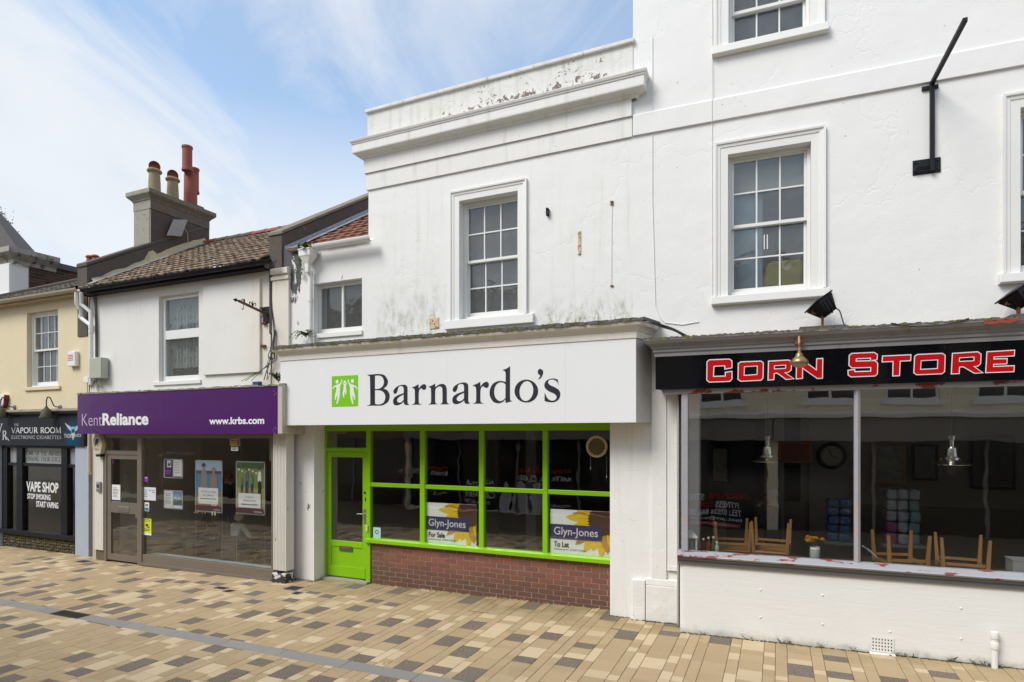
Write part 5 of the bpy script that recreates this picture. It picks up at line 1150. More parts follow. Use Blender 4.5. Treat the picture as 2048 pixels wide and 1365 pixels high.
# ------------------------------------------------------------ lamp on the cornice
lu, lz = F.q(1597, 683, FV - 0.06)
lamp = thing('swan_neck_lamp', 'rusty swan-neck lamp with tarnished bell shade hanging over black fascia', 'lamp', F, (lu, FV - 0.06, lz))
bu, bz = F.q(1598.5, 733, FV - 0.30); tz_ = F.z(1598, 703, FV - 0.30)
obj('wall_plate', MB().lathe((lu, FV - 0.08, lz), [(0.02, 0), (0.042, 0.004), (0.045, 0.03)], 16, (0, 1, 0)), RUST, lamp, smooth=True)
obj('neck', MB().tube(chain([(lu, FV - 0.075, lz), (lu, FV - 0.16, lz + 0.02), (bu, FV - 0.26, lz + 0.015), (bu, FV - 0.30, lz - 0.05), (bu, FV - 0.30, tz_)], 5), 0.012, 8), mat('rust_streaked_white_tube', (0.50, 0.36, 0.26), 0.7, 0.2, 20, 0.2, 60, dirt=(0.24, 0.09, 0.03), dirt_lo=0.45, dirt_hi=0.55, dirt_scale=16), lamp, smooth=True)
TARN = mat('tarnished_brass', (0.34, 0.25, 0.13), 0.38, 0.35, 15, 0.2, 50, metal=0.75, dirt=(0.22, 0.10, 0.05), dirt_lo=0.55, dirt_hi=0.66, dirt_scale=14)
hh = tz_ - bz
obj('shade', MB().lathe((bu, FV - 0.30, bz), [(0.083, 0.02), (0.092, 0.035), (0.088, 0.06), (0.06, hh * 0.55), (0.04, hh * 0.68), (0.036, hh * 0.82), (0.02, hh * 0.9), (0.018, hh)], 24, cap=False), TARN, lamp, smooth=True)
obj('lamp_glass', MB().sphere((bu, FV - 0.30, bz + 0.03), 0.078, 20, 10, (1, 1, 0.55)), mat('dusty_lamp_glass', (0.45, 0.38, 0.26), 0.25, 0.2, 9, 0), lamp, smooth=True)
# ------------------------------------------------------------ floodlights
def floodlight(label, px, py, bpx0, bpx1, v, s=1.0):
    u, z = F.q(px, py, v); t_ = thing('floodlight', label, 'floodlight', F, (u, v, topz + 0.03), 'floodlights on the grey cornice')
    pu0, pu1 = F.u(bpx0, v), F.u(bpx1, v); pb = topz + 0.008
    obj('base_board', MB().box(pu0, pu1, v - 0.10, v + 0.12, pb + 0.006, pb + 0.045), mat('grey_weathered_board', (0.09, 0.085, 0.075), 0.85, 0.25, 12, 0.4, 40), t_, bevel=0.005)
    st = MB(); st.box(u - 0.012, u + 0.012, v - 0.02, v + 0.02, pb + 0.045, z - 0.02); st.box(u - 0.1, u + 0.1, v - 0.012, v + 0.012, z - 0.03, z - 0.015)
    for e in (-0.1, 0.1): st.box(u + e - 0.006, u + e + 0.006, v - 0.015, v + 0.015, z - 0.03, z + 0.07)
    obj('stirrup', st, RUST, t_)
    ax = Matrix.Rotation(rad(-38), 3, 'Y') @ Matrix.Rotation(rad(28), 3, 'Z')
    def P(x, y, zz): return tuple(Vector((u, v, z + 0.05)) + ax @ Vector((x * s, y * s, zz * s)))
    bd = MB(); bd.hexa([P(-0.07, -0.07, -0.10), P(0.07, -0.07, -0.10), P(0.07, 0.07, -0.10), P(-0.07, 0.07, -0.10), P(-0.11, -0.13, 0.06), P(0.11, -0.13, 0.06), P(0.11, 0.13, 0.06), P(-0.11, 0.13, 0.06)]); body = obj('lamp_body', bd, BLACKP, t_, bevel=0.01)
    lip = MB(); lip.hexa([P(-0.12, -0.14, 0.062), P(0.12, -0.14, 0.062), P(0.12, 0.14, 0.062), P(-0.12, 0.14, 0.062), P(-0.12, -0.14, 0.078), P(0.12, -0.14, 0.078), P(0.12, 0.14, 0.078), P(-0.12, 0.14, 0.078)]); obj('front_rim', lip, BLACKP, body, bevel=0.004)
    for k in (-0.05, 0.0, 0.05):
        fn = MB(); fn.hexa([P(k - 0.004, -0.08, -0.115), P(k + 0.004, -0.08, -0.115), P(k + 0.004, 0.08, -0.115), P(k - 0.004, 0.08, -0.115), P(k - 0.004, -0.125, 0.03), P(k + 0.004, -0.125, 0.03), P(k + 0.004, 0.125, 0.03), P(k - 0.004, 0.125, 0.03)]); obj('cooling_fin', fn, BLACKP, body)
    c0 = Vector(P(0.07, 0, -0.08)); obj('lead', MB().tube(chain([c0, c0 + Vector((0.07, -0.02, -0.03)), Vector((u + 0.21, v - 0.02, topz + 0.07)), Vector((u + 0.26, v + 0.02, topz + 0.05))], 5), 0.007, 6), CABLE, t_)
    return t_
floodlight('black floodlight on grey cornice under middle sash window', 1645, 622, 1598, 1690, -0.28)
floodlight('black floodlight cut by right edge above red-lettered fascia', 2037, 603, 2015, 2110, -0.28)
# ------------------------------------------------------------ projecting sign bracket
bu, bz0 = F.q(1858, 340); bz1 = F.z(1862, 174)
bk = thing('sign_bracket', 'black steel sign bracket with long bare arm high on white wall', 'bracket', F, (F.u(1852), 0, F.z(1852, 348)))
pu0, pu1 = F.u(1825), F.u(1881); pz0, pz1 = F.z(1852, 348.5), F.z(1852, 319)
pt = obj('wall_plate', MB().box(pu0, pu1, -0.012, 0.001, pz0, pz1), IRON, bk, bevel=0.003)
for a in (0.1, 0.9):
    for c_ in (0.2, 0.8): obj('bolt', MB().lathe((pu0 + (pu1 - pu0) * a, -0.024, pz0 + (pz1 - pz0) * c_), [(0.009, 0), (0.009, 0.013)], 6, (0, 1, 0)), IRON, pt)
xu = F.u(1862.5)
obj('upright', MB().box(xu - 0.021, xu + 0.021, -0.055, -0.013, pz0 + 0.01, bz1), IRON, bk, bevel=0.004)
obj('cross_plate', MB().box(F.u(1843), F.u(1876), -0.024, 0.001, F.z(1860, 180.5), F.z(1860, 173)), IRON, bk, bevel=0.003)
obj('arm', MB().hexa([(xu - 0.02, -0.025, bz1 - 0.03), (xu + 0.02, -0.025, bz1 - 0.03), (xu + 0.02, -0.012, bz1 + 0.012), (xu - 0.02, -0.012, bz1 + 0.012), (xu - 0.02, -1.13, bz1 + 0.0), (xu + 0.02, -1.13, bz1 + 0.0), (xu + 0.02, -1.13, bz1 + 0.042), (xu - 0.02, -1.13, bz1 + 0.042)]) if False else MB().box(xu - 0.02, xu + 0.02, -1.12, -0.012, bz1 + 0.001, bz1 + 0.043), IRON, bk, bevel=0.004)
obj('shackle', MB().tube(chain([(xu - 0.02, -0.03, pz0 + 0.07), (xu - 0.14, -0.035, pz0 + 0.07), (xu - 0.16, -0.035, pz0 + 0.045), (xu - 0.14, -0.035, pz0 + 0.03), (xu - 0.02, -0.03, pz0 + 0.03)], 5), 0.007, 6), IRON, bk)
# ------------------------------------------------------------ things on the riser
va = RVc - 0.004; a0, a1 = F.u(1743, va), F.u(1786, va); az0, az1 = F.z(1765, 1303, va), F.z(1765, 1276.5, va)
ab = thing('air_brick', 'white painted air brick with square holes low on the riser', 'vent', F, ((a0 + a1) / 2, va, az0))
gm = MB(); nc, nr = 7, 4; cw, ch_ = (a1 - a0) / nc, (az1 - az0) / nr
obj('vent_back', MB().box(a0, a1, RVc - 0.0025, RVc - 0.0005, az0, az1), INK, ab)
for i in range(nc + 1): gm.box(a0 + i * cw - cw * 0.28, a0 + i * cw + cw * 0.28, va - 0.006, va, az0 - 0.01, az1 + 0.01)
for j in range(nr + 1):
    for i in range(nc): gm.box(a0 + i * cw + cw * 0.281, a0 + (i + 1) * cw - cw * 0.281, va - 0.005, va, az0 + j * ch_ - ch_ * 0.25, az0 + j * ch_ + ch_ * 0.25)
obj('vent_grid', gm, WHITE_TRIM, ab)
obj('vent_sill', MB().side([(RVc + 0.001, az0 - 0.012), (RVc - 0.035, az0 - 0.035), (RVc - 0.03, az0 - 0.05), (RVc + 0.001, az0 - 0.05)], a0 - 0.02, a1 + 0.02), WHITE_TRIM, ab)
pu, pzt = F.q(1989, 1268, RVc - 0.05); pzb = gz(2.5)
wp = thing('waste_pipe', 'short white waste pipe with collars at foot of riser', 'pipe', F, (pu, RVc - 0.05, pzb))
obj('pipe', MB().tube([(pu, RVc - 0.055, pzb - 0.03), (pu, RVc - 0.055, pzt)], 0.028, 14), WHITE_TRIM, wp, smooth=True)
for f_ in (0.55, 0.86): obj('collar', MB().lathe((pu, RVc - 0.055, pzb + (pzt - pzb) * f_), [(0.034, 0), (0.037, 0.01), (0.037, 0.06), (0.034, 0.07)], 14), WHITE_TRIM, wp, smooth=True)
for (px, py) in ((1521, 1180), (1645, 1191), (1521, 1235), (1645, 1249), (1922, 1217), (1780, 1264), (1922, 1278)):
    u, z = F.q(px, py, RVc); obj('wall_stud', MB().sphere((u, RVc, z), 0.013, 10, 6, (1, 0.8, 1)), WHITE_TRIM, cafe, smooth=True)
# cables where the two cornices meet
t_ = thing('cable_run', 'loose black cables over gap between the two shop cornices', 'cable', F, (F.u(1330, -0.1), -0.1, topz + 0.05))
for k in range(4):
    pts = [F.w(0, 0, 0)] and [(F.u(1303 + k * 2, -0.25), -0.25, F.z(1303, 643 + k * 1.5, -0.25)), (F.u(1325, -0.2), -0.2, F.z(1325, 650 + k * 1.7, -0.2)), (F.u(1350, -0.12), -0.12 - 0.01 * k, F.z(1350, 659 + k * 1.5, -0.12)), (F.u(1382 - 3 * k, -0.08), -0.08, topz + 0.045)]
    obj('cable', MB().tube(chain(pts, 5), 0.006, 6), CABLE, t_)
pts = [(F.u(1305), -0.008, F.z(1305, 75)), (F.u(1305), -0.008, F.z(1305, 400)), (F.u(1311), -0.008, F.z(1311, 612)), (F.u(1320), -0.008, F.z(1320, 635)), (F.u(1330), -0.008, F.z(1330, 646)), (F.u(1365), -0.008, F.z(1365, 650)), (F.u(1398), -0.008, F.z(1398, 644))]
single('white_cable', 'thin white painted cable dropping down tall white wall by the joint', 'cable', MB().tube(pts, 0.005, 6), WALL_C, F, pts[0])
pts = [(F.u(1424), -0.008, F.z(1424, 0) + 0.4), (F.u(1424), -0.034, zs0 + 0.2), (F.u(1424), -0.034, zs0), (F.u(1424), -0.008, zs0 - 0.03), (F.u(1424.5), -0.008, F.z(1424, 600))]
single('white_cable', 'thin white painted cable along left architraves of stacked sash windows', 'cable', MB().tube(pts, 0.005, 6), WALL_C, F, pts[-1])
pts = chain([(F.u(1780, FV - 0.1), FV - 0.14, topz + 0.01), (F.u(1830, FV - 0.1), FV - 0.15, topz - 0.045), (F.u(1890, FV - 0.1), FV - 0.15, topz - 0.04), (F.u(1935, FV - 0.1), FV - 0.14, topz + 0.012)], 6)
single('cable', 'black cable sagging across moulding of the grey cornice', 'cable', MB().tube(pts, 0.005, 6), CABLE, F, (F.u(1860, FV), FV - 0.14, topz - 0.05))

# ------------------------------------------------------------ inside the café
CF = 0.10
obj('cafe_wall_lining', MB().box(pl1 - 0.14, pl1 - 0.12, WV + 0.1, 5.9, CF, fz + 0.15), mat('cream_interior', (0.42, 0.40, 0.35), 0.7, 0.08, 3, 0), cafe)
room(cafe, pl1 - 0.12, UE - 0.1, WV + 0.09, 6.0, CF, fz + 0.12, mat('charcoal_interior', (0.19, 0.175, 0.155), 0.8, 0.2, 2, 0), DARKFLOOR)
obj('window_board', MB().box(pl1, glE, WV + 0.075, WV + 0.33, sz1 - 0.07, sz1 - 0.03), mat('dark_stained_wood', (0.055, 0.035, 0.024), 0.5, 0.25, 14, 0.15, 60), cafe, bevel=0.006)
obj('counter', MB().box(2.3, 4.9, 3.6, 4.2, CF, CF + 1.05), MATS['dark_stained_wood'], cafe)
for k in range(3): obj('menu_board', MB().box(2.0 + k * 0.95, 2.7 + k * 0.95, 5.90, 5.95, 1.75, 2.7), mat('black_menu_board', (0.02, 0.02, 0.02), 0.6, 0.2, 6, 0), cafe)
obj('wall_panel', MB().box(1.05, 1.5, 3.0, 3.08, CF, fz), mat('navy_partition', (0.012, 0.016, 0.035), 0.6, 0.2, 4, 0), cafe)
obj('wall_panel', MB().box(1.65, 1.95, 3.0, 3.08, CF, fz), mat('grey_interior_column', (0.26, 0.26, 0.25), 0.7, 0.1, 4, 0), cafe)
ALU = mat('polished_aluminium', (0.72, 0.72, 0.70), 0.16, 0.05, 20, 0.03, 80, metal=1.0)
def pendant(label, px, pys, v, s=1.0):
    u, zb = F.q(px, pys, v); zc = fz + 0.12
    t_ = thing('pendant_lamp', label, 'lamp', F, (u, v, zb), 'aluminium pendant lamps in the café')
    sh = obj('shade', MB().lathe((u, v, zb), [(0.187 * s, -0.006), (0.19 * s, 0.0), (0.11 * s, 0.032), (0.08 * s, 0.05), (0.078 * s, 0.075), (0.06 * s, 0.085), (0.055 * s, 0.16), (0.05 * s, 0.18), (0.026 * s, 0.19), (0.024 * s, 0.265), (0.036 * s, 0.27), (0.036 * s, 0.31), (0.01, 0.315)], 32, cap=False), ALU, t_, smooth=True)
    for a in (0.4, 2.5, 4.6): obj('clip', MB().tube([(u + 0.10 * s * math.cos(a), v + 0.10 * s * math.sin(a), zb + 0.03), (u + 0.10 * s * math.cos(a), v + 0.10 * s * math.sin(a), zb + 0.07)], 0.006, 6), TARN, sh)
    obj('bulb', MB().sphere((u, v, zb - 0.05), 0.045, 14, 10, (1, 1, 1.5)), glass('bulb_glass', (0.75, 0.70, 0.6), 0, 1, 0.08), t_, smooth=True)
    obj('flex', MB().tube([(u, v, zb + 0.31), (u, v, zc - 0.05)], 0.004, 6), CABLE, t_)
    obj('ceiling_rose', MB().lathe((u, v, zc - 0.115), [(0.045, 0.0), (0.062, 0.01), (0.066, 0.07), (0.07, 0.115)], 20), ALU, t_, smooth=True)
pendant('aluminium pendant lamp with wide brim in left café pane', 1535, 923, 0.25)
pendant('aluminium pendant lamp with wide brim in right café pane', 1903, 929, -0.02)
# upturned wooden chairs on tables
OAK = mat('orange_oak', (0.36, 0.185, 0.058), 0.5, 0.18, 9, 0.1, 60)
def upturned_chair(label, px, py_top, v, rz, lean=0.0):
    u, zt = F.q(px, py_top, v); t_ = thing('upturned_chair', label, 'chair', F, (u, v, zt - 0.44), 'oak chairs upturned on café tables')
    M = Matrix.Rotation(rz, 3, 'Z'); O = Vector((u, v, zt))
    def W_(x, y, z): return tuple(O + M @ Vector((x, y, z)))
    def bar(x0, x1, y0, y1, z0, z1): return MB().hexa([W_(x0, y0, z0), W_(x1, y0, z0), W_(x1, y1, z0), W_(x0, y1, z0), W_(x0, y0, z1), W_(x1, y0, z1), W_(x1, y1, z1), W_(x0, y1, z1)])
    for sx in (-1, 1):
        for sy in (-1, 1):
            a, b_ = sx * 0.185, sy * 0.185; h_ = 0.021; k_ = 0.014; ou = 0.03
            obj('leg', MB().hexa([W_(a - h_, b_ - h_, -0.42), W_(a + h_, b_ - h_, -0.42), W_(a + h_, b_ + h_, -0.42), W_(a - h_, b_ + h_, -0.42), W_(a * 1.12 - k_, b_ * 1.1 - k_, 0), W_(a * 1.12 + k_, b_ * 1.1 - k_, 0), W_(a * 1.12 + k_, b_ * 1.1 + k_, 0), W_(a * 1.12 - k_, b_ * 1.1 + k_, 0)]), OAK, t_, bevel=0.004)
    for sy in (-1, 1): obj('stretcher', bar(-0.17, 0.17, sy * 0.187 - 0.011, sy * 0.187 + 0.011, -0.29, -0.262), OAK, t_)
    for sx in (-1, 1): obj('stretcher', bar(sx * 0.187 - 0.011, sx * 0.187 + 0.011, -0.17, 0.17, -0.335, -0.30), OAK, t_)
    obj('seat_rail', bar(-0.2, 0.2, -0.2, 0.2, -0.42, -0.36), OAK, t_, bevel=0.01)
    obj('seat', bar(-0.215, 0.215, -0.215, 0.215, -0.455, -0.421), OAK, t_, bevel=0.012)
    bk_ = MB()
    for sx in (-1, 1): bk_.hexa([W_(sx * 0.18 - 0.018, 0.20, -0.72), W_(sx * 0.18 + 0.018, 0.20, -0.72), W_(sx * 0.18 + 0.018, 0.235, -0.72), W_(sx * 0.18 - 0.018, 0.235, -0.72), W_(sx * 0.18 - 0.018, 0.17, -0.42), W_(sx * 0.18 + 0.018, 0.17, -0.42), W_(sx * 0.18 + 0.018, 0.205, -0.42), W_(sx * 0.18 - 0.018, 0.205, -0.42)])
    obj('backrest', bk_, OAK, t_)
upturned_chair('upturned oak chair nearest the white lantern, legs in the air', 1463, 1040, 0.35, 0.1)
upturned_chair('upturned oak chair under the left pendant lamp', 1543, 1041, 0.30, -0.12)
upturned_chair('upturned oak chair just right of the grey mullion', 1800, 1066, 0.0, 0.22)
upturned_chair('upturned oak chair under the right pendant lamp', 1923, 1073, -0.02, -0.1)
for (px, v, nm) in ((1500, 0.34, 'dark café table behind left pane below two upturned chairs'), (1862, 0.0 + 0.05, 'dark café table behind right pane below two upturned chairs')):
    u = F.u(px, v); t_ = thing('cafe_table', nm, 'table', F, (u, v + 0.1, CF), 'café tables by the window'); zt_ = F.z(px, 1050, v) - 0.47
    obj('table_top', MB().box(u - 0.62, u + 0.62, v - 0.22, v + 0.45, zt_ - 0.03, zt_), MATS['dark_stained_wood'], t_, bevel=0.008); obj('table_post', MB().tube([(u, v + 0.12, CF), (u, v + 0.12, zt_ - 0.03)], 0.035, 10), IRON, t_); obj('table_foot', MB().box(u - 0.3, u + 0.3, v + 0.07, v + 0.17, CF, CF + 0.03), IRON, t_)
# lantern and vase on the window board
lv = WV + 0.16; zb_ = sz1 - 0.03
lu_ = F.u(1382, lv); ln_ = thing('lantern', 'small white house-shaped lantern with candle on café window ledge', 'lantern', F, (lu_, lv, zb_)); WM = mat('white_enamel', (0.86, 0.86, 0.84), 0.4, 0.05, 8, 0)
lh = F.z(1382, 1074, lv) - zb_; la = 0.068; fr_ = MB()
for sx in (-1, 1):
    for sy in (-1, 1): fr_.box(lu_ + sx * la - 0.008, lu_ + sx * la + 0.008, lv + sy * la - 0.008, lv + sy * la + 0.008, zb_, zb_ + lh)
fr_.box(lu_ - la, lu_ + la, lv - la, lv + la, zb_, zb_ + 0.014); fr_.box(lu_ - la, lu_ + la, lv - la, lv + la, zb_ + lh - 0.012, zb_ + lh - 0.001); obj('frame', fr_, WM, ln_, bevel=0.002)
obj('roof', ringbox(MB(), lu_, lv, [(0.088, 0.088, zb_ + lh), (0.088, 0.088, zb_ + lh + 0.008), (0.04, 0.04, zb_ + lh + 0.06), (0.03, 0.03, zb_ + lh + 0.062), (0.03, 0.03, zb_ + lh + 0.085), (0.008, 0.008, zb_ + lh + 0.105)]), WM, ln_)
obj('handle', MB().tube([(lu_ + 0.022 * math.cos(a), lv, zb_ + lh + 0.122 + 0.022 * math.sin(a)) for a in [2 * math.pi * k / 14 for k in range(15)]], 0.003, 6), WM, ln_)
obj('candle', MB().lathe((lu_, lv, zb_ + 0.015), [(0.036, 0), (0.036, 0.11), (0.02, 0.112)], 16), mat('white_wax', (0.72, 0.72, 0.68), 0.4, 0.03, 5, 0), ln_, smooth=True)
for sx in (-1, 1): pane_obj(ln_, lu_ - la + 0.008, lu_ + la - 0.008, zb_ + 0.014, zb_ + lh - 0.012, lv + sx * la - 0.002, SHOPGLASS, 'glass_pane')
vu, vv = F.u(1630, lv), lv; vs_t = thing('flower_vase', 'white pierced vase of yellow flowers on café window ledge', 'vase', F, (vu, vv, zb_)); vh = F.z(1630, 1094, lv) - zb_
obj('vase', MB().lathe((vu, vv, zb_), [(0.048, 0.0), (0.054, 0.01), (0.054, vh * 0.88), (0.046, vh * 0.93), (0.05, vh), (0.044, vh), (0.04, vh * 0.9), (0.046, 0.02)], 24), WM, vs_t, smooth=True)
dm_ = MB()
for j in range(5):
    for k in range(16):
        a = 2 * math.pi * (k + 0.5 * (j % 2)) / 16; r_ = 0.0545; zc_ = zb_ + vh * (0.17 + 0.15 * j); d = Vector((-math.sin(a), math.cos(a), 0)); c0 = Vector((vu + r_ * math.cos(a), vv + r_ * math.sin(a), zc_)); dm_.add([c0 - d * 0.007, c0 - Vector((0, 0, 0.009)), c0 + d * 0.007, c0 + Vector((0, 0, 0.009))], [(0, 1, 2, 3)])
obj('pierced_holes', dm_, INK, vs_t)
q_ = random.Random(12); YF = mat('yellow_petals', (0.78, 0.46, 0.006), 0.6, 0.15, 30, 0)
for k in range(11):
    hx_, hy_ = q_.uniform(-0.09, 0.09), q_.uniform(-0.04, 0.04); hz_ = zb_ + vh + 0.075 + q_.uniform(-0.02, 0.03) - abs(hx_) * 0.15
    obj('stem', MB().tube([(vu + hx_ * 0.25, vv + hy_ * 0.3, zb_ + vh * 0.8), (vu + hx_ * 0.7, vv + hy_ * 0.7, zb_ + vh + 0.03), (vu + hx_, vv + hy_, hz_)], 0.0025, 5), LEAF, vs_t)
    fl_ = MB()
    for ring_ in range(3):
        for i in range(9):
            a = 2 * math.pi * (i + ring_ * 0.4) / 9; r0, r1 = 0.004, 0.030 - ring_ * 0.006; up_ = 0.006 + ring_ * 0.012; d = Vector((math.cos(a), math.sin(a), 0)); e = Vector((-math.sin(a), math.cos(a), 0)) * 0.008; c0 = Vector((vu + hx_, vv + hy_, hz_)); fl_.add([c0 + d * r0, c0 + d * r1 * 0.7 - e + Vector((0, 0, up_)), c0 + d * r1 + Vector((0, 0, up_ * 0.8)), c0 + d * r1 * 0.7 + e + Vector((0, 0, up_))], [(0, 1, 2, 3)])
    obj('flower', fl_, YF, vs_t)
# clock, packs of paper, bottles
cu_, cz_ = F.q(1663, 912, 2.95); ck = thing('wall_clock', 'round dark-rimmed clock on wall deep inside the café', 'clock', F, (cu_, 2.95, cz_ - 0.22))
obj('rim', MB().lathe((cu_, 2.90, cz_), [(0.155, 0.02), (0.165, 0.0), (0.19, 0.0), (0.215, 0.03), (0.215, 0.06)], 32, (0, 1, 0), cap=False), mat('dark_brown_rim', (0.03, 0.022, 0.018), 0.5, 0.2, 8, 0), ck, smooth=True)
obj('dial', MB().lathe((cu_, 2.92, cz_), [(0.160, 0), (0.160, 0.02)], 32, (0, 1, 0)), mat('cream_dial', (0.45, 0.42, 0.36), 0.6, 0.05, 5, 0), ck)
for a, l_ in ((1.9, 0.11), (-0.5, 0.08)): obj('hand', MB().tube([(cu_, 2.914, cz_), (cu_ + l_ * math.cos(a), 2.914, cz_ + l_ * math.sin(a))], 0.006, 5), INK, ck)
for k in range(12):
    a = 2 * math.pi * k / 12; obj('hour_mark', MB().tube([(cu_ + 0.12 * math.cos(a), 2.916, cz_ + 0.12 * math.sin(a)), (cu_ + 0.145 * math.cos(a), 2.916, cz_ + 0.145 * math.sin(a))], 0.005, 4), INK, ck)
obj('clock_wall', MB().box(cu_ - 0.32, cu_ + 0.26, 2.97, 3.05, CF, fz + 0.1), MATS['grey_interior_column'], cafe)
PKB = mat('blue_shrink_wrap', (0.06, 0.15, 0.30), 0.35, 0.3, 9, 0.6, 14, dirt=(0.30, 0.40, 0.5), dirt_lo=0.56, dirt_hi=0.62, dirt_scale=8); PKW = mat('white_shrink_wrap', (0.50, 0.53, 0.53), 0.3, 0.3, 11, 0.6, 14, dirt=(0.20, 0.36, 0.42), dirt_lo=0.55, dirt_hi=0.6, dirt_scale=7); PKT = mat('teal_print_wrap', (0.22, 0.40, 0.40), 0.35, 0.3, 10, 0.3, 20); PKP = mat('pink_print_wrap', (0.38, 0.12, 0.28), 0.35, 0.3, 9, 0.3, 20)
rows_ = {0: 'bottom', 1: 'second lowest', 2: 'middle', 3: 'second highest', 4: 'top'}
def pack_stack(px0, px1, y0, y1, v, cols, rows, mats, what):
    u0, u1 = F.u(px0, v), F.u(px1, v); z1, z0 = F.z((px0 + px1) / 2, y0, v), F.z((px0 + px1) / 2, y1, v); w_, h_ = (u1 - u0) / cols, (z1 - z0) / rows
    for i in range(cols):
        for j in range(rows):
            c_ = mats[(i, j)] if (i, j) in mats else mats[None]; side_ = ('left' if i == 0 else 'right' if i == cols - 1 else 'middle')
            jv, ju = R.uniform(-0.03, 0.03), R.uniform(-0.008, 0.008); mb = MB(); mb.box(u0 + i * w_ + 0.004 + ju, u0 + (i + 1) * w_ - 0.004 + ju * 0.4, v + jv, v + 0.3 + jv, z0 + j * h_ + 0.001, z0 + (j + 1) * h_ - R.uniform(0.001, 0.012))
            single('paper_pack', '%s, %s column, %s row' % (what[c_.name], side_, rows_[j] if rows == 5 else rows_[j]), 'pack', mb, c_, F, (u0 + (i + 0.5) * w_, v, z0 + j * h_), 'shrink-wrapped packs stacked in the café', bevel=0.035)
    obj('pack_shelf', MB().box(u0 - 0.05, u1 + 0.05, v - 0.05, v + 0.4, z0 - 0.04, z0), MATS['grey_interior_column'], cafe)
pack_stack(1655, 1703, 998, 1084, 1.9, 2, 5, {None: PKB}, {PKB.name: 'blue shrink-wrapped pack in stack left of grey mullion'})
pack_stack(1772, 1842, 978, 1089, 1.9, 3, 5, {None: PKW, (0, 0): PKP, (0, 1): PKP, (2, 0): PKT, (2, 1): PKT, (2, 2): PKT, (2, 3): PKT}, {PKW.name: 'white pack in stack between café chairs', PKP.name: 'pink-printed pack in stack between café chairs', PKT.name: 'teal-printed pack in stack between café chairs'})
for k, (px, h_, cm, lb_) in enumerate(((1407, 0.13, 'brown_sauce', 'dark brown sauce bottle'), (1417, 0.15, 'red_sauce', 'red sauce bottle'), (1427, 0.16, 'green_glass', 'green glass bottle'), (1434, 0.10, 'salt_glass', 'small clear salt cruet'))):
    colr = ((0.06, 0.02, 0.012), (0.25, 0.02, 0.015), (0.03, 0.12, 0.04), (0.45, 0.45, 0.43))[k]; v = WV + 0.24; u = F.u(px, v)
    t_ = thing('bottle', lb_ + ' on café window ledge beside lantern', 'bottle', F, (u, v, zb_)); obj('bottle_body', MB().lathe((u, v, zb_), [(0.025, 0), (0.027, 0.01), (0.027, h_ * 0.6), (0.012, h_ * 0.78), (0.012, h_)], 14), mat(cm, colr, 0.2, 0.1, 8, 0), t_, smooth=True); obj('cap', MB().lathe((u, v, zb_ + h_), [(0.014, 0), (0.014, 0.02)], 12), WM, t_)
q_u = F.u(2030, WV + 0.2); bx = thing('cardboard_tray', 'pale grey tray at right end of café window ledge', 'tray', F, (q_u, WV + 0.2, zb_)); obj('tray_box', MB().box(q_u - 0.05, q_u + 0.3, WV + 0.1, WV + 0.3, zb_, zb_ + 0.13), mat('grey_card', (0.30, 0.31, 0.30), 0.8, 0.1, 6, 0), bx, bevel=0.006); obj('tray_lid', MB().box(q_u - 0.055, q_u + 0.305, WV + 0.095, WV + 0.305, zb_ + 0.131, zb_ + 0.145), MATS['grey_card'], bx)
pts = chain([(F.u(1722, 0), -0.05, F.z(1722, 1090, 0)), (F.u(1735, 0), -0.04, F.z(1735, 1098, 0)), (F.u(1752, 0), -0.03, F.z(1752, 1115, 0)), (F.u(1748, 0), -0.04, F.z(1748, 1128, 0)), (F.u(1730, 0), -0.05, F.z(1730, 1128, 0))], 6)
ch_ = thing('metal_chair', 'tubular metal chair, only its curved chrome arm visible by mullion', 'chair', F, (F.u(1740, 0), 0, CF)); obj('arm_tube', MB().tube(pts, 0.009, 8), ALU, ch_, smooth=True)
au, az_ = F.q(1740, 1128, 0); sm_ = MB().box(au - 0.3, au + 0.12, -0.05, 0.4, CF + 0.43, CF + 0.46); obj('seat', sm_, MATS['dark_stained_wood'], ch_)
for dx in (-0.28, 0.1):
    for dv in (-0.03, 0.38): obj('leg', MB().tube([(au + dx, dv, CF), (au + dx, dv, CF + 0.43)], 0.011, 8), ALU, ch_)

# framed pictures and a shelf of jars along the café back wall
for k, (px, py, w_, h_) in enumerate(((1440, 930, 0.30, 0.62), (1590, 905, 0.5, 0.36), (1780, 930, 0.42, 0.6), (1850, 925, 0.34, 0.55), (1985, 925, 0.55, 0.8))):
    v = 2.9; u, z = F.q(px, py, v); fr_ = obj('picture_frame', MB().box(u - w_ / 2, u + w_ / 2, v, v + 0.03, z - h_ / 2, z + h_ / 2), (IRON, OAK, OAK, IRON, IRON)[k], cafe, bevel=0.006)
    obj('picture', MB().box(u - w_ / 2 + 0.04, u + w_ / 2 - 0.04, v - 0.003, v - 0.0005, z - h_ / 2 + 0.04, z + h_ / 2 - 0.04), mat(('sepia_print', 'red_print', 'pale_print', 'dark_print_panel', 'chalk_menu')[k], ((0.22, 0.20, 0.16), (0.30, 0.07, 0.04), (0.20, 0.21, 0.2), (0.12, 0.11, 0.10), (0.05, 0.05, 0.05))[k], 0.5, 0.6, 14, 0), fr_)
obj('dado_panel', MB().box(0.9, 5.2, 3.05, 3.1, CF, 1.35), mat('olive_dado', (0.16, 0.14, 0.11), 0.7, 0.2, 4, 0), cafe); obj('upper_partition', MB().box(2.2, 5.2, 3.06, 3.1, 1.351, fz + 0.1), mat('taupe_partition', (0.30, 0.27, 0.23), 0.75, 0.12, 3, 0), cafe)
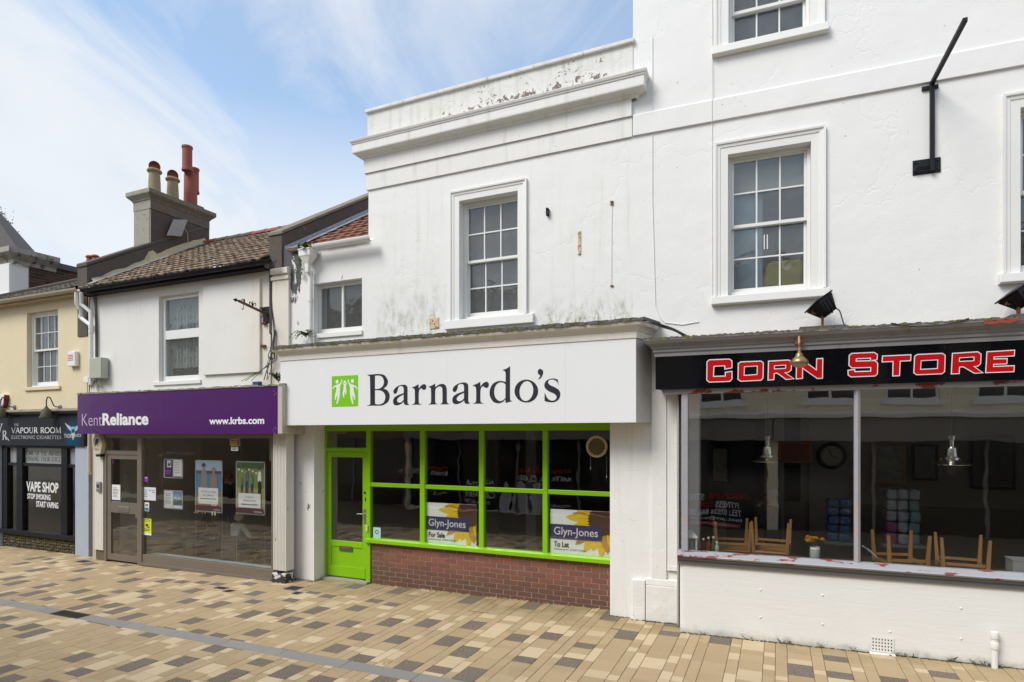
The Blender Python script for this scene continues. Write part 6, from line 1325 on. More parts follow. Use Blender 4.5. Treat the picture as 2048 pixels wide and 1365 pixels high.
# ================================================================== cream-white shop with the purple sign (K)
F = FB
def v_for(px, u):                      # depth at which the ray through that column reaches u
    rx = (px - 1024) / FPX; dx = -math.sin(YAW) + rx * math.cos(YAW); dy = math.cos(YAW) + rx * math.sin(YAW)
    return u / dx * dy - CD
KV, KS = -0.25, -0.50
KL, KR = F.u(178), UPL
m, t, b = new_mat('cream_white_render'); p = t.pos(); X, Y, Z = t.xyz(p)
c_ = t.mix(t.noise(p, 1.2, 6), (0.72, 0.70, 0.66), (0.79, 0.775, 0.745))
c_ = t.mix(t.math('MULTIPLY', t.step(Z, 4.9, 5.45), 0.5), c_, (0.66, 0.58, 0.46)); c_ = t.mix(t.math('MULTIPLY', t.step(X, F.u(470), F.u(540)), 0.4), c_, (0.70, 0.58, 0.42))
c_ = t.mix(t.math('MULTIPLY', t.step(t.noise(p, 3.2, 7, 0.66, (2.4, 2.4, 0.35)), 0.56, 0.82), 0.5), c_, (0.42, 0.36, 0.28))
t.ln(c_, b.inputs['Base Color']); b.inputs['Roughness'].default_value = 0.7
t.ln(t.bump(t.math('ADD', t.math('MULTIPLY', t.noise(p, 3, 4), 1.2), t.math('MULTIPLY', t.noise(p, 40, 4), 0.3)), 0.35, 0.015), b.inputs['Normal']); CREAMW = m
kent = thing('cream_shop', 'cream-white two-storey shop with brown tiled roof and purple fascia', 'shop', F, ((KL + KR) / 2, 0, -0.05))
kz1, kz0 = (F.z(165, 868, KS) + F.z(556, 868, KS)) / 2, 0
ksT = (F.z(155, 790, KS) + F.z(556, 772, KS)) / 2; ksB = (F.z(155, 868, KS) + F.z(556, 868.5, KS)) / 2
ku0, ku1 = F.u(317.6), F.u(397.5); kwz1 = (F.z(318, 590) + F.z(397, 586)) / 2; kwz0 = (F.z(318, 764) + F.z(397, 759)) / 2
kez = (F.z(190, 584, -0.02) + F.z(540, 528, -0.02)) / 2
obj('wall', MB().wall(KL, KR, 2.0, kez + 0.05, [(ku0, ku1, kwz0, kwz1), (F.u(196), KR - 0.02, 1.0, ksB + 0.1)], 0, 0.3), CREAMW, kent)
# uPVC window with lace curtain
fv = 0.08; a = 0.07
W = MB(); W.box(ku0, ku0 + a, fv, fv + 0.07, kwz0, kwz1); W.box(ku1 - a, ku1, fv, fv + 0.07, kwz0, kwz1)
mz1, mz0 = F.z(365, 659, fv), F.z(365, 677, fv)
for z0_, z1_ in ((kwz1 - 0.07, kwz1), (kwz0, kwz0 + 0.10), (mz0, mz1)): W.box(ku0 + a, ku1 - a, fv, fv + 0.07, z0_, z1_)
kw = obj('window', W, UPVC, kent, bevel=0.006)
pane_obj(kw, ku0 + a, ku1 - a, kwz0 + 0.10, mz0, fv + 0.03, OLDGLASS); pane_obj(kw, ku0 + a, ku1 - a, mz1, kwz1 - 0.07, fv + 0.03, OLDGLASS)
obj('window_sill', MB().side([(0.09, kwz0), (-0.03, kwz0 - 0.004), (-0.03, kwz0 - 0.075), (0.09, kwz0 - 0.075)], F.u(305, -0.03), F.u(400, -0.03)), CREAMW, kent, bevel=0.006)
m, t, b = new_mat('white_lace'); t.n.remove(b); p = t.objc(); X, Y, Z = t.xyz(p)
fx = t.math('ABSOLUTE', t.math('SUBTRACT', t.math('FRACT', t.math('MULTIPLY', X, 7.5)), 0.5)); fzn = t.math('ABSOLUTE', t.math('SUBTRACT', t.math('FRACT', t.math('MULTIPLY', Z, 5.0)), 0.5))
dd = t.math('ADD', t.math('MULTIPLY', fx, 1.6), fzn); ring = t.math('MULTIPLY', t.step(dd, 0.22, 0.27), t.step(dd, 0.44, 0.38))
mesh_ = t.math('ADD', 0.50, t.math('MULTIPLY', t.noise(p, 60, 2), 0.3)); op = t.math('SUBTRACT', mesh_, t.math('MULTIPLY', ring, 0.3), clamp=True)
df = t.add('ShaderNodeBsdfDiffuse'); df.inputs[0].default_value = (0.62, 0.66, 0.62, 1); tr = t.add('ShaderNodeBsdfTransparent'); mx = t.add('ShaderNodeMixShader'); t.ln(op, mx.inputs[0]); t.ln(tr.outputs[0], mx.inputs[1]); t.ln(df.outputs[0], mx.inputs[2]); t.ln(mx.outputs[0], t.n['Material Output'].inputs['Surface'])
lc = MB(); n = 60; zb_ = kwz0 + 0.25
for k in range(n + 1):
    u = ku0 + 0.05 + (ku1 - ku0 - 0.1) * k / n; v = 0.24 + 0.018 * math.sin(k * 1.15) + 0.008 * math.sin(k * 2.7); lc.v += [(u, v, zb_ + 0.03 * abs(math.sin(k * 0.42))), (u, v, kwz1)]
lc.f = [(2 * k, 2 * k + 2, 2 * k + 3, 2 * k + 1) for k in range(n)]; obj('lace_curtain', lc, m, kent, smooth=True)
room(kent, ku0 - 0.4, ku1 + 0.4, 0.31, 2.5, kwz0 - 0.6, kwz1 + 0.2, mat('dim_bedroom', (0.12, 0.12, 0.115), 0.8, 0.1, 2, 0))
# blank panel where a second window was, quoin strip
bu0, bu1 = F.u(406, -0.04), F.u(519.5, -0.04); bz1_, bz0_ = (F.z(406, 572, -0.04) + F.z(519, 557.5, -0.04)) / 2, (F.z(406, 750, -0.04) + F.z(519, 745, -0.04)) / 2
obj('blank_panel', MB().box(bu0, bu1, -0.045, 0.001, bz0_, bz1_), CREAMW, kent, bevel=0.006)
qu0, qu1 = F.u(545, -0.04), F.u(577, -0.05)
obj('quoin_strip', MB().box(qu0, qu1, -0.05, 0.0, ksT, F.z(560, 536, -0.05)), CREAMW, kent, bevel=0.005)
for py0, py1, o_ in ((537, 549, 0.04), (553, 560, 0.025)): obj('quoin_cap', MB().box(qu0 - 0.01, qu1 + 0.01, -0.05 - o_, 0.0, F.z(560, py1, -0.06), F.z(560, py0, -0.06)), CREAMW, kent, bevel=0.006)
# roof, ridge, gutter
kev, kgz = -0.18, (F.z(165, 581, -0.2) + F.z(546, 519, -0.2)) / 2
KSL = 0.60; kr0 = kgz + 0.04; RVK = 2.75
rf = obj('roof', tiles(KL + 0.02, UPL + 0.01, (kev, kr0), (RVK, kr0 + KSL * (RVK - kev)), 0.255, 0.18, 0.017, 0.03), TILE_BROWN, kent); rf['kind'] = 'stuff'
obj('back_slope', MB().add([(KL, RVK, kr0 + KSL * (RVK - kev)), (UPL, RVK, kr0 + KSL * (RVK - kev)), (UPL, RVK + 3, kr0 + 0.3), (KL, RVK + 3, kr0 + 0.3)], [(0, 1, 2, 3)]), TILE_BROWN, kent)
rzt = kr0 + KSL * (RVK - kev); x = KL
while x < UPL:
    L = min(0.42, UPL - x); mb = MB(); vs = []
    for u in (x + 0.003, x + L - 0.003):
        for k in range(8):
            an = math.pi * k / 7; vs.append((u, RVK - 0.12 * math.cos(an), rzt - 0.02 + 0.10 * math.sin(an) + (0.012 if u > x + 0.1 else 0)))
    mb.add(vs, [(k, k + 1, k + 9, k + 8) for k in range(7)] + [tuple(range(8)), tuple(range(15, 7, -1))]); obj('ridge_tile', mb, TERRA if R.random() < 0.55 else CEMENT, kent); x += L
kg = gutter(MB(), F.u(165, -0.24), F.u(547, -0.24), -0.24, kgz - 0.01, 0.062)
for px in (225, 312, 372, 440, 505): u = F.u(px, -0.24); kg.lathe((u, -0.24, kgz - 0.01), [(0.068, -0.02), (0.068, 0.02)], 12, (1, 0, 0), cap=False)
obj('gutter', kg, BLACKP, kent, smooth=True)
obj('fascia_board', MB().box(KL, KR, -0.17, -0.14, kgz - 0.10, kgz + 0.03), BLACKP, kent); obj('eaves_soffit', MB().box(KL, KR, -0.14, 0.0, kgz - 0.10, kgz - 0.08), BLACKP, kent)
# left party wall and chimney
PL0, PL1 = F.u(157), F.u(176); plz = F.z(166, 531)
obj('party_wall', MB().side([(-0.02, 4.5), (-0.02, plz - 0.05), (2.9, plz - 0.05 + 0.60 * 2.9), (2.9, 4.5)], PL0, PL1), CEMENT, kent)
obj('party_coping', MB().side([(-0.04, plz - 0.05), (-0.04, plz + 0.03), (2.9, plz + 0.03 + 0.60 * 2.9), (2.9, plz - 0.05 + 0.60 * 2.9)], PL0 - 0.02, PL1 + 0.025), CEMENT, kent, bevel=0.02)
fl = MB(); q_ = random.Random(4); n = 26; CREAMF = mat('cream_mortar_fillet', (0.50, 0.40, 0.24), 0.9, 0.15, 10, 0.5, 40, dirt=(0.16, 0.13, 0.09), dirt_lo=0.62, dirt_hi=0.72, dirt_scale=9)
hr = lambda v: kr0 + KSL * (v - kev)
hs_, ws_ = [], []; hcur = 0.14
for k in range(n + 1):                  # mortar fillet between roof and party wall, ragged but continuous
    hcur += q_.uniform(-0.03, 0.03); hcur = min(0.20, max(0.09, hcur)); hs_.append(hcur + (0.12 if 11 < k < 14 else 0)); ws_.append(0.11 + 0.03 * q_.random())
for k in range(n):
    va_, vb_ = 0.05 + 2.7 * k / n, 0.05 + 2.7 * (k + 1) / n
    fl.add([(PL1 + 0.014, va_, hr(va_) + hs_[k]), (PL1 + 0.014, vb_, hr(vb_) + hs_[k + 1]), (PL1 + 0.01 + ws_[k + 1], vb_, hr(vb_) + 0.035), (PL1 + 0.01 + ws_[k], va_, hr(va_) + 0.035)], [(0, 1, 2, 3)])
obj('mortar_fillet', fl, CREAMF, kent)
fl = MB()
for k in range(n):
    va_, vb_ = -0.1 + 2.8 * k / n, -0.1 + 2.8 * (k + 1.05) / n; w_ = 0.19 + 0.08 * q_.random()
    fl.add([(PL1 + 0.1, va_, hr(va_) + 0.062), (PL1 + 0.1, vb_, hr(vb_) + 0.062), (PL1 + w_ + .02, vb_, hr(vb_) + 0.052), (PL1 + w_ + .02, va_, hr(va_) + 0.052)], [(0, 1, 2, 3)])
obj('lead_flashing', fl, MATS['pale_lead_flashing'], kent)
C1 = PL1 + 0.01; cv0, cv1 = v_for(301.5, C1), v_for(417, C1); C0 = F.u(269, cv0)
zc = lambda py: F.z(301, py, cv0)
chb = MB().box(C0, C1, cv0, cv1, 5.5, zc(418)); CHM = mat('dark_pebbledash_chimney', (0.088, 0.066, 0.054), 0.92, 0.3, 9, 0.8, 60, dirt=(0.24, 0.19, 0.14), dirt_lo=0.66, dirt_hi=0.85, dirt_scale=7)
ch = obj('chimney', chb, CHM, kent)
obj('chimney_face', MB().box(C0 - 0.002, C1 - 0.03, cv0 - 0.012, cv0 + 0.01, 6.0, zc(418)), CEMENT_L, ch)
def ringb(mb, u0, u1, v0, v1, lv):
    vs = []; fs = []
    for o_, z in lv: vs += [(u0 - o_, v0 - o_, z), (u1 + o_, v0 - o_, z), (u1 + o_, v1 + o_, z), (u0 - o_, v1 + o_, z)]
    for i in range(len(lv) - 1):
        for k in range(4): fs.append((i * 4 + k, i * 4 + (k + 1) % 4, i * 4 + 4 + (k + 1) % 4, i * 4 + 4 + k))
    return mb.add(vs, fs + [(3, 2, 1, 0), tuple(len(lv) * 4 - 4 + k for k in range(4))])
obj('chimney_band', ringb(MB(), C0, C1, cv0, cv1, [(0.02, zc(418)), (0.02, zc(400)), (0.0, zc(400) + 0.01)]), mat('grey_chimney_band', (0.13, 0.105, 0.085), 0.9, 0.3, 9, 0.6, 40, dirt=(0.32, 0.28, 0.21), dirt_lo=0.58, dirt_hi=0.72, dirt_scale=7), ch, bevel=0.01)
obj('chimney_cap', ringb(MB(), C0, C1, cv0, cv1, [(0.03, zc(400)), (0.045, zc(397)), (0.11, zc(391)), (0.13, zc(389.5)), (0.13, zc(381)), (0.05, zc(378))]), mat('lichened_cap', (0.17, 0.14, 0.105), 0.9, 0.3, 12, 0.6, 40, dirt=(0.33, 0.29, 0.20), dirt_lo=0.54, dirt_hi=0.7, dirt_scale=8), ch, bevel=0.012)
cm = (C0 + C1) / 2; ctz = zc(379)
def pot(px, h, label):
    v = v_for(px, cm); mb = MB().lathe((cm, v, ctz - 0.02), [(0.145, 0), (0.135, 0.03), (0.128, h * 0.5), (0.115, h - 0.08), (0.125, h - 0.075), (0.155, h - 0.05), (0.16, h - 0.02), (0.14, h), (0.11, h + 0.01)], 20)
    po = obj('chimney_pot', mb, BUFF, ch, smooth=True)
    hd = MB(); n = 18; rr = 0.122; m_ = 7                  # hood: half cylinder closing into a dome, open towards the street
    for i in range(m_ + 4):
        zz_ = i * 0.03 if i < 4 else 0.09 + rr * 1.05 * math.sin(math.pi / 2 * (i - 3) / m_); rq = rr if i < 4 else rr * math.cos(math.pi / 2 * (i - 3) / m_)
        for k in range(n + 1):
            an = rad(-37 + 92) + rad(176) * k / n + rad(0) if i > 1 else rad(55) + rad(360) * k / n
            hd.v.append((cm + rq * math.cos(an), v + rq * math.sin(an), ctz + h - 0.02 + zz_))
    for i in range(m_ + 3):
        for k in range(n): hd.f.append((i * (n + 1) + k, i * (n + 1) + k + 1, (i + 1) * (n + 1) + k + 1, (i + 1) * (n + 1) + k)) if i != 1 else None
    obj('pot_hood', hd, TERRA, po, smooth=True)
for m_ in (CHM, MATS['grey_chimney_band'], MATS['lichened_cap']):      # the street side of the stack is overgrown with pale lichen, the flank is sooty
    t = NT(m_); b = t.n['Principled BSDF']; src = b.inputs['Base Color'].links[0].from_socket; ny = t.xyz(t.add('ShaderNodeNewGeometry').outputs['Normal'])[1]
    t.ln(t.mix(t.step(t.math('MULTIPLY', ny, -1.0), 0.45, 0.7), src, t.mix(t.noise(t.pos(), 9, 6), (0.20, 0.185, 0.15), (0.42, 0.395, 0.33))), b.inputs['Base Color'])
pot(309, 0.62, ''); pot(345.5, 0.60, '')
hv_ = v_for(381, cm); obj('pot_base', ringb(MB(), cm - 0.17, cm + 0.17, hv_ - 0.17, hv_ + 0.25, [(0.02, ctz), (0.0, ctz + 0.12)]), CEMENT, ch, bevel=0.02)
hp = MB(); ztop = F.z(377, 298, hv_ - 0.1)
hp.lathe((cm, hv_, ctz + 0.10), [(0.155, 0), (0.15, 0.4), (0.145, 0.75), (0.10, 0.78)], 20)
hpo = obj('chimney_pot', hp, TERRA, ch, smooth=True, label='tall red H-shaped terracotta chimney pot')
zmid = ctz + 0.10 + 0.72
for du_, dv, z0_, z1_ in ((0.13, -0.19, ztop - 0.60, ztop), (-0.13, 0.20, zmid - 0.32, zmid + 0.30)):
    hp = MB().lathe((cm + du_, hv_ + dv, z0_), [(0.10, 0), (0.125, 0.0), (0.125, 0.05), (0.112, 0.06), (0.112, z1_ - z0_ - 0.06), (0.125, z1_ - z0_ - 0.05), (0.125, z1_ - z0_), (0.10, z1_ - z0_)], 18); obj('pot_arm', hp, TERRA, hpo, smooth=True)
obj('pot_elbow', MB().tube(chain([(cm, hv_, zmid - 0.1), (cm + 0.03, hv_ - 0.05, zmid + 0.04), (cm + 0.12, hv_ - 0.18, zmid + 0.10)], 5), 0.11, 14), TERRA, hpo, smooth=True); obj('pot_elbow', MB().tube(chain([(cm, hv_, zmid - 0.12), (cm - 0.04, hv_ + 0.06, zmid), (cm - 0.12, hv_ + 0.19, zmid + 0.02)], 5), 0.10, 14), TERRA, hpo, smooth=True)
# flat aerial on the chimney
au = C1 + 0.16; cs = []
for px, py in ((334.5, 471.5), (363.5, 473.5), (376, 440), (347.5, 439)):
    vv = v_for(px, au); cs.append((au, vv, F.z(px, py, vv)))
aer = thing('flat_aerial', 'tilted square grey flat aerial on dark side of the chimney', 'aerial', F, (C1, cs[0][1] + 0.3, cs[0][2]))
pl_ = MB(); pl_.hexa([(a_, b_, c_) for a_, b_, c_ in cs] + [(a_ - 0.03, b_, c_) for a_, b_, c_ in cs]); obj('panel', pl_, mat('dirty_grey_plastic', (0.30, 0.285, 0.28), 0.6, 0.12, 7, 0.1, 40, dirt=(0.14, 0.12, 0.11), dirt_lo=0.62, dirt_hi=0.72, dirt_scale=12), aer, bevel=0.012)
mid = [sum(x_[i] for x_ in cs) / 4 for i in range(3)]; obj('mount', MB().tube([(C1, mid[1], mid[2] - 0.05), (au - 0.03, mid[1], mid[2])], 0.02, 8), IRON, aer)
obj('lead', MB().tube(chain([(au - 0.03, mid[1] + 0.1, mid[2] + 0.1), (C1 + 0.05, mid[1] + 0.32, mid[2] + 0.02), (C1 + 0.03, mid[1] + 0.36, mid[2] - 0.2), (C1 + 0.02, mid[1] + 0.3, mid[2] - 0.33)], 6), 0.008, 6), CREAMF, aer)
# ------------------------------------------------------------ purple sign
m, t, b = new_mat('purple_gloss_panel'); p = t.pos(); t.ln(t.mix(t.noise(p, 0.8, 3), (0.066, 0.012, 0.112), (0.080, 0.017, 0.130)), b.inputs['Base Color']); b.inputs['Roughness'].default_value = 0.22
t.ln(t.bump(t.noise(p, 1.4, 2), 0.10, 0.05), b.inputs['Normal']); PURP = m
signK = thing('fascia_sign', 'glossy purple fascia sign reading KentReliance and www.krbs.com', 'sign', F, ((F.u(155, KS) + F.u(556, KS)) / 2, KS, ksB))
s0, s1, sj = F.u(155, KS), F.u(556, KS), F.u(328.5, KS)
for a_, b_ in ((s0, sj - 0.001), (sj + 0.001, s1)): obj('sign_panel', MB().box(a_, b_, KS, KS + 0.02, ksB, ksT), PURP, signK)
obj('sign_box', MB().box(s0 + 0.01, s1 - 0.004, KS + 0.021, -0.001, ksB + 0.01, ksT + 0.02), mat('aged_cream_board', (0.50, 0.46, 0.38), 0.7, 0.12, 6, 0.2, 30, dirt=(0.18, 0.15, 0.11), dirt_lo=0.58, dirt_hi=0.75, dirt_scale=6), signK)
obj('end_cap', MB().box(s1 - 0.002, F.u(565, KS), KS - 0.006, -0.001, ksB - 0.004, ksT + 0.03), MATS['aged_cream_board'], signK, bevel=0.01)
mb = MB(); n = 70; us = [s0 - 0.01 + (F.u(566, KS) - s0 + 0.01) * k / n for k in range(n + 1)]
for i in range(n):
    h = ksT + 0.022 + R.uniform(-0.010, 0.018); mb.add([(us[i], KS - 0.012, ksT + 0.003 + R.uniform(-.008, .004)), (us[i + 1], KS - 0.012, ksT + 0.003), (us[i + 1], KS - 0.01, h), (us[i], KS - 0.01, h), (us[i + 1], 0, ksT + 0.045), (us[i], 0, ksT + 0.045)], [(0, 1, 2, 3), (3, 2, 4, 5)])
obj('mossy_capping', mb, mat('mossy_cement_ledge', (0.26, 0.24, 0.20), 0.9, 0.3, 16, 0.7, 30, dirt=(0.12, 0.12, 0.03), dirt_lo=0.5, dirt_hi=0.6, dirt_scale=8), signK)
ZZ = lambda px, py: F.q(px, py, KS)
def tbox(px0, px1, py0, py1, v): return F.u(px0, v), F.u(px1, v), F.z((px0 + px1) / 2, py1, v), F.z((px0 + px1) / 2, py0, v)
a_ = tbox(164, 204, 828, 852, KS); obj('lettering', text_in(MB(), 'Kent', *a_, KS - 0.001, -0.012, 0.001), mat('pale_lilac_vinyl', (0.56, 0.44, 0.62), 0.4, 0.03, 4, 0), signK)
a_ = tbox(205, 297, 826, 851, KS); obj('lettering', text_in(MB(), 'Reliance', *a_, KS - 0.001, 0.035, 0.001), PAPER, signK)
a_ = tbox(418.5, 528.5, 834.5, 849, KS); obj('lettering', text_in(MB(), 'www.krbs.com', *a_, KS - 0.001, 0.03, 0.001), PAPER, signK)
for px, py in ((548, 783), (552, 787), (549, 790), (550, 855), (547, 860), (552, 858), (549, 865)): u, z = F.q(px, py, KS); obj('rivet', MB().lathe((u, KS - 0.003, z), [(0.003, 0), (0.005, 0.002), (0.005, 0.003)], 8, (0, 1, 0)), PAPER, signK)
# ------------------------------------------------------------ shopfront in bronze aluminium
ALB = mat('bronze_anodised', (0.225, 0.19, 0.155), 0.42, 0.06, 3, 0.04, 60, metal=0.35)
gk = lambda px: F.u(px, KV)
khz1, khz0 = ksB + 0.01, F.z(400, 876.5, KV)
kgb = (F.z(284, 1111, KV) + F.z(543, 1138, KV)) / 2; kfb = gz(-10) + 0.005
sfk = obj('shopfront', MB().box(gk(209), gk(547.5), KV, KV + 0.09, khz0, khz1), ALB, kent, bevel=0.003)
obj('frame_post', MB().box(gk(209), gk(212.5), KV + 0.002, KV + 0.09, kfb, khz0), ALB, sfk); obj('frame_post', MB().box(gk(275.5), gk(284), KV - 0.012, KV + 0.09, kfb, khz0), ALB, sfk, bevel=0.003); obj('frame_post', MB().box(gk(543), gk(547.5), KV - 0.004, KV + 0.09, kfb, khz0), ALB, sfk)
obj('bottom_rail', MB().box(gk(284), gk(543), KV + 0.004, KV + 0.09, kfb, kgb), ALB, sfk, bevel=0.003); obj('bottom_ledge', MB().box(gk(284), gk(543), KV - 0.02, KV + 0.004, kfb, kfb + 0.05), ALB, sfk, bevel=0.003)
pane_obj(sfk, gk(284), gk(543), kgb, khz0, KV + 0.04, SHOPGLASS)
tz0_, tz1_ = F.z(245, 910, KV), F.z(245, 902, KV)
obj('transom_bar', MB().box(gk(212.5), gk(275.5), KV + 0.003, KV + 0.09, tz0_, tz1_), ALB, sfk); pane_obj(sfk, gk(212.5), gk(275.5), tz1_, khz0, KV + 0.04, SHOPGLASS, 'fanlight_pane')
dm = MB(); e0, e1 = gk(213), gk(275); v0, v1 = KV + 0.015, KV + 0.06; s_ = gk(220) - gk(213); y_ = lambda py: F.z(245, py, KV)
for (a_, b_, c_, d_) in ((e0, e0 + s_, kfb + 0.02, tz0_ - 0.005), (e1 - s_ * 0.35, e1, kfb + 0.02, tz0_ - 0.005), (e0 + s_, e1 - s_ * 0.35, y_(919), tz0_ - 0.005), (e0 + s_, e1 - s_ * 0.35, y_(1027), y_(1006)), (e0 + s_, e1 - s_ * 0.35, kfb + 0.02, y_(1111))): dm.box(a_, b_, v0, v1, c_, d_)
dk = obj('door', dm, ALB, kent, bevel=0.002)
pane_obj(dk, e0 + s_, e1 - s_ * 0.35, y_(1006), y_(919), KV + 0.035, SHOPGLASS); pane_obj(dk, e0 + s_, e1 - s_ * 0.35, y_(1111), y_(1027), KV + 0.035, SHOPGLASS)
obj('letter_box', MB().box(gk(234.5), gk(257), v0 - 0.012, v0 + 0.005, y_(1024), y_(1014)), STEEL, dk, bevel=0.004); obj('push_plate', MB().box(gk(269.5), gk(275), v0 - 0.006, v0 + 0.002, y_(1034), y_(1007)), ALB, dk, bevel=0.002)
nt_ = obj('door_notice', MB().box(gk(221), gk(237.5), KV + 0.028, KV + 0.031, y_(1005), y_(971)), PAPER, dk); tl = MB()
for k in range(7): tl.box(gk(223), gk(231 + (k * 37 % 5)), KV + 0.0272, KV + 0.0278, y_(977 + k * 3 + 1), y_(977 + k * 3)); 
obj('notice_text', tl, INK, nt_); obj('notice_stripe', MB().box(gk(221), gk(237.5), KV + 0.0272, KV + 0.0279, y_(1004.5), y_(1001.5)), PURP, nt_); obj('door_sticker', MB().box(gk(220.5), gk(224.5), KV + 0.028, KV + 0.031, y_(928), y_(919.5)), PURP, dk)
# fluted strip, its chipped foot, left strip
FLUT = mat('chipped_white_timber', (0.66, 0.63, 0.58), 0.6, 0.06, 5, 0.2, 40, dirt=(0.10, 0.075, 0.055), dirt_lo=0.67, dirt_hi=0.70, dirt_scale=9, streak=(3, 3, 0.6))
mb = MB(); a_, b_ = gk(548), F.u(574.5, KV); n = 9
for k in range(n): w_ = (b_ - a_) / n; mb.plan([(a_ + w_ * k, -0.1), (a_ + w_ * k, KV - 0.01), (a_ + w_ * (k + 0.2), KV - 0.022), (a_ + w_ * (k + 0.8), KV - 0.022), (a_ + w_ * (k + 0.998), KV - 0.01), (a_ + w_ * (k + 0.998), -0.1)], 0.2, ksB + 0.0)
obj('fluted_strip', mb, FLUT, kent)
m, t, b = new_mat('black_and_white_flaked'); p = t.pos(); t.ln(t.mix(t.step(t.noise(p, 9, 7, 0.6), 0.50, 0.52), (0.03, 0.032, 0.04), (0.62, 0.60, 0.56)), b.inputs['Base Color']); b.inputs['Roughness'].default_value = 0.6; t.ln(t.bump(t.noise(p, 9, 7, 0.6), 0.6, 0.01), b.inputs['Normal'])
obj('strip_foot', MB().box(gk(548), F.u(575.5, KV), KV - 0.05, -0.1, -0.1, F.z(560, 1146, KV)), m, kent, bevel=0.012)
obj('left_strip', MB().box(gk(186.5), gk(204), KV + 0.02, 0.1, F.z(195, 1101, KV), ksB), FLUT, kent, bevel=0.006); obj('left_strip_foot', MB().box(gk(188), gk(203), KV + 0.05, 0.1, -0.2, F.z(195, 1101, KV) - 0.001), mat('rotten_timber', (0.14, 0.11, 0.08), 0.9, 0.4, 14, 0.8, 40), kent, bevel=0.01)
obj('side_jamb', MB().box(gk(204.5), gk(209), KV + 0.03, 0.05, -0.1, ksB), ALB, kent)
obj('reveal_panel', MB().box(gk(179), gk(186), KV + 0.06, 0.1, -0.2, ksB), mat('stained_cream_render', (0.52, 0.45, 0.33), 0.8, 0.12, 6, 0.3, 30), kent)
# inside
KRM = mat('grey_beige_office', (0.60, 0.56, 0.49), 0.75, 0.08, 2, 0); room(kent, gk(205), F.u(552, KV), KV + 0.1, 4.6, -0.05, ksB + 0.28, KRM, mat('red_brown_boards', (0.11, 0.05, 0.032), 0.5, 0.2, 6, 0.1, 30))
obj('rear_screen', MB().box(-11.1, -9.5, 4.40, 4.45, 0, 2.0), mat('dark_office_screen', (0.05, 0.045, 0.04), 0.7, 0.2, 3, 0), kent); obj('window_ledge', MB().box(gk(284) + 0.01, gk(543) - 0.01, KV + 0.092, KV + 0.28, kgb - 0.06, kgb - 0.015), mat('pale_blue_ledge', (0.42, 0.50, 0.52), 0.4, 0.05, 3, 0), kent)
def ceil_light(px, py, v, w_, label):
    u, z = F.q(px, py, v); z = ksB + 0.26; t_ = thing('strip_light', label, 'light', F, (u, v, z - 0.08), 'strip lights inside the purple-signed shop'); obj('fitting', MB().box(u - w_, u + w_, v - 0.06, v + 0.06, z - 0.05, z), UPVC, t_)
    m_ = MATS.get('lit_tube')
    if not m_:
        m_, t2, b2 = new_mat('lit_tube'); b2.inputs['Emission Color'].default_value = (1, 0.86, 0.55, 1); b2.inputs['Emission Strength'].default_value = 2.2
    obj('tube', MB().tube([(u - w_ + .03, v, z - 0.065), (u + w_ - .03, v, z - 0.065)], 0.02, 8), m_, t_)
ceil_light(455, 884, 1.1, 0.55, 'lit strip light on ceiling, left one over the posters'); ceil_light(525, 890, 1.3, 0.5, 'lit strip light on ceiling, right one over the posters')
# posters on wires
def zr(x0, x1, y0, y1): return 200 + x0 * 0.30769, 200 + x1 * 0.30769, 760 + y0 * 0.30769, 760 + y1 * 0.30769
PVp = KV + 0.14
def poster(label, z_, build):
    px0, px1, py0, py1 = zr(*z_); u0, u1, z0, z1 = tbox(px0, px1, py0, py1, PVp); t_ = thing('poster', label, 'poster', F, ((u0 + u1) / 2, PVp, z0), 'posters hung on wires in the office window')
    ho = obj('holder', MB().box(u0, u1, PVp + 0.002, PVp + 0.008, z0, z1), mat('clear_grey_acrylic', (0.42, 0.43, 0.42), 0.25, 0.05, 4, 0), t_, bevel=0.002)
    for uu in (u0 + 0.01, u1 - 0.01):
        obj('wire', MB().tube([(uu, PVp + 0.01, kgb - 0.02), (uu, PVp + 0.01, khz0)], 0.0016, 5), STEEL, ho)
        for zz_ in (z0 + 0.01, z1 - 0.01): obj('clip', MB().lathe((uu, PVp - 0.006, zz_), [(0.009, 0), (0.009, 0.012)], 8, (0, 1, 0)), STEEL, ho)
    k = [0]
    def rect(a0, a1, b0, b1, m_, name='print'):
        k[0] += 1; v = PVp + 0.0016 - 0.0006 * k[0]; return obj(name, MB().box(u0 + (u1 - u0) * a0, u0 + (u1 - u0) * a1, v - 0.0003, v, z1 - (z1 - z0) * b1, z1 - (z1 - z0) * b0), m_, ho)
    def shape(P, m_):
        k[0] += 1; v = PVp + 0.0016 - 0.0006 * k[0]; vs_, fs_ = fill2d([[(u0 + (u1 - u0) * a, z1 - (z1 - z0) * b) for a, b in cat_rom(P, 4)]]); return obj('print', solid2d(MB(), vs_, fs_, v), m_, ho)
    def txt(s, a0, a1, b0, b1, m_, bold=0.0):
        k[0] += 1; v = PVp + 0.0016 - 0.0006 * k[0]; return obj('lettering', text_in(MB(), s, u0 + (u1 - u0) * a0, u0 + (u1 - u0) * a1, z1 - (z1 - z0) * b1, z1 - (z1 - z0) * b0, v, bold), m_, ho)
    build(rect, shape, txt); return t_
PP = lambda n, c: mat('print_' + n, c, 0.5, 0.12, 18, 0)
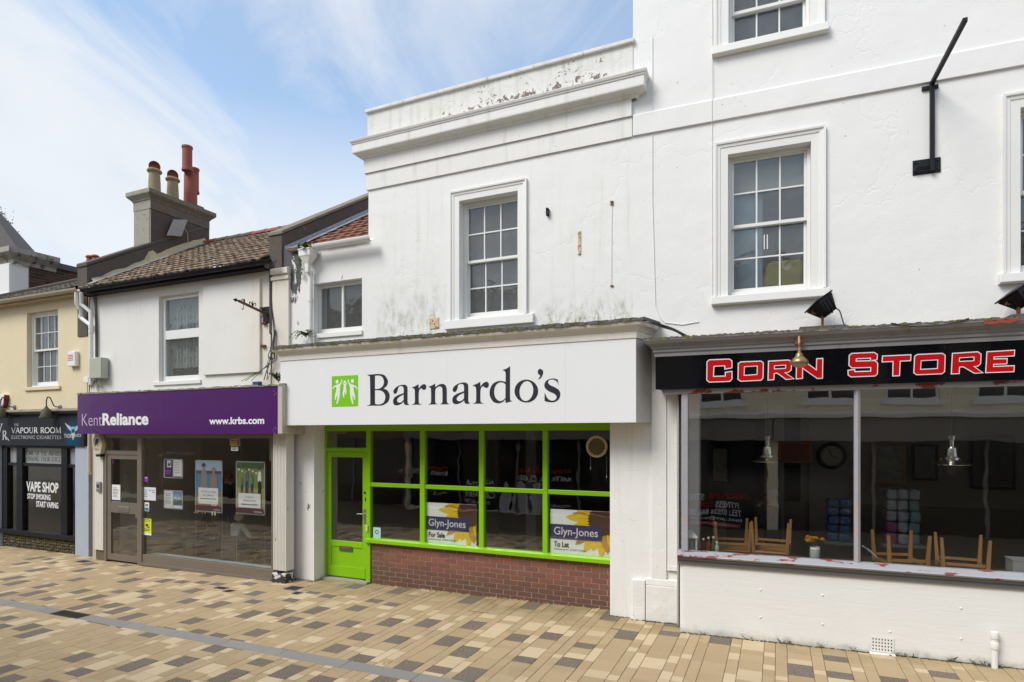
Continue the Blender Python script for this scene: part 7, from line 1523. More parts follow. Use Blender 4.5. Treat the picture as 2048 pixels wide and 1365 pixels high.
def p1(rc, sh, tx):
    rc(.07, .48, .05, .95, PP('purple', (0.10, 0.02, 0.15))); rc(.18, .40, .08, .44, PAPER); sh([(.22, .34), (.25, .16), (.30, .30), (.35, .14), (.38, .30), (.33, .36)], INK); rc(.52, .95, .05, .90, PAPER); rc(.52, .95, .90, .95, PP('purple', (0.1, .02, .15)))
    for i in range(5): rc(.58, .80 + .02 * i, .16 + i * .13, .19 + i * .13, PP('grey', (0.35, 0.35, 0.38)))
    for i in range(3): rc(.12, .40 - .03 * i, .60 + i * .07, .62 + i * .07, PP('lilac', (0.45, 0.35, 0.5)))
def p2(rc, sh, tx):
    rc(.04, .48, .05, .95, PAPER); rc(.52, .96, .05, .95, PP('sky_blue', (0.16, 0.32, 0.55))); rc(.52, .96, .45, .78, PP('lake', (0.10, 0.16, 0.14))); rc(.52, .96, .80, .95, PAPER); sh([(.54, .46), (.62, .30), (.72, .42), (.80, .33), (.94, .46)], PP('cloud', (0.5, 0.56, 0.62)))
    for i in range(6): rc(.09, .36 + .02 * (i % 3), .18 + i * .10, .21 + i * .10, PP('grey', (0.35, 0.35, 0.38)))
def figure(sh, x, y, s, top, leg, hat, skin=None):
    skin = skin or PP('skin', (0.45, 0.25, 0.17)); sh([(x - .10 * s, y + .52 * s), (x - .11 * s, y + .18 * s), (x - .05 * s, y + .10 * s), (x + .05 * s, y + .10 * s), (x + .11 * s, y + .18 * s), (x + .10 * s, y + .52 * s)], top)
    sh([(x - .09 * s, y + .50 * s), (x + .09 * s, y + .50 * s), (x + .09 * s, y + .95 * s), (x + .02 * s, y + .95 * s), (x, y + .62 * s), (x - .03 * s, y + .95 * s), (x - .09 * s, y + .95 * s)], leg); sh([(x - .045 * s, y), (x + .045 * s, y), (x + .05 * s, y + .07 * s), (x, y + .11 * s), (x - .05 * s, y + .07 * s)], skin); sh([(x - .08 * s, y + .03 * s), (x - .04 * s, y - .03 * s), (x + .04 * s, y - .03 * s), (x + .08 * s, y + .03 * s)], hat)
def p3(rc, sh, tx):
    rc(.03, .97, .02, .96, PP('pale_sky', (0.36, 0.50, 0.66))); rc(.03, .97, .20, .26, PP('far_hills', (0.07, 0.10, 0.14))); rc(.03, .97, .26, .60, PP('lake_blue', (0.08, 0.22, 0.38))); rc(.03, .97, .60, .87, PP('reeds', (0.26, 0.22, 0.13)))
    figure(sh, .33, .09, .95, PP('tweed', (0.30, 0.24, 0.19)), PP('khaki', (0.28, 0.22, 0.12)), PP('brown_hat', (0.10, 0.06, 0.04))); figure(sh, .70, .16, .9, PP('rust_coat', (0.36, 0.20, 0.16)), PP('cream', (0.6, 0.55, 0.48)), PP('straw', (0.35, 0.25, 0.14)))
    rc(.03, .97, .87, .97, PP('maroon', (0.11, 0.03, 0.05))); tx('KentReliance', .70, .93, .925, .95, PAPER, 0.01); rc(.14, .87, .53, .84, PAPER, 'notice'); tx("Don't let your money", .24, .78, .58, .63, INK); tx('get caught out', .32, .70, .65, .69, INK); rc(.2, .8, .73, .745, INK)
def p4(rc, sh, tx):
    rc(.03, .97, .02, .96, PP('grass_green', (0.20, 0.26, 0.07))); rc(.03, .97, .02, .13, PP('tree_line', (0.07, 0.12, 0.05))); rc(.03, .97, .50, .90, PP('dry_meadow', (0.36, 0.32, 0.13)))
    for i in range(7): rc(.08 + i * .12, .14 + i * .12, .14 + (i % 3) * .03, .17 + (i % 3) * .03, PAPER)
    figure(sh, .39, .15, .48, PP('denim', (0.14, 0.16, 0.24)), PP('denim_dark', (0.06, 0.07, 0.12)), PP('red_hair', (0.24, 0.05, 0.04))); figure(sh, .83, .13, .5, PAPER, PP('black_skirt', (0.03, 0.03, 0.035)), PP('dark_hair', (0.05, 0.03, 0.025)))
    figure(sh, .22, .33, .26, PP('denim', (0.14, 0.16, 0.24)), PP('denim_dark', (0.06, 0.07, 0.12)), PP('brown_hat', (0.10, 0.06, 0.04))); figure(sh, .57, .27, .32, PP('teal_top', (0.1, 0.28, 0.32)), PP('denim_dark', (0.06, 0.07, 0.12)), PP('dark_hair', (0.05, 0.03, 0.025)))
    rc(.03, .97, .88, .97, PP('maroon', (0.11, 0.03, 0.05))); tx('KentReliance', .66, .93, .925, .95, PAPER, 0.01); rc(.12, .88, .60, .87, PAPER, 'notice'); tx('Savings for', .36, .66, .65, .69, INK); tx('all occasions', .30, .72, .71, .75, INK); rc(.22, .78, .80, .815, INK)
poster('small hung poster pair, upper left one, purple beside white sheet', (413, 538, 515, 640), p1); poster('small hung poster pair, lower left one, white beside lake photo', (413, 538, 718, 840), p2)
poster('tall hung poster of two people in hats beside blue water', (618, 794, 523, 862), p3); poster('tall hung poster of a family walking in a green meadow', (882, 1072, 531, 877), p4)
def sticker(label, z_, parts):
    px0, px1, py0, py1 = zr(*z_); v = KV + 0.034; u0, u1, z0, z1 = tbox(px0, px1, py0, py1, v); t_ = thing('window_sticker', label, 'sticker', F, ((u0 + u1) / 2, v, z0)); base = None
    for i, (a0, a1, b0, b1, m_, s) in enumerate(parts):
        v_ = v - 0.0004 * i; A = (u0 + (u1 - u0) * a0, u0 + (u1 - u0) * a1, z1 - (z1 - z0) * b1, z1 - (z1 - z0) * b0)
        o_ = obj('lettering' if s else 'sheet', text_in(MB(), s, *A, v_, 0.02) if s else MB().box(A[0], A[1], v_ - 0.0003, v_, A[2], A[3]), m_, base or t_); base = base or o_
YST = mat('acid_yellow', (0.62, 0.68, 0.02), 0.5, 0.03, 4, 0)
sticker('acid yellow CCTV sticker at bottom left of office window', (280, 334, 902, 1010), [(0, 1, 0, 1, YST, ''), (0, 1, .86, 1, PAPER, ''), (.12, .88, .05, .20, INK, 'CCTV'), (.3, .62, .33, .46, INK, ''), (.45, .8, .48, .54, INK, ''), (.15, .85, .62, .65, INK, ''), (.15, .7, .70, .73, INK, '')])
sticker('small white and blue assistance dog sticker on office window', (290, 319, 797, 854), [(0, 1, 0, 1, PAPER, ''), (.08, .92, .60, .95, PP('badge_blue', (0.05, 0.16, 0.42)), ''), (.2, .8, .22, .36, INK, ''), (.25, .35, .36, .5, INK, ''), (.65, .75, .36, .5, INK, '')])
sticker('white opening hours sheet on left of office window', (285, 363, 699, 784), [(0, 1, 0, 1, PP('pale_sheet', (0.66, 0.70, 0.74)), '')] + [(.08, .30, .2 + .16 * i, .24 + .16 * i, INK, '') for i in range(4)] + [(.42, .62, .2, .24, INK, ''), (.7, .9, .2, .24, INK, ''), (.7, .92, .36, .40, INK, '')])
sticker('small purple square sticker near top left of office window', (278, 312, 629, 664), [(0, 1, 0, 1, PP('bright_purple', (0.20, 0.05, 0.32)), ''), (.4, .9, .2, .3, PAPER, '')])
sticker('yellow card sign high in office window under strip lights', (845, 911, 384, 430), [(0, 1, 0, 1, PP('amber', (0.46, 0.30, 0.05)), ''), (.1, .6, .2, .3, INK, ''), (.1, .6, .45, .52, INK, ''), (.7, .95, .1, .9, PP('bright_purple', (0.2, .05, .32)), '')])
sticker('small white label below yellow card in office window', (852, 898, 436, 462), [(0, 1, 0, 1, PAPER, ''), (.15, .85, .2, .34, INK, ''), (.15, .75, .55, .7, INK, '')])
# ------------------------------------------------------------ fixings on the cream front
pu0, pu1, pz0, pz1 = tbox(526.5, 541, 614, 646, -0.01)
rb_ = thing('sign_bracket', 'rusty wrought-iron sign bracket with scrolls and hanging hooks', 'bracket', F, ((pu0 + pu1) / 2, 0, pz0))
obj('wall_plate', MB().box(pu0, pu1, -0.02, 0.001, pz0, pz1), IRON, rb_, bevel=0.004); au, az = F.q(534, 629, -0.02); tv = -0.68; tz_ = F.z(452, 603, tv)
obj('arm', MB().tube([(au, -0.02, az), (au, tv + 0.06, tz_)], 0.024, 4), RUST, rb_); obj('spear_tip', MB().lathe((au, tv - 0.05, tz_ + 0.003), [(0.002, 0), (0.03, 0.06), (0.012, 0.075), (0.012, 0.12)], 8, (0, 1, 0)), IRON, rb_)
hh = lambda v: az + (tz_ - az) * ((-0.02 - v) / (-0.02 - tv))
for v_, s_ in ((-0.50, 1), (-0.33, 1.3), (-0.12, 1)):
    for sg in (-1, 1):
        if v_ == -0.50 and sg == 1: continue
        obj('scroll', MB().tube([(au, v_ + sg * s_ * x_, hh(v_) + 0.02 + s_ * y_) for x_, y_ in ((0.0, 0.0), (0.012, 0.03), (0.03, 0.055), (0.05, 0.05), (0.052, 0.03), (0.04, 0.022))], 0.007, 6), IRON, rb_)
    obj('finial', MB().lathe((au, v_, hh(v_) + 0.02), [(0.006, 0), (0.012, 0.03), (0.003, 0.075 * s_)], 8), IRON, rb_)
for v_ in (-0.52, -0.12): obj('hook', MB().tube([(au, v_ + x_, hh(v_) - 0.02 + y_) for x_, y_ in ((0, 0), (0.0, -0.05), (-0.004, -0.075), (-0.02, -0.085), (-0.032, -0.07), (-0.03, -0.055))], 0.005, 6), IRON, rb_)
for px, py, lab in ((531, 647, 'small rusty bracket stub just below the scrolled bracket'), (529, 692, 'small rusty bracket stub low beside the cable bundle')):
    u, z = F.q(px, py); t_ = thing('rusty_stub', lab, 'metal fixing', F, (u, 0, z)); obj('stub', MB().box(u - 0.045, u + 0.045, -0.05, 0.001, z - 0.025, z + 0.012), RUST, t_, bevel=0.004); obj('bolt', MB().lathe((u, -0.06, z - 0.006), [(0.008, 0), (0.008, 0.012)], 6, (0, 1, 0)), RUST, t_)
cb = thing('cable_bundle', 'tangle of black cables hanging beside purple sign', 'cable', F, (F.u(545), 0, ksT + 0.15)); q_ = random.Random(21)
for k in range(9):
    x0 = 543 + k * 0.6; pts = [(F.u(x0, -.06), -0.06, F.z(x0, 525 + 14 * (k > 3), -.06)), (F.u(x0 - 1.5 + q_.uniform(-1, 1), -.06), -0.06, F.z(x0, 600, -.06)), (F.u(x0 + 4 + q_.uniform(-1, 1), -.07), -0.07, F.z(x0, 660, -.07)), (F.u(x0 + q_.uniform(-3, 5), -.1), -0.1, F.z(x0, 700, -.1)), (F.u(x0 - 6 + q_.uniform(-4, 6), -.12), -0.12, F.z(x0, 725, -.12)), (F.u(x0 - 12 - 7 * k * (k > 4) + q_.uniform(-6, 6), -.14), -0.14, ksT + 0.15)]
    obj('cable', MB().tube(chain(pts if k < 4 else pts[2:], 5), 0.0045, 5), CABLE, cb)
for r_ in (0.10, 0.085): cu_, cz_ = F.q(543, 708, -.1); obj('cable_loop', MB().tube([(cu_ + r_ * 0.7 * math.cos(a), -0.10 - 0.02 * math.sin(a * 2), cz_ + r_ * math.sin(a)) for a in [2 * math.pi * k / 20 for k in range(21)]], 0.0045, 5), CABLE, cb)
obj('cable_box', MB().box(F.u(508, -.2), F.u(521, -.2), -0.24, -0.16, ksT + 0.05, ksT + 0.12), mat('blue_plastic', (0.02, 0.05, 0.16), 0.5, 0.2, 9, 0), cb, bevel=0.01)
plant('weed', 'small green weed growing at right end of purple sign ledge', F, 557, 758, -0.3, 46, 0.16, 0.03, 9, 0.07, 0.7, 0.35, 'weed')
# pipes and boxes at the left corner
dp_ = thing('downpipe', 'cranked white downpipes meeting at corner between yellow and cream fronts', 'downpipe', F, (F.u(183, -.1), -0.1, 0)); P3 = lambda px, py, v: (F.u(px, v), v, F.z(px, py, v))
obj('pipe', MB().tube([P3(153, 583, -.2), P3(153, 607, -.2), P3(162, 620, -.12), P3(162, 636, -.1), P3(182, 652, -.1)], 0.04, 10), UPVC, dp_, smooth=True); obj('pipe', MB().tube([P3(162.5, 585, -.2), P3(163, 609, -.16), P3(181, 624, -.1), P3(182, 652, -.1), P3(182, 770, -.1)], 0.04, 10), UPVC, dp_, smooth=True)
for px, py, v in ((162, 634, -.1), (182, 655, -.1), (182, 664, -.1)): u, z = F.q(px, py, v); obj('collar', MB().lathe((u, v, z - 0.03), [(0.048, 0), (0.048, 0.07)], 12), UPVC, dp_, smooth=True)
obj('lower_pipe', MB().tube([P3(179.5, 868, -.2), P3(179, 946, -.2)], 0.036, 10), mat('cream_pipe_paint', (0.58, 0.50, 0.38), 0.6, 0.1, 8, 0), dp_, smooth=True); u, z = F.q(178.5, 950, -.2); obj('collar', MB().lathe((u, -.2, z), [(0.05, 0), (0.05, 0.06)], 12), MATS['cream_pipe_paint'], dp_, smooth=True)
for k in range(4): pts = [P3(186 + 2 * k, 590, -.03), P3(190 + k * 1.5, 620, -.03), P3(191 + k * 1.5, 715, -.03)]; obj('cable', MB().tube(chain(pts, 4), 0.006, 5), CABLE, dp_)
eb = thing('meter_box', 'grey-green electrical box where cream wall meets yellow wall', 'electrical box', F, (F.u(191, -.16), -0.16, F.z(191, 758, -.16))); u0, u1, z0, z1 = tbox(179, 203, 716, 757, -.16); obj('box', MB().box(u0, u1, -0.16, -0.02, z0, z1), mat('grey_green_enamel', (0.42, 0.44, 0.36), 0.45, 0.06, 6, 0.1, 40), eb, bevel=0.006); obj('box_lid', MB().box(u0 + 0.006, u1 - 0.006, -0.168, -0.161, z0 + 0.006, z1 - 0.006), MATS['grey_green_enamel'], eb, bevel=0.004)
for k in range(5): u = u0 + 0.04 + k * 0.03; obj('cable', MB().tube(chain([(u, -0.09, z0), (u - 0.02, -0.10, z0 - 0.1), (u - 0.05 + 0.06 * k, -0.12, ksT + 0.16)], 5), 0.006, 5), CABLE, eb)
u0, u1, z0, z1 = tbox(166, 176, 754, 766, -.1); jb = thing('junction_box', 'small white junction box below electrical box on yellow wall', 'electrical box', F, (u0, -0.1, z0)); obj('box', MB().box(u0, u1, -0.1, 0.001, z0, z1), UPVC, jb, bevel=0.008); obj('lead', MB().tube([(u0 + 0.03, -0.03, z0), (u0 + 0.02, -0.03, z0 - 0.35)], 0.006, 5), CABLE, jb)
u, z = F.q(193, 891, KV - 0.08); al = thing('alarm_box', 'cream hexagonal alarm box hanging below left end of purple sign', 'alarm', F, (u, KV - 0.06, z - 0.18)); hx_ = [(0.155 * a, 0.185 * b) for a, b in ((-0.55, 1), (0.45, 1), (1, 0.1), (0.6, -0.95), (-0.25, -1), (-1, 0.2))]
obj('case', MB().prism([(u + a, z + b) for a, b in hx_][::-1], KV - 0.07, KV + 0.03), mat('yellowed_alarm_case', (0.60, 0.53, 0.38), 0.5, 0.06, 6, 0), al, bevel=0.012); obj('lens', MB().box(u - 0.06, u + 0.10, KV - 0.06, KV + 0.03, z - 0.225, z - 0.18), IRON, al); obj('emblem', solid2d(MB(), *fill2d([[(u + a * 0.07, z + 0.05 + b * 0.08) for a, b in cat_rom([(-1, -1), (-.7, .6), (0, 1), (.9, .7), (.5, .3), (1, 0), (.3, -.1), (.5, -1), (-.2, -.4)], 4)]]), KV - 0.0712), INK, al); obj('lettering', text_in(MB(), 'Kestrel', u - 0.075, u + 0.06, z - 0.10, z - 0.055, KV - 0.0712, 0.0), INK, al)
u0, u1, z0, z1 = tbox(194, 201.5, 964, 984, KV); ic = thing('entry_phone', 'grey door entry phone on white strip beside glazed door', 'entry phone', F, (u0, KV, z0)); obj('body', MB().box(u0, u1, KV - 0.02, KV + 0.021, z0, z1), mat('grey_phone_plastic', (0.32, 0.32, 0.31), 0.45, 0.05, 6, 0), ic, bevel=0.006); obj('speaker_grille', MB().box(u0 + 0.02, u1 - 0.02, KV - 0.022, KV - 0.0205, z0 + 0.08, z0 + 0.15), INK, ic); obj('key_button', MB().box(u0 + 0.02, u1 - 0.02, KV - 0.026, KV - 0.0205, z0 + 0.02, z0 + 0.05), STEEL, ic)

# ================================================================== yellow shop at the left (V)
YELW = mat('pale_yellow_render', (0.73, 0.625, 0.42), 0.75, 0.06, 2.5, 0.3, 30, dirt=(0.36, 0.28, 0.17), dirt_lo=0.60, dirt_hi=0.84, dirt_scale=3.2, streak=(2.6, 2.6, 0.35))
vap = thing('yellow_shop', 'pale yellow rendered shop with black shopfront at left edge', 'shop', F, (F.u(90), 0, -0.1))
VL, VR_ = -17.2, F.u(179.5); vez = (F.z(0, 606, -.02) + F.z(150, 582, -.02)) / 2
vu0, vu1 = F.u(53.6), F.u(116); vz1_, vz0_ = (F.z(54, 627) + F.z(116, 617)) / 2, (F.z(60, 775) + F.z(116, 771)) / 2
VS_, VV = -0.12, -0.03; vsT, vsB = F.z(80, 829, VS_), F.z(85, 892, VS_)
obj('wall', MB().wall(VL, VR_, -0.3, vez + 0.05, [(vu0, vu1, vz0_, vz1_), (F.u(4), F.u(156), -0.5, vsB + 0.05)], 0, 0.3), YELW, vap)
sash_window(vap, vu0, vu1, vz0_, vz1_, 0.09, 4, 2, m=UPVC, gm=OLDGLASS, box_=0.05, stile=0.045, bar=0.016, bot=0.08)
obj('window_sill', MB().side([(0.09, vz0_ + 0.005), (-0.04, vz0_ - 0.005), (-0.04, vz0_ - 0.08), (0.09, vz0_ - 0.08)], F.u(47, -.04), F.u(118, -.04)), YELW, vap, bevel=0.006)
room(vap, vu0 - 0.3, vu1 + 0.3, 0.31, 2.2, vz0_ - 0.5, vz1_ + 0.2, MATS['dim_bedroom'])
obj('grey_curtain', MB().box(vu0 + 0.03, vu0 + 0.22, 0.27, 0.30, vz0_, vz1_), mat('grey_net', (0.26, 0.26, 0.25), 0.9, 0.2, 12, 0), vap)
vgz = (F.z(0, 606, -.2) + F.z(155, 580, -.2)) / 2 + 0.03
obj('gutter', gutter(MB(), VL, F.u(157, -.22), -0.22, vgz, 0.065), mat('cream_gutter_paint', (0.48, 0.42, 0.33), 0.6, 0.15, 9, 0.2, 40, dirt=(0.22, 0.17, 0.11), dirt_lo=0.6, dirt_hi=0.75, dirt_scale=7), vap, smooth=True)
obj('fascia_board', MB().box(VL, VR_ - 0.3, -0.16, 0.0, vgz - 0.09, vgz + 0.02), mat('peeling_cream_timber', (0.46, 0.38, 0.26), 0.8, 0.2, 8, 0.3, 40), vap)
e_z = vgz + 0.03; sl_ = 0.52; rt = F.q(158, 547, 0)        # roof: hipped, falling away to the left
tl_ = tiles(VL, PL0 + 0.02, (-0.2, e_z), (1.35, e_z + sl_ * 1.55), 0.16, 0.17, 0.006, 0.016)
hipv = lambda u: 0.22 + 1.13 * max(0.0, min(1.0, (u + 16.6) / (PL0 + 16.6)))
tl_.f = [f for f in tl_.f if sum(tl_.v[i][1] for i in f) / len(f) < hipv(sum(tl_.v[i][0] for i in f) / len(f)) + 0.02]
vr = obj('roof', tl_, SLATE, vap); vr['kind'] = 'stuff'
hz = lambda v: e_z + sl_ * (v + 0.2)
obj('hip_flashing', MB().tube([(u, hipv(u), hz(hipv(u)) + 0.03) for u in [-17.0 + (PL0 + 17.0) * k / 10 for k in range(11)]], 0.05, 6), CEMENT, vap); bs = MB(); bs.add([(u, hipv(u), hz(hipv(u)) + 0.0) for u in (-17.0, PL0)] + [(PL0, 3.0, 4.4), (-17.0, 3.0, 4.4)], [(0, 1, 2, 3)]); obj('back_slope', bs, SLATE, vap)
# shopfront
vg = lambda px: F.u(px, VV); vfb = (F.z(4, 1067, VV) + F.z(155, 1081, VV)) / 2; vh = vsB + 0.02; vt1, vt0 = (F.z(20, 925, VV) + F.z(150, 930, VV)) / 2, (F.z(20, 932, VV) + F.z(150, 935, VV)) / 2; vgb = vfb + 0.10
sfv = obj('shopfront', MB().box(vg(4.4), vg(155), VV, VV + 0.1, vh - 0.07, vh), BLACKP, vap)
posts = [(4.4, 15), (33.7, 45.4), (123, 135), (152.5, 155)]
for a_, b_ in posts: obj('frame_post', MB().box(vg(a_), vg(b_), VV - 0.01, VV + 0.1, vfb, vh - 0.07), BLACKP, sfv, bevel=0.004)
for (a0, a1), (b0, b1) in zip(posts[:-1], posts[1:]):
    obj('transom_bar', MB().box(vg(a1), vg(b0), VV + 0.004, VV + 0.09, vt0, vt1), BLACKP, sfv, bevel=0.003); pane_obj(sfv, vg(a1), vg(b0), vgb, vt0, VV + 0.05, SHOPGLASS)
    FROST = mat('frosted_glass', (0.30, 0.31, 0.31), 0.35, 0.05, 3, 0); obj('frosted_pane', MB().box(vg(a1), vg(b0), VV + 0.05, VV + 0.056, vt1, vh - 0.07), FROST, sfv)
obj('shop_sill', MB().box(vg(4.4), vg(155), VV - 0.05, VV + 0.1, vfb, vgb), BLACKP, sfv, bevel=0.006)
t_ = MB(); serif_in(t_, 'HOME OF THE AWARD', *tbox(49, 121.6, 902.5, 911.5, VV + 0.05), VV + 0.049); serif_in(t_, 'WINNING THOR JUICE', *tbox(49, 121.6, 914, 923, VV + 0.05), VV + 0.049); obj('lettering', t_, mat('grey_etched_letters', (0.09, 0.09, 0.09), 0.6, 0.1, 5, 0), sfv)
t_ = MB(); text_in(t_, 'VAPE SHOP', *tbox(52.7, 117, 964.5, 985, VV + .05), VV + 0.049, 0.03); text_in(t_, 'STOP SMOKING', *tbox(54.8, 101, 988.5, 999.5, VV + .05), VV + 0.049, 0.03); text_in(t_, 'START VAPING', *tbox(72.5, 116.6, 1004, 1016, VV + .05), VV + 0.049, 0.03); obj('lettering', t_, PAPER, sfv)
fm, t, b = new_mat('mossy_flint'); p = t.pos(); vo = t.add('ShaderNodeTexVoronoi'); vo.inputs['Scale'].default_value = 15; t.ln(p, vo.inputs['Vector']); c_ = t.mix(t.step(vo.outputs['Distance'], 0.15, 0.55), (0.165, 0.125, 0.068), (0.05, 0.042, 0.018)); c_ = t.mix(t.math('MULTIPLY', t.step(t.noise(p, 4, 5), 0.5, 0.7), 0.6), c_, (0.10, 0.10, 0.012)); t.ln(c_, b.inputs['Base Color']); b.inputs['Roughness'].default_value = 0.85
fb = MB(); q_ = random.Random(31); fb.box(vg(4.4), vg(155), VV + 0.02, VV + 0.2, -0.3, vfb); u = vg(4.4) + 0.03
while u < vg(155):
    z = -0.02
    while z < vfb - 0.02: r_ = q_.uniform(0.028, 0.042); fb.sphere((u + q_.uniform(-.015, .015), VV + 0.02, z + q_.uniform(-.01, .01)), r_, 7, 5, (1.15, 0.7, 0.8)); z += 0.062
    u += 0.075
fo = obj('flint_stall_riser', fb, fm, vap, smooth=True); fo['kind'] = 'stuff'
BLUEP = mat('pale_blue_pilaster', (0.40, 0.45, 0.53), 0.6, 0.06, 4, 0.15, 40, dirt=(0.22, 0.24, 0.22), dirt_lo=0.62, dirt_hi=0.82, dirt_scale=5)
obj('pilaster', MB().box(vg(155.3), F.u(179, -.06), -0.08, 0.0, -0.3, vsB), BLUEP, vap, bevel=0.006); obj('pilaster', MB().box(VL, vg(4.2), -0.08, 0.0, -0.3, vsB), BLUEP, vap, bevel=0.006)
room(vap, vg(4), vg(156), VV + 0.11, 3.5, -0.05, vsB + 0.2, mat('dim_red_room', (0.10, 0.06, 0.055), 0.8, 0.2, 2, 0), DARKFLOOR)
signV = thing('fascia_sign', 'dark fascia sign reading THE VAPOUR ROOM ELECTRONIC CIGARETTES with blue winged emblem', 'sign', F, (F.u(85, VS_), VS_, vsB))
m, t, b = new_mat('midnight_sign_panel'); p = t.pos(); X, Y, Z = t.xyz(p); ex, ez_ = F.q(146, 872, VS_); d2 = t.math('ADD', t.math('POWER', t.math('SUBTRACT', X, ex), 2.0), t.math('MULTIPLY', t.math('POWER', t.math('SUBTRACT', Z, ez_), 2.0), 0.7)); glow = t.step(d2, 0.11, 0.0); t.ln(t.mix(glow, t.mix(t.noise(p, 2, 3), (0.014, 0.015, 0.022), (0.030, 0.031, 0.04)), (0.0, 0.055, 0.12)), b.inputs['Base Color']); b.inputs['Roughness'].default_value = 0.5; b.inputs['Specular IOR Level'].default_value = 0.15
obj('sign_panel', MB().box(VL, F.u(168, VS_), VS_, -0.001, vsB, vsT), m, signV); obj('sign_moulding', MB().side([(0.0, vsT), (VS_ - 0.06, vsT + 0.002), (VS_ - 0.06, vsT + 0.05), (VS_ - 0.02, vsT + 0.065), (0.0, vsT + 0.10)], VL, F.u(168, VS_)), BLACKP, signV); obj('moulding_top', MB().side([(0.0, vsT + 0.101), (VS_ - 0.065, vsT + 0.055), (VS_ - 0.065, vsT + 0.072), (0.0, vsT + 0.125)], VL, F.u(168, VS_)), MATS['mossy_cement_ledge'], signV)
t_ = MB(); v = VS_ - 0.001; serif_in(t_, 'VAPOUR ROOM', *tbox(22.6, 122.6, 855.5, 866.5, VS_), v); obj('lettering', t_, PAPER, signV); t_ = MB(); serif_in(t_, 'THE', *tbox(28, 37.7, 847.7, 852.2, VS_), v); serif_in(t_, 'ELECTRONIC CIGARETTES', *tbox(22.8, 123, 871.8, 878.2, VS_), v); obj('lettering', t_, mat('silver_vinyl', (0.48, 0.48, 0.49), 0.4, 0.05, 5, 0), signV)
t_ = MB(); serif_in(t_, 'V', *tbox(-12, 5.5, 848, 875, VS_), v); serif_in(t_, 'R', *tbox(4.5, 14.5, 862, 880, VS_), v - 0.002); u0, u1, z0, z1 = tbox(9, 19, 871, 882, VS_); t_.add([(u0, v, z1), (u0 + 0.03, v, z1), (u1, v, z0 + 0.01), (u1 - 0.03, v, z0)], [(0, 3, 2, 1)]); obj('monogram', t_, MATS['silver_vinyl'], signV)
ze = lambda P: [F.q(a * 0.10256, 780 + b * 0.10256, VS_) for a, b in P]
CYAN = mat('cyan_vinyl', (0.10, 0.48, 0.68), 0.4, 0.1, 9, 0)
for i, (P, m_) in enumerate((([(1268, 645), (1330, 690), (1380, 720), (1400, 760), (1395, 810), (1340, 770), (1300, 710)], MATS['silver_vinyl']), ([(1588, 645), (1526, 690), (1476, 720), (1456, 760), (1461, 810), (1516, 770), (1556, 710)], MATS['silver_vinyl']), ([(1385, 760), (1395, 730), (1428, 715), (1461, 730), (1471, 760), (1465, 830), (1440, 850), (1416, 850), (1391, 830)], CYAN), ([(1428, 765), (1455, 780), (1458, 815), (1445, 838), (1411, 838), (1398, 815), (1401, 780)], INK), ([(1395, 850), (1461, 850), (1445, 930), (1428, 985), (1411, 930)], MATS['silver_vinyl']))):
    vs_, fs_ = fill2d([ze(cat_rom(P, 3))]); obj('emblem', solid2d(MB(), vs_, fs_, VS_ - 0.001 - 0.0007 * i), m_, signV)
t_ = MB(); text_in(t_, 'THOR', *tbox(128.8, 144, 868, 876.5, VS_), VS_ - 0.006, 0.02); text_in(t_, 'JUICE', *tbox(149, 163, 868, 876, VS_), VS_ - 0.006, 0.02); obj('lettering', t_, MATS['silver_vinyl'], signV)
VERD = mat('verdigris_shade', (0.07, 0.065, 0.045), 0.7, 0.3, 16, 0.3, 50)
for px, lab in ((121, 'black swan-neck lamp with dull bell shade, over winged-emblem sign'), (30, 'black swan-neck lamp at left edge, mostly out of frame')):
    u, z = F.q(px, 815); t_ = thing('swan_neck_lamp', lab, 'lamp', F, (u, 0, z), 'swan-neck lamps over the dark sign'); obj('wall_plate', MB().lathe((u, -0.03, z), [(0.03, 0), (0.05, 0.01), (0.055, 0.03)], 14, (0, 1, 0)), LEAD, t_, smooth=True)
    obj('neck', MB().tube(chain([(u, -0.02, z), (u, -0.12, z + 0.02), (u, -0.16, z + 0.10), (u, -0.20, z + 0.19), (u, -0.245, z + 0.20), (u, -0.27, z + 0.12), (u, -0.27, z + 0.0)], 5), 0.011, 8), IRON, t_, smooth=True)
    sh_ = MB().lathe((u, -0.27, z - 0.24), [(0.125, 0), (0.128, 0.01), (0.10, 0.08), (0.085, 0.17), (0.05, 0.20), (0.03, 0.225), (0.022, 0.25)], 20, cap=False); obj('shade', sh_, VERD, t_, smooth=True); obj('bulb', MB().sphere((u, -0.27, z - 0.19), 0.05, 12, 8), mat('dull_bulb', (0.4, 0.38, 0.32), 0.3, 0.1, 5, 0), t_, smooth=True)
u0, u1, z0, z1 = tbox(135, 150.5, 703, 733, -.08); al = thing('alarm_box', 'white bell box with red lettering on yellow wall', 'alarm', F, (u0, -0.08, z0)); obj('case', MB().box(u0, u1, -0.085, 0.001, z0, z1), UPVC, al, bevel=0.015); t_ = MB(); [t_.box(u0 + .02, u1 - .05 - .02 * (k % 2), -.0866, -.0856, z0 + .12 + .035 * k, z0 + .135 + .035 * k) for k in range(4)]; obj('lettering', t_, REDV, al)
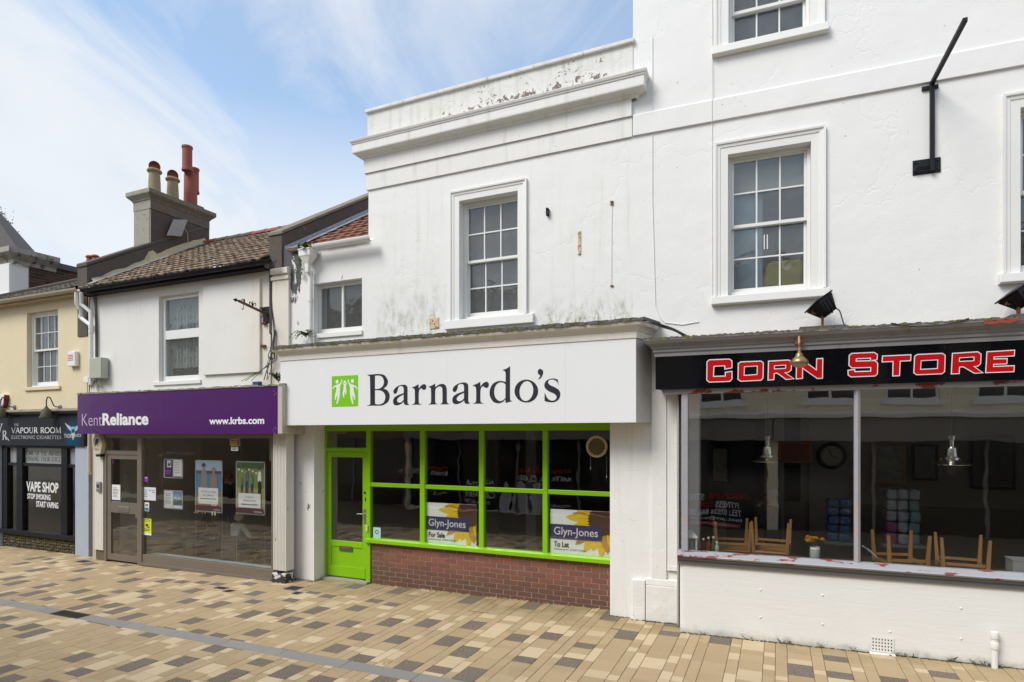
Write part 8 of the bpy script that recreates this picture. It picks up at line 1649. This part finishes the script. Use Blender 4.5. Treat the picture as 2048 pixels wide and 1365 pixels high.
u, z = F.q(4, 803, -.08); al = thing('alarm_box', 'white and dark red shield alarm at left edge of picture', 'alarm', F, (u, -0.08, z - .14)); obj('case', MB().prism([(u + a * .15, z + b * .15) for a, b in ((-1, 1), (.75, 1), (.55, -.35), (0, -1), (-1, -.6))][::-1], -0.10, 0.001), UPVC, al, bevel=0.01); obj('red_base', MB().prism([(u + a * .15, z + b * .15) for a, b in ((.78, .95), (.9, .8), (.6, -.6), (.15, -1.05), (-1, -1.0), (-1, -.66), (0, -1.0), (.57, -.35))][::-1], -0.09, 0.002), mat('dark_red_plastic', (0.16, 0.012, 0.016), 0.4, 0.1, 5, 0), al); obj('lettering', MB().box(u - .08, u + .06, -.1016, -.1006, z + .02, z + .04).box(u - .08, u + .03, -.1016, -.1006, z - .02, z), REDV, al)

# ================================================================== corner building and things beyond the roofs
CU = -16.55; cvf = v_for(30, CU); czt = F.z(50, 514, cvf)
m, t, b = new_mat('dark_red_brickwork'); tcn = t.objc(); mp = t.add('ShaderNodeMapping'); t.ln(tcn, mp.inputs[0]); mp.inputs['Rotation'].default_value = (0, rad(90), rad(90))
sp = t.xyz(tcn); cb_ = t.add('ShaderNodeCombineXYZ'); t.ln(sp[1], cb_.inputs[0]); t.ln(sp[2], cb_.inputs[1]); br = t.add('ShaderNodeTexBrick'); t.ln(cb_.outputs[0], br.inputs['Vector'])
for k_, x_ in (('Scale', 1.0), ('Brick Width', 0.225), ('Row Height', 0.075), ('Mortar Size', 0.006)): br.inputs[k_].default_value = x_
br.inputs['Color1'].default_value = (0.055, 0.026, 0.019, 1); br.inputs['Color2'].default_value = (0.10, 0.045, 0.030, 1); br.inputs['Mortar'].default_value = (0.27, 0.21, 0.15, 1); t.ln(br.outputs['Color'], b.inputs['Base Color']); b.inputs['Roughness'].default_value = 0.9; t.ln(t.bump(br.outputs['Fac'], -0.4, 0.01), b.inputs['Normal']); DBRICK = m
crn = thing('corner_building', 'white-fronted building with dark brick flank and steep roof behind yellow shop', 'building', F, (-18, cvf, 0))
sw = obj('side_wall', MB().box(CU - 0.3, CU, cvf + 0.3, 9, 2, czt - 0.0), mat('pale_brown_mortar', (0.27, 0.21, 0.15), 0.9, 0.15, 12, 0.4, 40), crn); cpv = [(cvf + 0.62, czt + 0.12), (9, czt - 0.05)]
obj('parapet_coping', MB().hexa([(CU - .34, cvf + .3, czt), (CU + .05, cvf + .3, czt), (CU + .05, 9, czt), (CU - .34, 9, czt), (CU - .34, cvf + .3, czt + .16), (CU + .05, cvf + .3, czt + .14), (CU + .05, 9, czt + .14), (CU - .34, 9, czt + .16)]), mat('dark_slate_coping', (0.10, 0.095, 0.095), 0.7, 0.2, 5, 0.2, 30), crn)
DBK = [mat('old_brick_' + n_, c_, 0.9, 0.3, 30, 0.5, 60) for n_, c_ in (('umber', (0.075, 0.036, 0.026)), ('soot', (0.042, 0.025, 0.020)), ('liver', (0.11, 0.048, 0.032)))]; bcache = {}
for row in range(19):                       # every brick of the flank that shows above the tiles
    vv = cvf + 0.302 + (-0.1125 if row % 2 else 0.0)
    while vv < cvf + 3.4:
        a_, b_ = max(vv, cvf + 0.302), vv + 0.213
        if b_ - a_ > 0.03:
            key = (round(b_ - a_, 3), R.randrange(3))
            if key not in bcache: bcache[key] = mesh_of('brick', MB().box(0, 0.012, 0, b_ - a_, 0, 0.064), DBK[key[1]])
            o = bpy.data.objects.new('brick', bcache[key]); COL.objects.link(o); o.parent = sw; o.location = (CU - 0.004 + R.uniform(0, 0.003), a_, czt - 0.075 * (row + 1) + 0.004)
        vv += 0.225
obj('front_wall', MB().box(-24, CU - 0.31, cvf, cvf + 0.3, -0.3, czt - 0.1), WHITE_TRIM, crn); obj('corner_pier', MB().box(CU - 0.62, CU + 0.0, cvf - 0.12, cvf + 0.29, 2, czt - 0.12), WHITE_TRIM, crn, bevel=0.015)
for dz in (0.75, 1.35): obj('pier_moulding', MB().box(CU - 0.65, CU + 0.03, cvf - 0.15, cvf + 0.30, czt - 0.12 - dz, czt - 0.06 - dz), WHITE_TRIM, crn, bevel=0.02)
STN = mat('crumbling_stone_cornice', (0.36, 0.34, 0.30), 0.9, 0.25, 8, 0.8, 25, dirt=(0.10, 0.085, 0.07), dirt_lo=0.5, dirt_hi=0.65, dirt_scale=6)
obj('cornice', MB().sweep([(-24, cvf), (CU + 0.0, cvf), (CU + 0.0, cvf + 0.85)], [(0, czt - .12), (.06, czt - .12), (.08, czt - .04), (.2, czt + .06), (.24, czt + .10), (.24, czt + .22), (0, czt + .28)]), STN, crn)
rz_ = czt + 0.25; B0 = Vector((CU - .05, cvf + .1, rz_)); p0_ = F.q(0, 446, cvf + 0.25); AP = B0 + (Vector((p0_[0], cvf + 0.25, p0_[1])) - B0) * 3.0
obj('roof', MB().add([tuple(B0), tuple(AP), (-30, AP.y, AP.z), (-30, B0.y, rz_), (CU - 7, cvf + 6, rz_)], [(0, 1, 2, 3), (0, 4, 1)]), mat('dark_slate_roof', (0.085, 0.075, 0.07), 0.8, 0.25, 6, 0.4, 14), crn)
dv = 7.0; u, z = F.q(174, 525, dv); dc = thing('distant_chimney', 'far chimney with two small red pots just above grey party wall', 'chimney', F, (u, dv, 3)); obj('stack', MB().box(u - .6, u + .5, dv, dv + .5, 3, z + .02), DBRICK, dc)
for px, h_ in ((168, 21), (179, 22)):
    uu = F.u(px + 1, dv); z1 = F.z(px, 530 - h_, dv); obj('pot', MB().lathe((uu, dv + .2, z), [(0.13, 0), (0.11, (z1 - z) * .7), (0.15, (z1 - z) * .75), (0.15, (z1 - z) * .85), (0.12, z1 - z - .02), (0.10, z1 - z)], 14), TERRA, dc, smooth=True)
tv_ = 16.0; u, z = F.q(-6, 440, tv_); tr_ = thing('tree', 'thin tree top just showing over steep roof at left edge', 'tree', F, (u, tv_, 0)); obj('trunk', MB().tube([(u, tv_, 0), (u + .1, tv_, z * .6), (u, tv_, z)], [0.16, 0.1, 0.03], 8), RUST, tr_); q_ = random.Random(2); lf = MB()
for k in range(700):
    p_ = Vector((u + q_.gauss(0, .35), tv_ + q_.gauss(0, .35), z + q_.gauss(-.3, .5))); s_ = q_.uniform(.04, .09); a = Vector((q_.gauss(0, 1), q_.gauss(0, 1), q_.gauss(0, 1))).normalized(); b_ = a.orthogonal().normalized(); lf.add([p_ - a * s_, p_ - b_ * s_ * .5, p_ + a * s_, p_ + b_ * s_ * .5], [(0, 1, 2, 3)])
obj('crown', lf, LEAF, tr_)
# ================================================================== people and chairs seen through the glass
SKINM = mat('skin', (0.42, 0.24, 0.17), 0.55, 0.06, 9, 0)
def person(label, F_, u, v, z, face, s, pose, clothes, hair, hair_m, legs_m, shoe_m, group=None):
    t_ = thing('person', label, 'person', F_, (u, v, z), group)
    J = {}; E_ = []
    def j(n, p, r, c): J[n] = (Vector(p), r, c)
    if pose == 'sit':
        j('pelvis', (0, 0, .47), .145, 1); j('spine', (0, -.03, .68), .135, 1); j('chest', (0, -.02, .90), .145, 1); j('neck', (0, .01, 1.08), .055, 0); j('head', (0, .035, 1.19), .088, 0); j('crown', (0, .03, 1.27), .075, 0)
        for sd, x in (('l', -1), ('r', 1)):
            out = 1.45 if (sd == 'r' and 'lean' in clothes) else 1.0
            j('sh' + sd, (x * .17, -.01, 1.0), .075, 1); j('el' + sd, (x * .24 * out, .06, .76), .052, 1); j('wr' + sd, (x * .17 * out, .28, .70), .034, 1); j('pa' + sd, (x * .16 * out, .35, .69), .032, 0)
            j('hi' + sd, (x * .10, .03, .46), .10, 2); j('kn' + sd, (x * .13, .42, .47), .072, 2); j('an' + sd, (x * .13, .44, .10), .045, 2); j('to' + sd, (x * .14, .58, .045), .038, 3)
    else:
        j('pelvis', (0, 0, .96), .135, 1); j('spine', (0, .0, 1.14), .125, 1); j('chest', (0, .01, 1.33), .14, 1); j('neck', (0, .01, 1.49), .053, 0); j('head', (0, .03, 1.59), .086, 0); j('crown', (0, .03, 1.665), .072, 0)
        for sd, x in (('l', -1), ('r', 1)):
            up = pose == 'hand' and sd == 'l'
            j('sh' + sd, (x * .175, 0, 1.41), .07, 1); j('el' + sd, (x * .25, .05 if not up else .16, 1.13), .05, 1)
            j('wr' + sd, (x * .22, .17, .93) if not up else (x * .10, .22, 1.40), .032, 1); j('pa' + sd, (x * .215, .20, .86) if not up else (x * .05, .19, 1.48), .030, 0)
            j('hi' + sd, (x * .095, 0, .90), .10, 2); j('kn' + sd, (x * .10, .02, .50), .066, 2); j('an' + sd, (x * .10, -.01, .10), .044, 2); j('to' + sd, (x * .12, .14, .04), .036, 3)
    E_ = [('pelvis', 'spine'), ('spine', 'chest'), ('chest', 'neck'), ('neck', 'head'), ('head', 'crown')]
    for sd in 'lr': E_ += [('chest', 'sh' + sd), ('sh' + sd, 'el' + sd), ('el' + sd, 'wr' + sd), ('wr' + sd, 'pa' + sd), ('pelvis', 'hi' + sd), ('hi' + sd, 'kn' + sd), ('kn' + sd, 'an' + sd), ('an' + sd, 'to' + sd)]
    M = Matrix.Rotation(face, 3, 'Z')
    names = list(J); pts = [M @ (J[n][0] * s) for n in names]; rr = [J[n][1] * s for n in names]; ed = [(names.index(a), names.index(b)) for a, b in E_]; roots = [0]; cl = [J[n][2] for n in names]
    for sd, x in (('l', -1), ('r', 1)):          # five fingers rooted in each palm
        pa, wr = J['pa' + sd][0], J['wr' + sd][0]; d = (pa - wr).normalized(); sde = d.orthogonal().normalized(); cur = d.cross(sde)
        for k, L in enumerate((.052, .072, .078, .072, .055)):
            b0 = pa + sde * (.016 * (k - 2) + (-.012 if k == 0 else 0)); dd = (d + sde * (-.7 if k == 0 else .06 * (k - 2)) - cur * .15).normalized(); i0 = len(pts)
            for q_, r_ in ((b0 - d * .012, .0105), (b0 + dd * L * .55, .0095), (b0 + dd * L * .55 + (dd - cur * .7).normalized() * L * .45, .008)): pts.append(M @ (q_ * s)); rr.append(r_ * s); cl.append(0)
            ed += [(i0, i0 + 1), (i0 + 1, i0 + 2)]; roots.append(i0)
    me = bpy.data.meshes.new('tmp_body'); me.from_pydata(pts, ed, []); ob = bpy.data.objects.new('tmp_body', me); COL.objects.link(ob)
    ob.modifiers.new('skin', 'SKIN')
    for i, sv in enumerate(me.skin_vertices[0].data): sv.radius = (rr[i], rr[i]); sv.use_root = i in roots
    sb = ob.modifiers.new('sub', 'SUBSURF'); sb.levels = 2; sb.render_levels = 2
    dg = bpy.context.evaluated_depsgraph_get(); bm_ = bpy.data.meshes.new_from_object(ob.evaluated_get(dg)); bpy.data.objects.remove(ob)
    bm_.name = 'body'; body = bpy.data.objects.new('body', bm_); COL.objects.link(body); body.parent = t_
    for m_ in (SKINM, clothes['top'], legs_m, shoe_m): bm_.materials.append(m_)
    for p in bm_.polygons:
        p.use_smooth = True; k = min(range(len(pts)), key=lambda i: (p.center - pts[i]).length - rr[i] * 0.6); p.material_index = cl[k]
    hc = M @ (J['head'][0] * s + Vector((0, .005, .015)) * s)
    def part(name, mb, m_, sm=True):
        o = bpy.data.objects.new(name, mesh_of(name, mb, m_, sm)); COL.objects.link(o); o.parent = body; return o
    fc = MB(); f = lambda x, y, zz: tuple(hc + M @ (Vector((x, y, zz)) * s))
    fc.add([f(-.014, .085, -.02), f(.014, .085, -.02), f(0, .115, -.018), f(0, .088, .028)], [(0, 1, 2), (0, 2, 3), (2, 1, 3)]); part('nose', fc, SKINM, False)
    for x in (-1, 1): part('ear', MB().sphere(f(x * .088, .0, -.005), .026 * s, 8, 6, (.45, .8, 1.2)), SKINM); part('eye', MB().sphere(f(x * .032, .082, .02), .012 * s, 8, 6), INK)
    part('mouth', MB().tube([f(-.024, .086, -.055), f(0, .093, -.057), f(.024, .086, -.055)], .005 * s, 6), mat('lip', (0.30, 0.10, 0.08), 0.5, 0.05, 5, 0))
    hb = MB(); n, m_r = 20, 12; q_ = random.Random(len(label))
    for i in range(m_r + 1):
        th = math.pi * (0.62 if hair == 'bob' else 0.48) * i / m_r
        for k in range(n):
            ph = 2 * math.pi * k / n; fw = math.sin(ph); th2 = th * (0.62 if fw > 0.35 else 1.0); r_ = 1.0 + 0.06 * math.sin(k * 2.3 + i) * (i / m_r)
            hb.v.append(f(.104 * r_ * math.sin(th2) * math.cos(ph), -.012 + .118 * r_ * math.sin(th2) * math.sin(ph), .015 + .112 * r_ * math.cos(th2) - (0.03 * i / m_r if hair == 'bob' and fw < 0.35 else 0)))
    for i in range(m_r):
        for k in range(n): hb.f.append((i * n + k, (i + 1) * n + k, (i + 1) * n + (k + 1) % n, i * n + (k + 1) % n))
    part('hair', hb, hair_m); return t_
def fab(n, c): return mat(n, c, 0.85, 0.15, 10, 0.3, 60)
def tub_chair(label, F_, u, v, z, s=1.0):
    t_ = thing('tub_chair', label, 'chair', F_, (u, v, z), 'dark tub chairs behind the office window'); DK = fab('charcoal_upholstery', (0.028, 0.026, 0.026))
    obj('seat', MB().box(u - .29 * s, u + .29 * s, v - .25 * s, v + .30 * s, z + .22 * s, z + .40 * s), DK, t_, bevel=0.04)
    bk = MB(); n = 14; R0, R1 = .34 * s, .26 * s; vs = []
    for k in range(n + 1):
        a = math.pi + math.pi * k / n; hgt = (.74 if 3 < k < 11 else .66) * s
        for r_, zz_ in ((R0, z + .10 * s), (R0, z + hgt), (R1, z + hgt), (R1, z + .38 * s)): vs.append((u + r_ * math.cos(a), v + r_ * math.sin(a) * 0.95, zz_))
    fs = [(k * 4 + i, k * 4 + i + 1, k * 4 + 5 + i, k * 4 + 4 + i) for k in range(n) for i in range(3)] + [(0, 1, 2, 3), (n * 4 + 3, n * 4 + 2, n * 4 + 1, n * 4)]; obj('backrest', bk.add(vs, fs), DK, t_, smooth=True)
    for sx in (-1, 1):
        for sy in (-1, 1): obj('leg', MB().tube([(u + sx * .2 * s, v + sy * .2 * s, z), (u + sx * .2 * s, v + sy * .2 * s, z + .23 * s)], .018, 8), IRON, t_)
F = FB
DARKC = fab('black_coat', (0.018, 0.018, 0.021)); DEN = fab('dark_trousers', (0.02, 0.021, 0.03)); SHO = mat('dark_shoes', (0.02, 0.017, 0.015), 0.4, 0.1, 5, 0)
av = KV + 0.62; au = F.u(477, av)
person('seated person with pale hair and light grey top, seen from behind through glass', F, au, av, -0.05, rad(-8), 0.80, 'sit', {'top': fab('pale_grey_knit', (0.36, 0.40, 0.39)), 'lean': 1}, 'bob', mat('pale_blonde_hair', (0.52, 0.46, 0.32), 0.6, 0.2, 30, 0.3, 80), DEN, SHO); tub_chair('dark tub chair under person with pale hair', F, au, av, -0.05, 0.88)
bv = KV + 0.95; bu = F.u(398, bv)
person('seated person in black coat, seen from behind beside the hung posters', F, bu, bv, -0.05, rad(12), 0.90, 'sit', {'top': DARKC}, 'short', mat('grey_hair', (0.30, 0.27, 0.24), 0.7, 0.2, 30, 0.3, 80), DEN, SHO); tub_chair('dark tub chair under person in black coat', F, bu, bv, -0.05, 0.9)
cv = 1.5; cu = F.u(456, cv)
person('standing person with red hair and dark suit between the two tall posters', F, cu, cv, -0.05, rad(70), 1.0, 'stand', {'top': fab('navy_suit', (0.02, 0.02, 0.03))}, 'bob', mat('red_hair', (0.22, 0.065, 0.03), 0.6, 0.2, 30, 0.3, 80), DEN, SHO)
F = FC
dv_ = 1.55; du, dz_ = F.q(1546, 982, dv_)
person('person in dark clothes with hand raised to face deep inside café', F, du, dv_, dz_ - 1.70 * 0.92, rad(75), 0.92, 'hand', {'top': fab('dark_jumper', (0.03, 0.026, 0.026))}, 'short', MATS['grey_hair'], DEN, SHO)

# ================================================================== the other side of the street, which the shop windows mirror
OY = -8.9
FO = Frame(0, OY, math.pi); VB = 0.57 - OY
OPC = mat('cream_opposite_render', (0.80, 0.70, 0.52), 0.8, 0.1, 2, 0.2, 20); OPB = mat('brown_opposite_brick', (0.17, 0.095, 0.065), 0.9, 0.2, 9, 0.3, 30); DGL = mat('dark_shop_glass', (0.008, 0.008, 0.009), 0.08, 0.1, 3, 0); OFS = mat('grey_opposite_fascia', (0.20, 0.18, 0.16), 0.5, 0.15, 3, 0.1, 20)
def opp(label, x0, x1, wall_m, fas_m, h, wins, door):
    a, b_ = -x1, -x0; t_ = thing('opposite_shop', label, 'shop', FO, ((a + b_) / 2, 0, -0.2), 'shops across the street')
    holes = [(-(x + 0.55), -(x - 0.55), 3.25, 4.7) for x in wins]; obj('wall', MB().wall(a, b_, 2.85, h, holes, 0, 0.3), wall_m, t_)
    obj('fascia', MB().box(a + .02, b_ - .02, -0.25, 0.0, 2.3, 2.85), fas_m, t_, bevel=0.01); obj('cornice', MB().side([(0, 2.851), (-.34, 2.86), (-.36, 2.95), (0, 3.02)], a, b_), WHITE_TRIM, t_)
    for (c0, c1, d0, d1) in holes:
        w = obj('window', MB().box(c0, c0 + .07, .06, .12, d0, d1).box(c1 - .07, c1, .06, .12, d0, d1).box(c0 + .07, c1 - .07, .06, .12, d0, d0 + .08).box(c0 + .07, c1 - .07, .06, .12, d1 - .07, d1).box((c0 + c1) / 2 - .03, (c0 + c1) / 2 + .03, .065, .115, d0 + .08, d1 - .07), UPVC, t_); obj('pane', MB().box(c0 + .07, c1 - .07, .085, .09, d0 + .08, d1 - .07), DGL, w); obj('window_sill', MB().box(c0 - .08, c1 + .08, -.06, .1, d0 - .09, d0 - .002), WHITE_TRIM, t_)
    obj('stall_riser', MB().box(a, b_, 0.0, 0.25, -0.3, 0.04), wall_m, t_); obj('shop_glass', MB().box(a + .12, b_ - .12, 0.1, 0.12, 0.04, 2.3), DGL, t_)
    for x in (a, b_ - .12): obj('pier', MB().box(x, x + .12, -.03, .2, 0.04, 2.3), wall_m, t_)
    n = max(1, round((b_ - a) / 2.2))
    for k in range(1, n): x = a + (b_ - a) * k / n; obj('mullion', MB().box(x - .03, x + .03, .04, .13, .04, 2.3), OFS, t_)
    obj('roof', MB().add([(a, -.2, h), (b_, -.2, h), (b_, 4, h + 2.2), (a, 4, h + 2.2)], [(0, 1, 2, 3)]), SLATE, t_); obj('back_wall', MB().box(a, b_, 3.9, 4.0, -0.3, h + 2.2), wall_m, t_); return t_
oA = opp('cream hairdressing shop across the street, seen only in reflections', -27, -16.2, OPC, OFS, 5.9, (-25.5, -23, -20.5, -18), 0)
oB = opp('brown brick shop across the street, seen only in reflections', -16.2, -11.6, OPB, OPB, 6.2, (-15, -12.8), 0)
oC = opp('cream martial arts shop across the street, seen only in reflections', -11.6, 0.6, OPC, OFS, 6.0, (-10.2, -7.6, -5.2, -2.8, -0.6), 0)
oD = opp('dark-fronted shop across the street, seen only in reflections', 0.6, 9.5, OPC, OFS, 6.0, (1.9, 3.6, 5.4, 7.2), 0)
def mtext(par, s, px0, px1, py0, py1, m_, G=FB, vp=VB, bold=0.02):
    (ua, za), (ub, zb) = G.q(px0, py1, vp), G.q(px1, py0, vp); xa, xb = G.w(ua, 0, 0).x, G.w(ub, 0, 0).x
    zm = G.z((px0 + px1) / 2, py1, vp), G.z((px0 + px1) / 2, py0, vp); return obj('lettering', text_in(MB(), s, -xb, -xa, zm[0], zm[1], 0.085, bold, 0.0), m_, par)
RDX = mat('red_window_vinyl', (0.45, 0.02, 0.02), 0.5, 0.05, 5, 0)
T = lambda *a, **k: mtext(oC, *a, **k)
mtext(oB, 'STRENGTH', 795, 838, 937, 947, PAPER); mtext(oB, 'DISCIPLINE', 838, 888, 933, 941, RDX); mtext(oB, 'FITNESS', 862, 889, 943, 951, PAPER); mtext(oB, 'KARATE', 866, 886, 986, 991, PAPER)
T('ADULTS &', 932, 986, 960, 970, PAPER); T('CLASSES', 928, 985, 985, 995, PAPER); T('07526 846 297', 926, 975, 1001, 1008, PAPER); T('KICKBOXING AND', 1034, 1140, 938, 947, RDX); T('MARTIAL ARTS CLASSES', 1034, 1140, 953, 963, PAPER); T('ADULT/LADIES ONLY', 1096, 1140, 1011, 1016, PAPER)
def mrect(par, px0, px1, py0, py1, m_, v=0.09, G=FB, vp=VB):
    xa, xb = G.w(G.u(px0, vp), 0, 0).x, G.w(G.u(px1, vp), 0, 0).x; z0, z1 = G.z((px0 + px1) / 2, py1, vp), G.z((px0 + px1) / 2, py0, vp); return obj('window_graphic', MB().box(-xb, -xa, v, v + 0.004, z0, z1), m_, par)
mrect(oC, 965, 1140, 1025, 1038, RDX); T('www.britishmilitarymartialarts.co.uk', 970, 1135, 1028, 1034, PAPER); mrect(oC, 905, 962, 1025, 1036, RDX)
for px, w_ in ((1040, 16), (1072, 14), (1010, 9)):
    (ua, z0), z1 = FB.q(px, 1022, VB), FB.z(px, 963, VB); h_ = z1 - z0; P = [(a * w_ * .02, b * h_) for a, b in ((-1, 0), (-1.05, .35), (-.7, .6), (-.3, .68), (-.42, .85), (0, 1), (.42, .85), (.3, .68), (.7, .6), (1.05, .35), (1, 0))]; vs_, fs_ = fill2d([[(-ua + a, z0 + b) for a, b in cat_rom(P, 4)]]); obj('window_graphic', solid2d(MB(), vs_, fs_, 0.084), PP('white_suit', (0.55, 0.55, 0.56)), oC)
VC = -2 * 0.285 - OY - 0.05
for s, x0, x1, y0, y1, m_ in (('STRENGTH', 1372, 1438, 990, 1002, PAPER), ('DISCIPLINE', 1443, 1532, 990, 1002, RDX), ('CONFIDENCE', 1372, 1456, 1007, 1019, RDX), ('FITNESS', 1462, 1512, 1009, 1021, PAPER), ('TEL: 07526 846 297', 1404, 1516, 1023, 1034, PAPER), ('EMAIL: gary@im-bmma.com', 1390, 1516, 1037, 1045, PAPER)): mtext(oC, s, x0, x1, y0, y1, m_, FC, VC)
mrect(oC, 1385, 1514, 1047, 1056, RDX, 0.09, FC, VC); mtext(oC, 'www.britishmilitarymartialarts.co.uk', 1400, 1508, 1049, 1054, PAPER, FC, VC)
mtext(oA, 'Cut Above Hair Designs', 328, 385, 904, 911, PAPER, FB, -0.42 - OY, 0.0)
